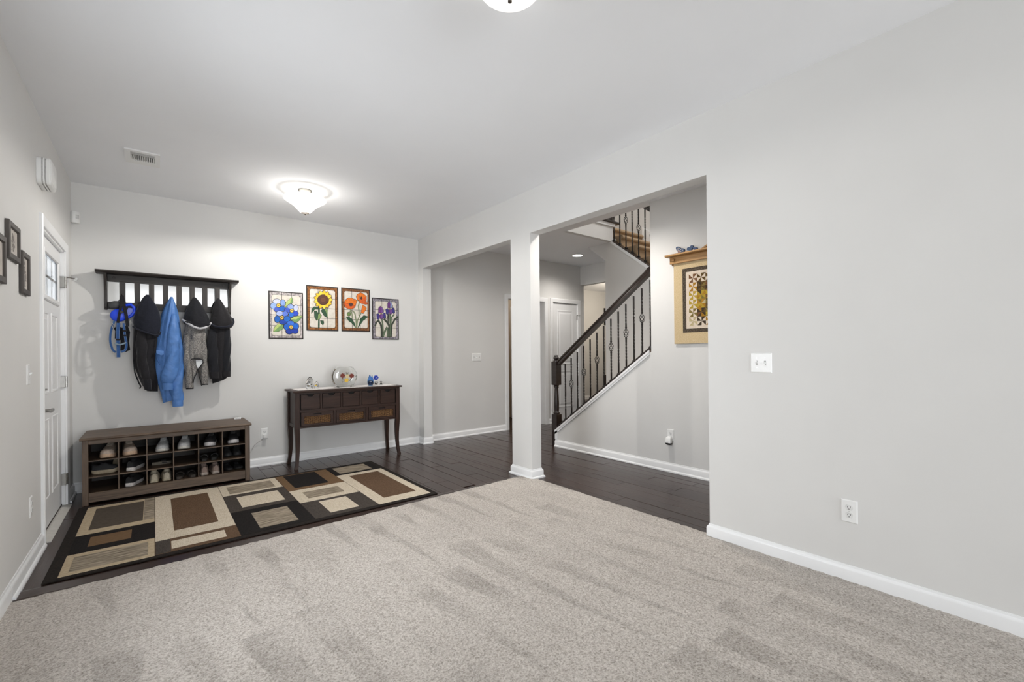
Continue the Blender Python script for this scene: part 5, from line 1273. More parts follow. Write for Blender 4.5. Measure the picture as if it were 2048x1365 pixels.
    ('petal', (0.82,0.5,0.02),[(0.496,0.805),(0.484,0.853),(0.517,0.885),(0.554,0.907),(0.583,0.883),(0.604,0.848),(0.575,0.802)]),
    ('petal', (0.82,0.5,0.02),[(0.571,0.803),(0.591,0.851),(0.641,0.87),(0.687,0.878),(0.695,0.845),(0.691,0.806),(0.636,0.774)]),
    ('petal', (0.85,0.6,0.06),[(0.633,0.776),(0.682,0.813),(0.736,0.814),(0.78,0.806),(0.766,0.773),(0.737,0.738),(0.669,0.727)]),
    ('flower_disc', (0.09,0.03,0.015),[(0.69,0.702),(0.679,0.663),(0.649,0.628),(0.602,0.601),(0.545,0.585),(0.484,0.583),(0.427,0.595),(0.381,0.618),(0.351,0.651),(0.341,0.689),(0.352,0.727),(0.383,0.762),(0.43,0.789),(0.487,0.805),(0.547,0.808),(0.604,0.797),(0.65,0.774),(0.68,0.741)]),
    ('flower_ring', (0.14,0.05,0.02),[(0.598,0.699),(0.586,0.674),(0.556,0.655),(0.515,0.647),(0.474,0.652),(0.444,0.668),(0.434,0.692),(0.445,0.717),(0.475,0.736),(0.516,0.744),(0.557,0.74),(0.587,0.723)]),
  ]),
  'poppy': dict(border=(0.2, 0.09, 0.04), v=[0.36, 0.65], h=[0.72, 0.5, 0.28], inner=[(0.101, 0.922), (0.907, 0.082)], shapes=[
    ('stem', (0.2,0.24,0.13),[(0.266,0.525),(0.339,0.389),(0.346,0.298),(0.383,0.301),(0.375,0.396),(0.301,0.534)]),
    ('stem', (0.2,0.24,0.13),[(0.296,0.437),(0.344,0.464),(0.399,0.456),(0.445,0.393),(0.475,0.256),(0.491,0.079),(0.528,0.081),(0.512,0.259),(0.481,0.4),(0.426,0.474),(0.338,0.488),(0.274,0.455)]),
    ('stem', (0.2,0.24,0.13),[(0.598,0.686),(0.563,0.589),(0.586,0.476),(0.58,0.374),(0.617,0.374),(0.622,0.478),(0.6,0.589),(0.634,0.682)]),
    ('stem', (0.2,0.24,0.13),[(0.659,0.438),(0.617,0.38),(0.525,0.252),(0.501,0.081),(0.538,0.08),(0.561,0.247),(0.65,0.37),(0.692,0.428)]),
    ('leaf', (0.02,0.07,0.03),[(0.144,0.329),(0.272,0.324),(0.358,0.281),(0.444,0.19),(0.488,0.07),(0.359,0.187),(0.245,0.24),(0.202,0.285)]),
    ('leaf', (0.02,0.07,0.03),[(0.545,0.072),(0.614,0.205),(0.67,0.31),(0.768,0.38),(0.939,0.358),(0.84,0.307),(0.742,0.256),(0.629,0.14)]),
    ('bud', (0.13,0.2,0.06),[(0.31,0.4),(0.299,0.374),(0.269,0.356),(0.232,0.355),(0.202,0.37),(0.19,0.396),(0.201,0.423),(0.231,0.44),(0.268,0.441),(0.298,0.426)]),
    ('petal', (0.68,0.16,0.01),[(0.09,0.661),(0.153,0.729),(0.231,0.77),(0.281,0.767),(0.318,0.629),(0.254,0.622)]),
    ('petal', (0.68,0.16,0.01),[(0.231,0.77),(0.38,0.767),(0.409,0.75),(0.353,0.635),(0.297,0.633)]),
    ('petal', (0.68,0.16,0.01),[(0.402,0.75),(0.48,0.748),(0.523,0.708),(0.482,0.603),(0.368,0.617),(0.346,0.635)]),
    ('petal', (0.6,0.1,0.01),[(0.09,0.661),(0.268,0.627),(0.283,0.576),(0.199,0.526),(0.113,0.56)]),
    ('petal', (0.6,0.1,0.01),[(0.269,0.585),(0.368,0.608),(0.482,0.603),(0.426,0.545),(0.326,0.518),(0.199,0.526)]),
    ('flower_eye', (0.06,0.02,0.02),[(0.392,0.618),(0.378,0.595),(0.341,0.579),(0.296,0.577),(0.259,0.59),(0.244,0.612),(0.258,0.636),(0.295,0.651),(0.34,0.653),(0.378,0.641)]),
    ('petal', (0.68,0.16,0.01),[(0.515,0.811),(0.549,0.869),(0.663,0.912),(0.734,0.897),(0.621,0.835),(0.608,0.759),(0.651,0.695),(0.537,0.746)]),
    ('petal', (0.68,0.16,0.01),[(0.734,0.901),(0.834,0.854),(0.87,0.837),(0.693,0.763),(0.622,0.778),(0.649,0.855)]),
    ('petal', (0.6,0.1,0.01),[(0.622,0.76),(0.693,0.772),(0.87,0.837),(0.864,0.752),(0.822,0.693),(0.651,0.695)]),
    ('petal', (0.6,0.1,0.01),[(0.608,0.698),(0.822,0.698),(0.914,0.688),(0.9,0.654),(0.836,0.647),(0.708,0.655)]),
    ('flower_eye', (0.05,0.015,0.015),[(0.721,0.783),(0.713,0.757),(0.693,0.746),(0.673,0.756),(0.664,0.78),(0.672,0.806),(0.692,0.818),(0.712,0.808)]),
    ('petal', (0.68,0.16,0.01),[(0.73,0.628),(0.851,0.581),(0.859,0.534),(0.754,0.427),(0.668,0.442),(0.71,0.557)]),
  ]),
  'iris': dict(border=(0.26, 0.24, 0.27), v=[0.36, 0.65], h=[0.72, 0.5, 0.28], inner=[(0.111, 0.921), (0.893, 0.068)], shapes=[
    ('stem', (0.035,0.045,0.03),[(0.123,0.31),(0.17,0.397),(0.229,0.443),(0.186,0.465),(0.121,0.412),(0.071,0.321)]),
    ('stem', (0.035,0.045,0.03),[(0.178,0.449),(0.272,0.362),(0.303,0.264),(0.303,0.069),(0.375,0.069),(0.375,0.268),(0.338,0.381),(0.238,0.476)]),
    ('stem', (0.1,0.14,0.08),[(0.328,0.494),(0.356,0.354),(0.384,0.068),(0.433,0.07),(0.406,0.357),(0.378,0.499)]),
    ('stem', (0.035,0.045,0.03),[(0.405,0.484),(0.527,0.398),(0.59,0.33),(0.569,0.071),(0.636,0.069),(0.656,0.335),(0.581,0.425),(0.454,0.513)]),
    ('stem', (0.035,0.045,0.03),[(0.56,0.546),(0.562,0.349),(0.607,0.35),(0.604,0.547)]),
    ('stem', (0.1,0.14,0.08),[(0.625,0.619),(0.645,0.314),(0.632,0.071),(0.698,0.069),(0.712,0.316),(0.691,0.622)]),
    ('stem', (0.1,0.14,0.08),[(0.842,0.613),(0.788,0.619),(0.682,0.535),(0.661,0.316),(0.71,0.314),(0.73,0.528),(0.819,0.594),(0.82,0.583)]),
    ('stem', (0.035,0.045,0.03),[(0.964,0.59),(0.821,0.511),(0.697,0.365),(0.662,0.072),(0.723,0.069),(0.757,0.357),(0.869,0.487),(1.002,0.56)]),
    ('stem', (0.1,0.14,0.08),[(0.513,0.313),(0.443,0.221),(0.366,0.076),(0.424,0.063),(0.499,0.207),(0.567,0.296)]),
    ('stem', (0.1,0.14,0.08),[(0.524,0.286),(0.53,0.069),(0.591,0.07),(0.584,0.287)]),
    ('bud', (0.02,0.02,0.02),[(0.554,0.537),(0.568,0.618),(0.596,0.637),(0.612,0.565),(0.596,0.502)]),
    ('petal', (0.13,0.03,0.19),[(0.222,0.644),(0.229,0.75),(0.298,0.805),(0.332,0.736),(0.319,0.638)]),
    ('petal', (0.16,0.07,0.26),[(0.298,0.805),(0.374,0.768),(0.422,0.694),(0.402,0.649),(0.319,0.638),(0.332,0.736)]),
    ('petal', (0.04,0.03,0.2),[(0.152,0.607),(0.235,0.622),(0.26,0.574),(0.256,0.521),(0.222,0.476),(0.166,0.501)]),
    ('petal', (0.04,0.03,0.2),[(0.409,0.649),(0.485,0.633),(0.501,0.545),(0.464,0.499),(0.409,0.542)]),
    ('petal', (0.13,0.03,0.19),[(0.256,0.574),(0.319,0.62),(0.332,0.496),(0.291,0.5)]),
    ('petal', (0.16,0.07,0.26),[(0.319,0.62),(0.402,0.6),(0.409,0.525),(0.36,0.492),(0.325,0.496)]),
    ('flower_eye', (0.7,0.5,0.3),[(0.277,0.623),(0.353,0.634),(0.332,0.611),(0.312,0.607)]),
    ('petal', (0.13,0.03,0.19),[(0.565,0.777),(0.572,0.885),(0.641,0.942),(0.676,0.871),(0.662,0.772)]),
    ('petal', (0.25,0.3,0.5),[(0.641,0.942),(0.717,0.904),(0.766,0.829),(0.745,0.784),(0.662,0.772),(0.676,0.871)]),
    ('petal', (0.04,0.03,0.2),[(0.496,0.739),(0.579,0.755),(0.604,0.707),(0.6,0.653),(0.565,0.607),(0.51,0.632)]),
    ('petal', (0.04,0.03,0.2),[(0.752,0.784),(0.828,0.768),(0.845,0.678),(0.807,0.632),(0.752,0.675)]),
    ('petal', (0.13,0.03,0.19),[(0.6,0.707),(0.662,0.754),(0.676,0.628),(0.634,0.631)]),
    ('petal', (0.16,0.07,0.26),[(0.662,0.754),(0.745,0.734),(0.752,0.657),(0.704,0.624),(0.669,0.628)]),
    ('flower_eye', (0.7,0.5,0.3),[(0.62,0.757),(0.697,0.768),(0.676,0.745),(0.655,0.74)]),
  ]),
}
speckle('panel_cream', [(0.58, 0.53, 0.46), (0.66, 0.61, 0.54), (0.70, 0.66, 0.60)], 30, 0.85, bump=0.15)
LEAD = flat((0.012, 0.008, 0.007), 0.6)
def flower_panel(key, x0, x1, z0, z1, label):
    A = ART[key]; w, h = x1 - x0, z1 - z0; y0 = YB - 0.0012
    f = thing('flower_panel', label, 'wall art', ((x0 + x1) / 2, y0, z0), group='flower panels above the console')
    bc = A['border']
    mt = speckle('panel_border_' + key, [shade(bc, 0.5), bc, shade(bc, 1.6)], 55, 0.85, bump=0.2, detail=5)
    P = lambda u, v: (x0 + u * w, z0 + v * h)
    m = MB(); m.box(x0, x1, y0 - 0.007, y0, z0, z1); obj('backing', m, LEAD, f, bevel=0.002)
    e = 0.012; b = e / w
    (u0, v1), (u1, v0) = A['inner']
    m = MB(); yb1 = y0 - 0.0085
    for a in ((b, u0, e / h, 1 - e / h), (u1, 1 - b, e / h, 1 - e / h), (u0, u1, v1, 1 - e / h), (u0, u1, e / h, v0)):
        p, q = P(a[0], a[2]), P(a[1], a[3]); m.box(p[0], q[0], yb1, y0 - 0.0065, p[1], q[1])
    obj('border', m, mt, f)
    def rr(u0, u1, v0, v1, r):
        pts = []
        for cu, cv, a0 in ((u1, v1, 0), (u0, v1, 90), (u0, v0, 180), (u1, v0, 270)):
            p = P(cu, cv); sx_ = -1 if cu == u1 else 1; sz_ = -1 if cv == v1 else 1
            for k in range(5): pts.append((p[0] + sx_ * r + r * math.cos(R(a0 + 22.5 * k)), p[1] + sz_ * r + r * math.sin(R(a0 + 22.5 * k))))
        return pts
    m = MB(); m.prism(rr(u0 - 0.008, u1 + 0.008, v0 - 0.006, v1 + 0.006, 0.022), 'y', y0 - 0.0089, y0 - 0.0065); obj('leading', m, LEAD, f)
    m = MB(); m.prism(rr(u0, u1, v0, v1, 0.020), 'y', y0 - 0.0093, y0 - 0.0088); obj('field', m, 'panel_cream', f)
    m = MB()
    for u in A['v']: p, q = P(u, e / h), P(u, 1 - e / h); m.box(p[0] - 0.0022, p[0] + 0.0022, y0 - 0.0097, y0 - 0.0084, p[1], q[1])
    for v in A['h']: p, q = P(b, v), P(1 - b, v); m.box(p[0], q[0], y0 - 0.0097, y0 - 0.0084, p[1] - 0.0022, p[1] + 0.0022)
    obj('grid_leading', m, LEAD, f)
    for i, (nm, col, poly) in enumerate(A['shapes']):
        pts = [P(u, v) for u, v in poly]; n = len(pts)
        c = (sum(p[0] for p in pts) / n, sum(p[1] for p in pts) / n)
        y = y0 - 0.0098 - 0.00012 * i
        def grow(k): return [(c[0] + (p[0] - c[0]) * (1 + k / max(0.012, math.hypot(p[0] - c[0], p[1] - c[1]))), c[1] + (p[1] - c[1]) * (1 + k / max(0.012, math.hypot(p[0] - c[0], p[1] - c[1])))) for p in pts]
        g_ = 0.0042 if nm not in ('stem',) else 0.002
        m = MB(); m.prism(grow(g_), 'y', y - 0.0003, y); o = obj(nm, m, LEAD, f)
        m = MB(); m.prism(grow(-0.0008), 'y', y - 0.0006, y - 0.0002); obj('inlay', m, flat(col, 0.6), o)
    return f
flower_panel('blue', 0.977, 1.330, 1.380, 1.907, 'quilted panel of blue flowers with green leaves, leftmost of the four')
flower_panel('sun', 1.364, 1.721, 1.480, 2.004, 'quilted panel of a yellow sunflower in a brown border')
flower_panel('poppy', 1.759, 2.110, 1.480, 2.008, 'quilted panel of orange poppies in a brown border')
flower_panel('iris', 2.138, 2.493, 1.387, 1.913, 'quilted panel of purple irises in a grey border, rightmost of the four')

# ================================================================== FRAMED PRINTS BY THE DOOR
wood('frame_wood', (0.030, 0.024, 0.020), (0.075, 0.062, 0.053), 'Z', 0.55, 6, 0.2)
speckle('print_paper', [(0.46, 0.42, 0.38), (0.54, 0.50, 0.46), (0.58, 0.54, 0.50)], 14, 0.8, bump=0)
paint('print_ink', (0.27, 0.245, 0.225), 0.9, var=0.3, scale=90)
def framed(y0, y1, z0, z1, bw, label, seed):
    rd = random.Random(seed); f = thing('picture_frame', label, 'picture', (XL, (y0 + y1) / 2, z0), group='framed prints on the front wall')
    d = 0.017
    m = MB(); m.sweep([(y0 + bw, z0 + bw), (y0 + bw, z1 - bw), (y1 - bw, z1 - bw), (y1 - bw, z0 + bw)], [(0, 0.001), (0, d * 0.75), (0.004, d), (bw - 0.003, d), (bw, d - 0.002), (bw, 0.001)], lambda a, b, h: (XL + h, a, b), closed=True)
    obj('frame', m, 'frame_wood', f)
    m = MB(); m.box(XL + 0.001, XL + 0.008, y0 + bw - 0.002, y1 - bw + 0.002, z0 + bw - 0.002, z1 - bw + 0.002); p = obj('print', m, 'print_paper', f)
    ym, zb, hh = (y0 + y1) / 2, z0 + bw + 0.015, (z1 - z0) - 2 * bw - 0.035
    m = MB(); m.tube([(XL + 0.0084, ym, zb), (XL + 0.0084, ym + 0.002, zb + hh * 0.45)], 0.0022, 5)
    for k in range(34):
        t = rd.random(); z = zb + hh * (0.2 + 0.8 * t); r_ = 0.034 * (1.05 - t) + 0.004; y = ym + rd.uniform(-r_, r_); s_ = 0.004 + 0.005 * rd.random()
        m.prism([(y - s_, z - s_ * 0.5), (y + s_, z - s_ * 0.6), (y + s_ * 0.4, z + s_ * 0.7), (y - s_ * 0.7, z + s_ * 0.5)], 'x', XL + 0.0081, XL + 0.0085 + 0.00003 * k)
    for k in range(6): y = ym + rd.uniform(-0.04, 0.04); m.box(XL + 0.0081, XL + 0.0084, y - 0.012, y + 0.012, zb + 0.004 * k, zb + 0.004 * k + 0.0016)
    obj('ink_drawing', m, 'print_ink', p)
framed(3.222, 3.458, 1.690, 1.876, 0.030, 'dark framed print of a tree, highest of the three by the door', 1)
framed(3.508, 3.692, 1.545, 1.776, 0.030, 'dark framed upright print, nearest to the front door', 2)
framed(2.930, 3.168, 1.548, 1.772, 0.032, 'dark framed print cut by the left edge of the picture', 3)

# ================================================================== COAT RACK
wood('rack_wood', (0.014, 0.0105, 0.009), (0.042, 0.034, 0.029), 'X', 0.5, 6, 0.2)
wood('rack_wood_z', (0.014, 0.0105, 0.009), (0.042, 0.034, 0.029), 'Z', 0.5, 6, 0.2)
paint('rack_mirror', (0.80, 0.80, 0.79), 0.05, 1.0, var=0.01, scale=4)
rack = thing('coat_rack', 'dark slatted wooden coat rack shelf on the far wall', 'coat rack', (0.135, YB - 0.05, 1.62))
Yw = YB - 0.001
m = MB(); m.prism([(YB - 0.150, 1.962), (YB - 0.135, 1.948), (Yw, 1.948), (Yw, 1.972), (YB - 0.146, 1.972), (YB - 0.150, 1.968)], 'x', -0.405, 0.683); obj('shelf', m, 'rack_wood', rack, bevel=0.002)
for x in (-0.350, 0.602):
    m = MB(); m.prism([(Yw, 1.625), (YB - 0.030, 1.625), (YB - 0.042, 1.632), (YB - 0.048, 1.65), (YB - 0.050, 1.74), (YB - 0.060, 1.80), (YB - 0.085, 1.86), (YB - 0.115, 1.92), (YB - 0.125, 1.9475), (Yw, 1.9475)], 'x', x, x + 0.020); obj('end_bracket', m, 'rack_wood_z', rack, bevel=0.002)
rxa, rxb = -0.3295, 0.6015
m = MB(); m.box(rxa, rxb, YB - 0.042, YB - 0.022, 1.888, 1.9475); obj('top_rail', m, 'rack_wood', rack, bevel=0.002)
m = MB(); m.box(rxa, rxb, YB - 0.042, YB - 0.022, 1.634, 1.697); obj('bottom_rail', m, 'rack_wood', rack, bevel=0.002)
m = MB(); m.box(rxa, rxb, YB - 0.006, Yw, 1.64, 1.94); obj('mirror_panel', m, 'rack_mirror', rack)
for k in range(8):
    x = -0.2275 + 0.1049 * k; m = MB(); m.box(x - 0.0205, x + 0.0205, YB - 0.040, YB - 0.024, 1.6975, 1.8875); obj('slat', m, 'rack_wood_z', rack)
for x in (-0.285, 0.555):
    m = MB(); m.lathe([(0.001, 0.0), (0.008, 0.001), (0.010, 0.004)], (x, YB - 0.0465, 1.92), 12, 'y'); obj('screw_cap', m, 'rack_wood', rack, smooth=40)
HOOKS = (-0.226, -0.048, 0.131, 0.310, 0.506)
for x in HOOKS:
    m = MB(); m.tube([(x, YB - 0.042, 1.70), (x, YB - 0.07, 1.70), (x, YB - 0.088, 1.715), (x, YB - 0.092, 1.752)], 0.005, 8)
    m.lathe([(0.002, 1.750), (0.008, 1.754), (0.009, 1.760), (0.005, 1.767), (0.001, 1.769)], (x, YB - 0.092, 0), 10)
    obj('coat_hook', m, 'iron', rack, smooth=50)

# ================================================================== COATS
def drape(rows, n=46, seg=44, folds=((5, 0.07, 0.0, 2.0), (9, 0.045, 1.0, 4.0)), fade0=0.12):
    """hanging cloth: rows are (z, x centre, half width, y centre, half depth, tilt)"""
    rg = []
    R_ = catmull(rows, n)
    for i, (z, xc, hw, yc, hd, ti) in enumerate(R_):
        t = i / (n - 1); fd_ = min(1.0, t / fade0); ring = []
        for k in range(seg):
            a = 2 * PI * k / seg; p = 1 + fd_ * sum(A * math.sin(kk * a + ph + tw * (z - 1.2) * 3) for kk, A, ph, tw in folds)
            x = hw * math.cos(a) * (1 + 0.35 * (p - 1)); y = -hd * math.sin(a) * p
            ring.append((xc + x, min(YB - 0.046, yc + y), z + ti * x))
        rg.append(ring)
    m = MB(); m.loft(rg); return m
def sleeve(path, folds=((4, 0.10, 0, 5),), n=30, seg=22):
    """tube of cloth: path of (x, y, z, half width, half depth)"""
    rg = []
    for i, (x, y, z, w, d) in enumerate(catmull(path, n)):
        ring = []
        for k in range(seg):
            a = 2 * PI * k / seg; p = 1 + sum(A * math.sin(kk * a + ph + tw * z * 6) for kk, A, ph, tw in folds)
            ring.append((x + w * math.cos(a) * p, y - d * math.sin(a) * p, z))
        rg.append(ring)
    m = MB(); m.loft(rg); return m
def cloth(name, col, rough=0.85, sc=140, var=0.2):
    return paint(name, col, rough, var=var, scale=sc, bump=0.5, bscale=22, bdist=0.012, spec=0.25, sheen=0.15)
cloth('cloth_black', (0.013, 0.012, 0.014)); cloth('cloth_navy', (0.009, 0.0105, 0.019)); cloth('cloth_ink', (0.010, 0.0105, 0.014))
paint('cloth_blue', (0.075, 0.19, 0.47), 0.5, var=0.12, scale=18, bump=0.6, bscale=16, bdist=0.02, spec=0.4)
paint('cloth_blue_deep', (0.045, 0.12, 0.32), 0.6, var=0.12, scale=18, bump=0.15, bscale=300, spec=0.35)
speckle('cloth_heather', [(0.05, 0.05, 0.052), (0.20, 0.19, 0.18), (0.46, 0.43, 0.40)], 110, 0.95, (1, 1, 3.0), 0.5, 3)
paint('cloth_trim_white', (0.52, 0.52, 0.54), 0.9, var=0.3, scale=200, bump=0.3, bscale=400)
paint('cloth_lining', (0.66, 0.68, 0.70), 0.9, var=0.05, scale=30)
yc_ = YB - 0.118
# -- black hooded jacket
c = thing('hooded_jacket', 'black hooded jacket with navy hood, leftmost of the hanging coats', 'jacket', (-0.05, yc_, 0.87), group='coats on the rack')
obj('body', drape([(1.70, -0.05, 0.03, yc_, 0.03, 0), (1.60, -0.05, 0.078, yc_, 0.045, 0), (1.46, -0.055, 0.094, yc_, 0.055, 0), (1.30, -0.062, 0.092, yc_, 0.060, 0), (1.16, -0.066, 0.086, yc_, 0.060, 0), (1.02, -0.045, 0.072, yc_, 0.055, 0), (0.93, -0.030, 0.056, yc_, 0.045, 0), (0.872, -0.016, 0.040, yc_, 0.034, -0.1)]), 'cloth_black', c, smooth=80)
obj('hood', drape([(1.772, -0.048, 0.010, yc_ - 0.002, 0.012, 0), (1.735, -0.050, 0.034, yc_ - 0.005, 0.030, 0), (1.66, -0.046, 0.070, yc_ - 0.010, 0.055, 0), (1.57, -0.045, 0.097, yc_ - 0.012, 0.072, -0.1), (1.49, -0.048, 0.102, yc_ - 0.014, 0.078, -0.25), (1.425, -0.050, 0.092, yc_ - 0.014, 0.076, -0.38), (1.408, -0.050, 0.080, yc_ - 0.010, 0.064, -0.40)], folds=((3, 0.06, 0.8, 3), (6, 0.03, 0, 4))), 'cloth_navy', c, smooth=80)
m = MB(); m.tube([(-0.150, yc_ - 0.035, 1.472), (-0.135, yc_ - 0.062, 1.456), (-0.10, yc_ - 0.086, 1.436), (-0.05, yc_ - 0.094, 1.412), (0.0, yc_ - 0.088, 1.394), (0.035, yc_ - 0.062, 1.40), (0.048, yc_ - 0.03, 1.43)], 0.008, 8); obj('hood_hem', m, 'cloth_navy', c, smooth=60)
obj('sleeve', sleeve([(-0.088, yc_ - 0.035, 1.44, 0.034, 0.030), (-0.092, yc_ - 0.060, 1.30, 0.038, 0.034), (-0.088, yc_ - 0.062, 1.15, 0.036, 0.032), (-0.070, yc_ - 0.060, 1.03, 0.034, 0.030), (-0.056, yc_ - 0.058, 0.985, 0.030, 0.027)]), 'cloth_black', c, smooth=80)
obj('cuff', sleeve([(-0.056, yc_ - 0.058, 0.984, 0.031, 0.028), (-0.052, yc_ - 0.058, 0.93, 0.028, 0.025), (-0.048, yc_ - 0.056, 0.892, 0.026, 0.024)], folds=((14, 0.03, 0, 0),)), 'cloth_ink', c, smooth=80)
m = MB(); m.tube([(-0.150, yc_ - 0.03, 1.17), (-0.140, yc_ - 0.045, 1.05), (-0.112, yc_ - 0.05, 0.955), (-0.098, yc_ - 0.05, 0.925), (-0.108, yc_ - 0.048, 0.905)], 0.006, 6); obj('zip_edge', m, 'cloth_ink', c, smooth=60)
# -- blue jacket
c = thing('rain_jacket', 'bright blue jacket with a flapped pocket hanging second from the left', 'jacket', (0.11, yc_, 0.72), group='coats on the rack')
obj('body', drape([(1.765, 0.131, 0.009, yc_, 0.010, 0), (1.70, 0.126, 0.034, yc_, 0.032, 0), (1.60, 0.118, 0.062, yc_, 0.050, 0), (1.48, 0.110, 0.080, yc_, 0.060, 0), (1.33, 0.108, 0.096, yc_, 0.066, 0), (1.20, 0.112, 0.108, yc_, 0.070, 0), (1.06, 0.112, 0.106, yc_, 0.068, 0), (0.95, 0.118, 0.092, yc_, 0.060, 0), (0.85, 0.120, 0.070, yc_, 0.050, 0.1), (0.775, 0.114, 0.050, yc_, 0.038, 0.35)], folds=((3, 0.13, 0.6, 2.0), (7, 0.11, 1.0, 1.2), (11, 0.05, 0, 2))), 'cloth_blue', c, smooth=80)
obj('sleeve', sleeve([(0.140, yc_ - 0.030, 1.60, 0.028, 0.026), (0.142, yc_ - 0.058, 1.48, 0.040, 0.036), (0.138, yc_ - 0.068, 1.32, 0.050, 0.042), (0.128, yc_ - 0.072, 1.16, 0.056, 0.044), (0.108, yc_ - 0.074, 1.02, 0.060, 0.044), (0.098, yc_ - 0.072, 0.965, 0.052, 0.038), (0.096, yc_ - 0.070, 0.945, 0.044, 0.032)], folds=((3, 0.07, 0.5, 3), (5, 0.05, 0, 6))), 'cloth_blue', c, smooth=80)
obj('cuff', sleeve([(0.096, yc_ - 0.070, 0.946, 0.045, 0.033), (0.096, yc_ - 0.070, 0.912, 0.043, 0.032), (0.097, yc_ - 0.070, 0.882, 0.041, 0.030)], folds=((16, 0.02, 0, 0),)), 'cloth_blue', c, smooth=80)
obj('sleeve', sleeve([(0.165, yc_ - 0.020, 1.10, 0.045, 0.030), (0.162, yc_ - 0.034, 0.98, 0.050, 0.036), (0.160, yc_ - 0.040, 0.88, 0.052, 0.036), (0.166, yc_ - 0.042, 0.81, 0.048, 0.034), (0.170, yc_ - 0.042, 0.775, 0.042, 0.030)], folds=((3, 0.08, 1.5, 4), (5, 0.05, 0, 7))), 'cloth_blue', c, smooth=80)
obj('cuff', sleeve([(0.170, yc_ - 0.042, 0.776, 0.043, 0.031), (0.171, yc_ - 0.042, 0.745, 0.042, 0.030), (0.171, yc_ - 0.042, 0.718, 0.041, 0.029)], folds=((16, 0.02, 0, 0),)), 'cloth_blue', c, smooth=80)
m = MB(); m.prism([(0.012, 1.258), (0.068, 1.248), (0.072, 1.214), (0.046, 1.204), (0.012, 1.226)], 'y', yc_ - 0.076, yc_ - 0.060); obj('pocket_flap', m, 'cloth_blue', c, bevel=0.004)
m = MB(); m.tube([(0.010, yc_ - 0.050, 1.225), (0.022, yc_ - 0.062, 1.16), (0.044, yc_ - 0.070, 1.115)], 0.004, 6); m.tube([(0.074, yc_ - 0.074, 1.60), (0.058, yc_ - 0.076, 1.45), (0.032, yc_ - 0.072, 1.30)], 0.0035, 6); obj('seam', m, 'cloth_blue_deep', c, smooth=60)
# -- grey fleece jacket with black hood
c = thing('fleece_jacket', 'grey heathered fleece jacket with black hood and white hood trim', 'jacket', (0.32, yc_, 0.88), group='coats on the rack')
obj('body', drape([(1.60, 0.312, 0.055, yc_, 0.040, 0), (1.48, 0.312, 0.074, yc_, 0.050, 0), (1.38, 0.306, 0.084, yc_, 0.054, 0), (1.26, 0.304, 0.088, yc_, 0.056, 0), (1.16, 0.306, 0.088, yc_, 0.054, 0), (1.09, 0.298, 0.074, yc_, 0.040, 0), (1.03, 0.288, 0.050, yc_, 0.028, 0.2)], folds=((4, 0.12, 0.4, 1), (8, 0.06, 0, 2))), 'cloth_heather', c, smooth=80)
obj('sleeve', sleeve([(0.250, yc_ - 0.010, 1.40, 0.030, 0.034), (0.248, yc_ - 0.016, 1.22, 0.034, 0.036), (0.258, yc_ - 0.018, 1.05, 0.034, 0.034), (0.262, yc_ - 0.018, 0.95, 0.030, 0.030), (0.266, yc_ - 0.018, 0.885, 0.030, 0.028)]), 'cloth_heather', c, smooth=80)
obj('sleeve', sleeve([(0.372, yc_ - 0.010, 1.42, 0.030, 0.034), (0.376, yc_ - 0.018, 1.22, 0.034, 0.036), (0.380, yc_ - 0.020, 1.05, 0.034, 0.034), (0.384, yc_ - 0.020, 0.97, 0.030, 0.030), (0.384, yc_ - 0.020, 0.918, 0.029, 0.028)]), 'cloth_heather', c, smooth=80)
for x, z in ((0.266, 0.884), (0.384, 0.917)):
    m = MB(); m.lathe([(0.031, -0.006), (0.031, 0.006)], (x, yc_ - 0.019, z), 20); obj('cuff_binding', m, 'cloth_black', c, smooth=40)
# front panel with its turned-back black edge and pale lining
m = MB(); m.loft([[(x, y, z) for x, y, z in ((0.272 + 0.004 * i, yc_ - 0.052 - 0.006 * math.sin(i * 0.6), 1.44 - 0.069 * i), (0.305, yc_ - 0.068 - 0.004 * math.sin(i), 1.44 - 0.069 * i), (0.338, yc_ - 0.070, 1.44 - 0.069 * i), (0.362 + 0.002 * i, yc_ - 0.058, 1.44 - 0.069 * i))] for i in range(5)], caps=False, closed=False); o = obj('front_panel', m, 'cloth_heather', c, smooth=80); o.modifiers.new('thick', 'SOLIDIFY').thickness = 0.006
m = MB(); m.prism([(0.312, 1.162), (0.366, 1.160), (0.370, 1.135), (0.330, 1.075), (0.318, 1.10)], 'y', yc_ - 0.060, yc_ - 0.056); obj('lining', m, 'cloth_lining', c)
m = MB(); m.prism([(0.284, 1.16), (0.32, 1.16), (0.322, 1.07), (0.296, 0.98), (0.286, 1.02)], 'y', yc_ - 0.050, yc_ - 0.044); obj('inner_panel', m, 'cloth_heather', c)
m = MB(); m.tube([(0.276, yc_ - 0.062, 1.168), (0.30, yc_ - 0.074, 1.172), (0.34, yc_ - 0.076, 1.168), (0.368, yc_ - 0.066, 1.160), (0.372, yc_ - 0.064, 1.135), (0.352, yc_ - 0.064, 1.10), (0.330, yc_ - 0.064, 1.072), (0.318, yc_ - 0.060, 1.03), (0.298, yc_ - 0.054, 0.985), (0.290, yc_ - 0.052, 0.935)], 0.0045, 6)
m.tube([(0.330, yc_ - 0.064, 1.072), (0.338, yc_ - 0.060, 1.00), (0.352, yc_ - 0.056, 0.945), (0.36, yc_ - 0.052, 0.905)], 0.0045, 6); obj('black_binding', m, 'cloth_black', c, smooth=60)
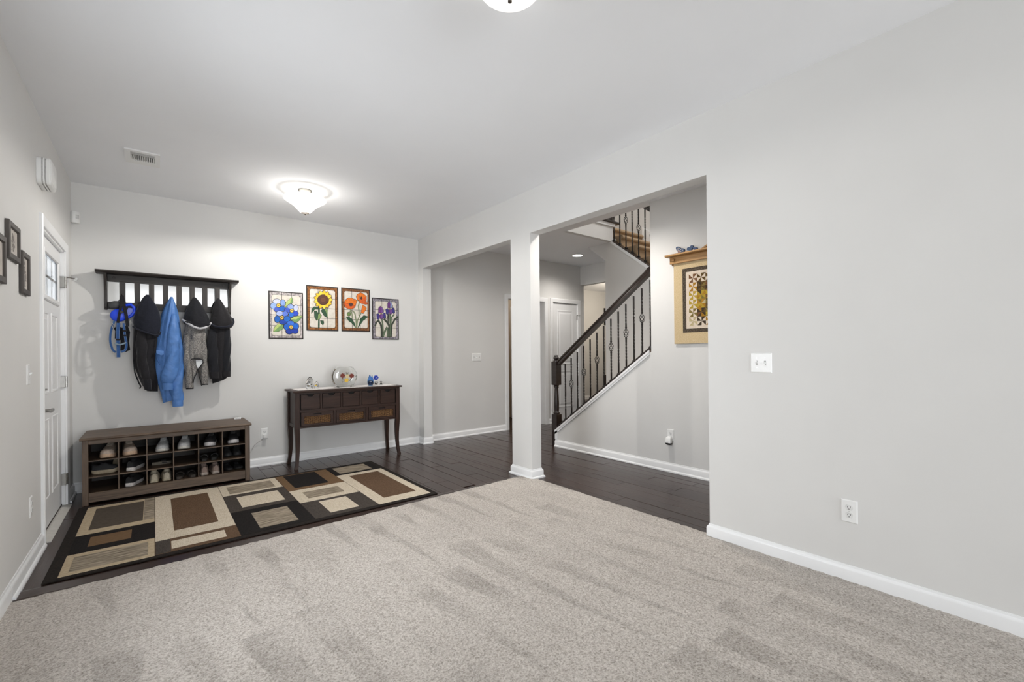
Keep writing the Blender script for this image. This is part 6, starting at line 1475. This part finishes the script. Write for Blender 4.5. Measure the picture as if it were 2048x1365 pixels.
obj('hood', drape([(1.772, 0.310, 0.011, yc_ - 0.002, 0.012, 0), (1.735, 0.312, 0.036, yc_ - 0.004, 0.032, 0), (1.66, 0.316, 0.072, yc_ - 0.010, 0.056, 0.0), (1.58, 0.322, 0.100, yc_ - 0.014, 0.072, -0.04), (1.53, 0.326, 0.112, yc_ - 0.014, 0.078, -0.06), (1.505, 0.328, 0.108, yc_ - 0.012, 0.076, -0.08)], folds=((3, 0.09, 2.2, 0.6), (7, 0.04, 0, 1))), 'cloth_ink', c, smooth=80)
m = MB(); m.tube([(0.213, yc_ - 0.030, 1.548), (0.222, yc_ - 0.050, 1.540), (0.255, yc_ - 0.082, 1.510), (0.300, yc_ - 0.096, 1.476), (0.345, yc_ - 0.098, 1.462), (0.385, yc_ - 0.092, 1.472), (0.420, yc_ - 0.070, 1.500), (0.442, yc_ - 0.038, 1.524)], [0.008, 0.010, 0.011, 0.011, 0.011, 0.011, 0.010, 0.008], 8); obj('hood_trim', m, 'cloth_trim_white', c, smooth=60)
m = MB(); m.prism([(0.222, 1.535), (0.44, 1.515), (0.40, 1.478), (0.35, 1.462), (0.30, 1.474), (0.25, 1.51)], 'y', yc_ - 0.092, yc_ - 0.05); obj('hood_front', m, 'cloth_ink', c, bevel=0.006)
# -- black hooded jacket on the right
c = thing('hooded_jacket', 'all-black hooded jacket with ribbed cuffs, rightmost on the rack', 'jacket', (0.52, yc_, 0.92), group='coats on the rack')
obj('body', drape([(1.62, 0.510, 0.05, yc_, 0.035, 0), (1.50, 0.515, 0.082, yc_, 0.050, 0), (1.36, 0.508, 0.092, yc_, 0.056, 0), (1.20, 0.512, 0.084, yc_, 0.054, 0), (1.06, 0.514, 0.076, yc_, 0.048, 0), (0.98, 0.512, 0.066, yc_, 0.042, 0.1), (0.938, 0.500, 0.050, yc_, 0.034, 0.35)], folds=((5, 0.10, 0.9, 0.6), (9, 0.05, 0.2, 1))), 'cloth_black', c, smooth=80)
obj('sleeve', sleeve([(0.452, yc_ - 0.018, 1.46, 0.038, 0.034), (0.450, yc_ - 0.030, 1.34, 0.044, 0.038), (0.456, yc_ - 0.034, 1.20, 0.046, 0.038), (0.462, yc_ - 0.034, 1.09, 0.044, 0.036), (0.464, yc_ - 0.034, 1.035, 0.042, 0.034)]), 'cloth_ink', c, smooth=80)
obj('cuff', sleeve([(0.464, yc_ - 0.034, 1.036, 0.044, 0.035), (0.465, yc_ - 0.034, 1.0, 0.043, 0.034), (0.466, yc_ - 0.034, 0.972, 0.041, 0.032)], folds=((18, 0.02, 0, 0),)), 'cloth_black', c, smooth=80)
obj('sleeve', sleeve([(0.570, yc_ - 0.016, 1.46, 0.032, 0.032), (0.572, yc_ - 0.026, 1.34, 0.036, 0.036), (0.566, yc_ - 0.030, 1.20, 0.038, 0.036), (0.564, yc_ - 0.030, 1.10, 0.038, 0.034), (0.564, yc_ - 0.030, 1.045, 0.038, 0.033)]), 'cloth_ink', c, smooth=80)
obj('cuff', sleeve([(0.564, yc_ - 0.030, 1.046, 0.041, 0.034), (0.564, yc_ - 0.030, 1.01, 0.040, 0.033), (0.564, yc_ - 0.030, 0.984, 0.039, 0.032)], folds=((18, 0.02, 0, 0),)), 'cloth_black', c, smooth=80)
obj('hood', drape([(1.776, 0.506, 0.011, yc_ - 0.002, 0.012, 0), (1.735, 0.508, 0.034, yc_ - 0.004, 0.030, 0), (1.66, 0.516, 0.064, yc_ - 0.010, 0.054, 0), (1.58, 0.528, 0.090, yc_ - 0.012, 0.068, 0.02), (1.53, 0.534, 0.100, yc_ - 0.012, 0.074, 0.04), (1.49, 0.530, 0.094, yc_ - 0.010, 0.072, 0.08), (1.475, 0.528, 0.082, yc_ - 0.008, 0.062, 0.08)], folds=((3, 0.07, 1.0, 1), (7, 0.04, 0, 2))), 'cloth_black', c, smooth=80)
m = MB(); m.tube([(0.444, yc_ - 0.045, 1.508), (0.47, yc_ - 0.072, 1.488), (0.52, yc_ - 0.084, 1.480), (0.575, yc_ - 0.078, 1.488), (0.615, yc_ - 0.055, 1.508), (0.632, yc_ - 0.025, 1.54), (0.628, yc_ - 0.005, 1.575)], 0.012, 8); obj('hood_hem', m, 'cloth_navy', c, smooth=60)

# ================================================================== DOG GEAR ON THE FIRST HOOK
paint('leash_blue', (0.01, 0.06, 0.72), 0.35, var=0.06, scale=20); paint('leash_pale', (0.12, 0.16, 0.55), 0.4, var=0.1, scale=20)
paint('webbing_blue', (0.018, 0.075, 0.24), 0.8, var=0.15, scale=120, bump=0.3, bscale=500); paint('webbing_edge', (0.20, 0.27, 0.34), 0.8, var=0.1)
yh = YB - 0.105
def strap(pts, w, mat, parent, name='strap', th=0.0016):
    """flat webbing facing the room"""
    P = [Vector(p) for p in pts]; P = [Vector(p) for p in catmull([tuple(p) for p in P], max(8, 4 * len(P)))]
    ra = []
    for i, p in enumerate(P):
        t = (P[min(i + 1, len(P) - 1)] - P[max(i - 1, 0)]).normalized(); s_ = t.cross(Vector((0, -1, 0))).normalized() * w; nn = Vector((0, -th, 0))
        ra.append([tuple(p - s_ - nn), tuple(p + s_ - nn), tuple(p + s_ + nn), tuple(p - s_ + nn)])
    m = MB(); m.loft(ra); return obj(name, m, mat, parent)
c = thing('retractable_leash', 'bright blue retractable leash hanging from the first hook', 'leash', (-0.25, yh, 1.50), group='dog gear on the first hook')
def disc_body(cx_, cz_, rx, rz, y0, y1, ang=0):
    rg = []
    for y, k in ((y0, 0.82), (y0 - 0.008, 0.97), ((y0 + y1) / 2, 1.0), (y1 + 0.008, 0.97), (y1, 0.80)):
        ring = []
        for j in range(28):
            a = 2 * PI * j / 28; u, v = rx * k * math.cos(a), rz * k * math.sin(a)
            ring.append((cx_ + u * math.cos(ang) - v * math.sin(ang), y, cz_ + u * math.sin(ang) + v * math.cos(ang)))
        rg.append(ring)
    m = MB(); m.loft(rg); return m
obj('case', disc_body(-0.248, 1.572, 0.062, 0.058, yh + 0.012, yh - 0.034, 0.3), 'leash_blue', c, smooth=60)
m = MB(); m.tube([(-0.235, yh - 0.012, 1.625), (-0.205, yh - 0.014, 1.665), (-0.165, yh - 0.016, 1.672), (-0.142, yh - 0.016, 1.645), (-0.140, yh - 0.016, 1.610), (-0.160, yh - 0.014, 1.575), (-0.190, yh - 0.012, 1.550)], 0.013, 10, flat=1.0); obj('handle', m, 'leash_blue', c, smooth=60)
m = MB(); m.prism([(-0.195, 1.556), (-0.148, 1.602), (-0.152, 1.640), (-0.185, 1.642), (-0.200, 1.60)], 'y', yh - 0.020, yh - 0.008); obj('label_plate', m, 'leash_pale', c, bevel=0.003)
m = MB(); m.lathe([(0.001, 0.0), (0.012, 0.0), (0.014, 0.006), (0.012, 0.008)], (-0.230, yh - 0.044, 1.600), 14, 'y'); obj('brake_button', m, 'slot_dark', c, smooth=40)
c = thing('bag_pouch', 'small grey folded pouch hanging above the blue leash', 'pouch', (-0.28, yh, 1.63), group='dog gear on the first hook')
paint('pouch_grey', (0.05, 0.052, 0.055), 0.7, var=0.25, scale=25, bump=0.3, bscale=200)
obj('pouch_body', drape([(1.700, -0.262, 0.022, yh, 0.016, 0), (1.688, -0.270, 0.036, yh - 0.004, 0.026, 0), (1.668, -0.276, 0.042, yh - 0.006, 0.032, 0.1), (1.645, -0.276, 0.036, yh - 0.004, 0.028, 0.2), (1.632, -0.272, 0.022, yh, 0.018, 0.2)], n=18, seg=28, folds=((4, 0.1, 0, 4), (7, 0.05, 0, 3))), 'pouch_grey', c, smooth=80)
m = MB(); m.tube([(-0.250, yh - 0.01, 1.700), (-0.238, yh, 1.728), (-0.228, yh, 1.745)], 0.003, 6); obj('cord_loop', m, 'cloth_black', c, smooth=60)
c = thing('dog_harness', 'blue and black webbing dog harness hanging below the leash', 'harness', (-0.24, yh, 1.19), group='dog gear on the first hook')
yp = yh - 0.040
strap([(-0.228, yp + 0.03, 1.75), (-0.232, yp, 1.66), (-0.248, yp, 1.55), (-0.262, yp, 1.44), (-0.266, yp, 1.36)], 0.010, 'cloth_black', c)
strap([(-0.226, yp + 0.03, 1.752), (-0.212, yp, 1.66), (-0.196, yp, 1.56), (-0.188, yp, 1.47)], 0.012, 'cloth_black', c)
for pts, w in (([(-0.250, yp - 0.004, 1.50), (-0.256, yp - 0.006, 1.40), (-0.253, yp - 0.006, 1.28), (-0.252, yp - 0.006, 1.192)], 0.0135), ([(-0.278, yp, 1.52), (-0.300, yp, 1.43), (-0.306, yp, 1.34), (-0.292, yp, 1.265), (-0.270, yp, 1.238)], 0.009), ([(-0.215, yp - 0.002, 1.50), (-0.208, yp - 0.004, 1.40), (-0.198, yp - 0.004, 1.31), (-0.206, yp - 0.002, 1.258), (-0.235, yp - 0.002, 1.240)], 0.009)):
    o = strap(pts, w, 'webbing_blue', c)
    for s_ in (-1, 1):
        P = [Vector(p) for p in pts]; q = []
        for i, p in enumerate(P):
            t = (P[min(i + 1, len(P) - 1)] - P[max(i - 1, 0)]).normalized(); q.append(tuple(p + t.cross(Vector((0, -1, 0))).normalized() * s_ * w * 0.8 + Vector((0, -0.002, 0))))
        e_ = MB(); q2 = catmull(q, 14); e_.tube([tuple(x_) for x_ in q2], 0.0011, 5); obj('edge_stripe', e_, 'webbing_edge', o)
m = MB(); m.prism([(-0.262, 1.40), (-0.285, 1.455), (-0.262, 1.47), (-0.22, 1.46), (-0.19, 1.49), (-0.172, 1.42), (-0.180, 1.33), (-0.172, 1.26), (-0.205, 1.238), (-0.240, 1.25), (-0.238, 1.34)], 'y', yp + 0.012, yp + 0.024); obj('chest_pad', m, 'cloth_black', c, bevel=0.006)
strap([(-0.275, yp - 0.010, 1.318), (-0.240, yp - 0.012, 1.306), (-0.198, yp - 0.010, 1.326)], 0.006, 'webbing_edge', c, 'reflective_band')
for x, z in ((-0.254, 1.352), (-0.206, 1.43), (-0.206, 1.39)):
    m = MB(); m.box(x - 0.014, x + 0.014, yp - 0.014, yp - 0.008, z - 0.007, z + 0.007); obj('buckle', m, 'cloth_black', c, bevel=0.002)
for x, z in ((-0.288, 1.47), (-0.168, 1.50)):
    m = MB(); m.tube([(x, yp, z + 0.03), (x - 0.006, yp - 0.003, z + 0.012), (x, yp - 0.004, z - 0.012), (x + 0.007, yp - 0.002, z), (x + 0.004, yp, z + 0.02)], 0.003, 6); obj('snap_clip', m, 'screw_metal', c, smooth=60)

# ================================================================== QUILT AND SHELF ON THE STAIR WALL
wood('oak', (0.27, 0.135, 0.045), (0.52, 0.29, 0.105), 'Y', 0.45, 5, 0.15)
wood('oak_end', (0.22, 0.105, 0.035), (0.42, 0.22, 0.08), 'Z', 0.5, 5, 0.15)
qy0, qy1 = 1.440, 2.412
sh = thing('quilt_shelf', 'golden oak shelf rail holding the quilt on the stair wall', 'shelf', (XS - 0.03, 1.93, 2.05))
m = MB(); m.prism([(XS - 0.098, 2.124), (XS - 0.090, 2.118), (XS - 0.001, 2.118), (XS - 0.001, 2.138), (XS - 0.098, 2.138)], 'y', 1.385, 2.462); obj('shelf_top', m, 'oak', sh, bevel=0.002)
m = MB(); m.box(XS - 0.042, XS - 0.024, 1.415, 2.440, 2.052, 2.1175); obj('front_board', m, 'oak', sh, bevel=0.002)
m = MB(); m.box(XS - 0.012, XS - 0.001, 1.42, 2.435, 2.040, 2.1175); obj('back_board', m, 'oak', sh)
for y in (2.395, 1.46):
    m = MB(); m.lathe([(0.010, -0.0), (0.008, -0.006), (0.014, -0.012), (0.014, -0.016), (0.006, -0.021)], (XS - 0.042, y, 2.088), 16, 'x'); obj('knob', m, 'oak_end', sh, smooth=50)
speckle('quilt_tan', [(0.48, 0.355, 0.19), (0.57, 0.44, 0.26), (0.64, 0.52, 0.34)], 190, 0.95, (1, 1, 1), 0.6, 4)
speckle('quilt_dark', [(0.03, 0.022, 0.015), (0.075, 0.058, 0.042), (0.16, 0.13, 0.10)], 140, 0.95, (1, 1, 1), 0.4, 4)
speckle('quilt_cream', [(0.60, 0.50, 0.40), (0.68, 0.59, 0.49)], 70, 0.95, (1, 1, 1), 0.4, 4)
QM = [speckle('quilt_patch_%d' % i, c_, 110, 0.95, (1, 1, 1), 0.3, 4) for i, c_ in enumerate((
    [(0.22, 0.10, 0.01), (0.46, 0.25, 0.04)], [(0.03, 0.02, 0.012), (0.07, 0.05, 0.03)], [(0.12, 0.09, 0.02), (0.24, 0.18, 0.06)], [(0.36, 0.29, 0.15), (0.52, 0.44, 0.27)],
    [(0.10, 0.045, 0.02), (0.22, 0.11, 0.05)], [(0.30, 0.20, 0.02), (0.48, 0.34, 0.05)], [(0.06, 0.035, 0.015), (0.15, 0.09, 0.03)]))]
q = thing('wall_quilt', 'tan bordered quilt of gold and brown pinwheel patches on the stair wall', 'quilt', (XS - 0.015, (qy0 + qy1) / 2, 1.272))
qx = XS - 0.012
m = MB(); nq = 24; rg = []
m.box(qx - 0.007, qx - 0.001, qy0, qy1, 1.272, 2.10); obj('tan_border', m, 'quilt_tan', q, bevel=0.003)
m = MB(); a0, a1, b0, b1, bw = 1.535, 2.318, 1.378, 1.992, 0.036
for bxx in ((a0, a0 + bw, b0, b1), (a1 - bw, a1, b0, b1), (a0 + bw, a1 - bw, b0, b0 + bw), (a0 + bw, a1 - bw, b1 - bw, b1)): m.box(qx - 0.0082, qx - 0.0065, *bxx)
obj('dark_border', m, 'quilt_dark', q)
m = MB(); m.box(qx - 0.0084, qx - 0.0065, a0 + bw, a1 - bw, b0 + bw, b1 - bw); obj('cream_field', m, 'quilt_cream', q)
rq = random.Random(5); cs = 0.0815; NR, NC = 6, 8
for r_ in range(NR):
    for c_ in range(NC):
        yy_, zz_ = a1 - bw - 0.030 - cs * (c_ + 0.5), b1 - bw - 0.026 - cs * (r_ + 0.5); h_ = cs * 0.5
        m1 = rq.choice(QM)
        inner = 0 < r_ < NR - 1 and 0 < c_ < NC - 1
        for k in range(4):
            a = PI / 2 * k
            for P, mt in (([(0, 0), (h_, 0), (h_, h_)], m1), ([(0, 0), (h_, h_), (0, h_)], rq.choice([q_ for q_ in QM if q_ is not m1]))):
                if P[1][0] == P[1][1] and not inner: continue
                pts = [(yy_ + u * math.cos(a) - v * math.sin(a), zz_ + u * math.sin(a) + v * math.cos(a)) for u, v in P]
                m = MB(); m.prism(pts, 'x', qx - 0.0096, qx - 0.0080); obj('pinwheel_patch', m, mt, q)
def heart(y, z, w, h_, lean, name, label, mat, stripes=False):
    x = XS - 0.055; f = thing(name, label, 'ornament', (x, y, z))
    base = []
    for k in range(36):
        t = 2 * PI * k / 36; u = 16 * math.sin(t) ** 3 / 17; v = (13 * math.cos(t) - 5 * math.cos(2 * t) - 2 * math.cos(3 * t) - math.cos(4 * t)) / 17
        base.append((u * w / 2, v * h_ / 2))
    ca, sa = math.cos(lean), math.sin(lean); pts = [(u * ca - v * sa, u * sa + v * ca) for u, v in base]
    z0 = min(p[1] for p in pts); pts = [(y + p[0], z - z0 + p[1]) for p in pts]
    m = MB(); m.prism(pts, 'x', x - 0.009, x + 0.009); o = obj('heart_body', m, mat, f, bevel=0.003)
    if stripes:
        for k in range(5):
            s_ = MB(); lo = -0.24 + 0.1 * k
            qq = [(lo * w, -0.02 * h_), ((lo + 0.05) * w, -0.02 * h_), ((lo + 0.05) * w * 0.5, -0.42 * h_ * (1 - abs(lo) * 1.6)), (lo * w * 0.5, -0.42 * h_ * (1 - abs(lo) * 1.6))]
            qq = [(y + u * ca - v * sa, z - z0 + u * sa + v * ca) for u, v in qq]
            s_.prism(qq, 'x', x - 0.0102, x - 0.0088); obj('stripe', s_, flat((0.66, 0.58, 0.48) if k % 2 == 0 else (0.22, 0.05, 0.03), 0.7), f)
        for u, v in ((-0.22, 0.2), (-0.08, 0.12), (0.1, 0.2), (0.24, 0.14), (-0.3, 0.08)):
            s_ = MB(); cc = (y + u * w * ca - v * h_ * sa, z - z0 + u * w * sa + v * h_ * ca)
            s_.prism([(cc[0] + 0.0035 * math.cos(2 * PI * j / 6), cc[1] + 0.0035 * math.sin(2 * PI * j / 6)) for j in range(6)], 'x', x - 0.0102, x - 0.0088); obj('star', s_, flat((0.6, 0.55, 0.45), 0.7), f)
    return f
navy = flat((0.022, 0.055, 0.13), 0.6)
heart(2.318, 2.1385, 0.105, 0.072, R(28), 'heart_ornament', 'wooden heart painted with stars and stripes leaning on the oak shelf', navy, True)
heart(2.212, 2.1385, 0.072, 0.060, R(-20), 'heart_ornament', 'plain navy blue wooden heart on the oak shelf', navy)
heart(2.165, 2.1385, 0.045, 0.036, R(10), 'heart_ornament', 'tiny navy heart tucked right of the plain blue heart', flat((0.03, 0.06, 0.16), 0.6))
f = thing('wooden_ornament', 'slanting light wood ornament on the oak shelf at the wall edge', 'ornament', (XS - 0.05, 2.06, 2.1385))
m = MB(); m.prism([(2.125, 2.1385), (2.10, 2.1385), (1.98, 2.19), (1.98, 2.215), (2.04, 2.185)], 'x', XS - 0.06, XS - 0.035); obj('strut', m, 'oak', f, bevel=0.002)
m = MB(); m.box(XS - 0.07, XS - 0.03, 1.955, 1.98, 2.1385, 2.23); obj('post', m, 'oak_end', f, bevel=0.002)

# ================================================================== THE ROOM BEYOND
f = thing('framed_picture', 'blue picture in a dark frame on the far wall beyond the hall', 'picture', (9.65, 7.69, 1.90))
m = MB(); m.sweep([(9.36, 1.96), (9.36, 2.33), (9.94, 2.33), (9.94, 1.96)], [(0, 0.001), (0, 0.02), (0.04, 0.024), (0.04, 0.001)], lambda a, b, h: (a, 7.699 - h, b), closed=True); obj('frame', m, flat((0.02, 0.018, 0.016)), f)
m = MB(); m.box(9.35, 9.95, 7.688, 7.697, 1.95, 2.34); obj('canvas', m, flat((0.03, 0.06, 0.20)), f)
f = thing('low_cabinet', 'dark low cabinet against the far wall beyond the hall', 'cabinet', (9.7, 7.45, 0))
m = MB(); m.box(9.275, 10.1, 7.25, 7.66, 0.06, 0.60); obj('carcass', m, 'console_wood', f, bevel=0.004)
for x in (9.30, 9.70):
    m = MB(); m.box(x, x + 0.37, 7.236, 7.2495, 0.10, 0.57); d = obj('door', m, 'console_wood_z', f, bevel=0.003)
    k = MB(); k.lathe([(0.010, 0), (0.014, -0.012), (0.006, -0.02)], (x + (0.33 if x < 9.5 else 0.04), 7.236, 0.36), 12, 'y'); obj('knob', k, 'nickel', d, smooth=50)
for x in (9.30, 10.03):
    for y in (7.28, 7.60):
        m = MB(); m.box(x, x + 0.04, y, y + 0.04, 0.0005, 0.0595); obj('foot', m, 'console_wood', f)
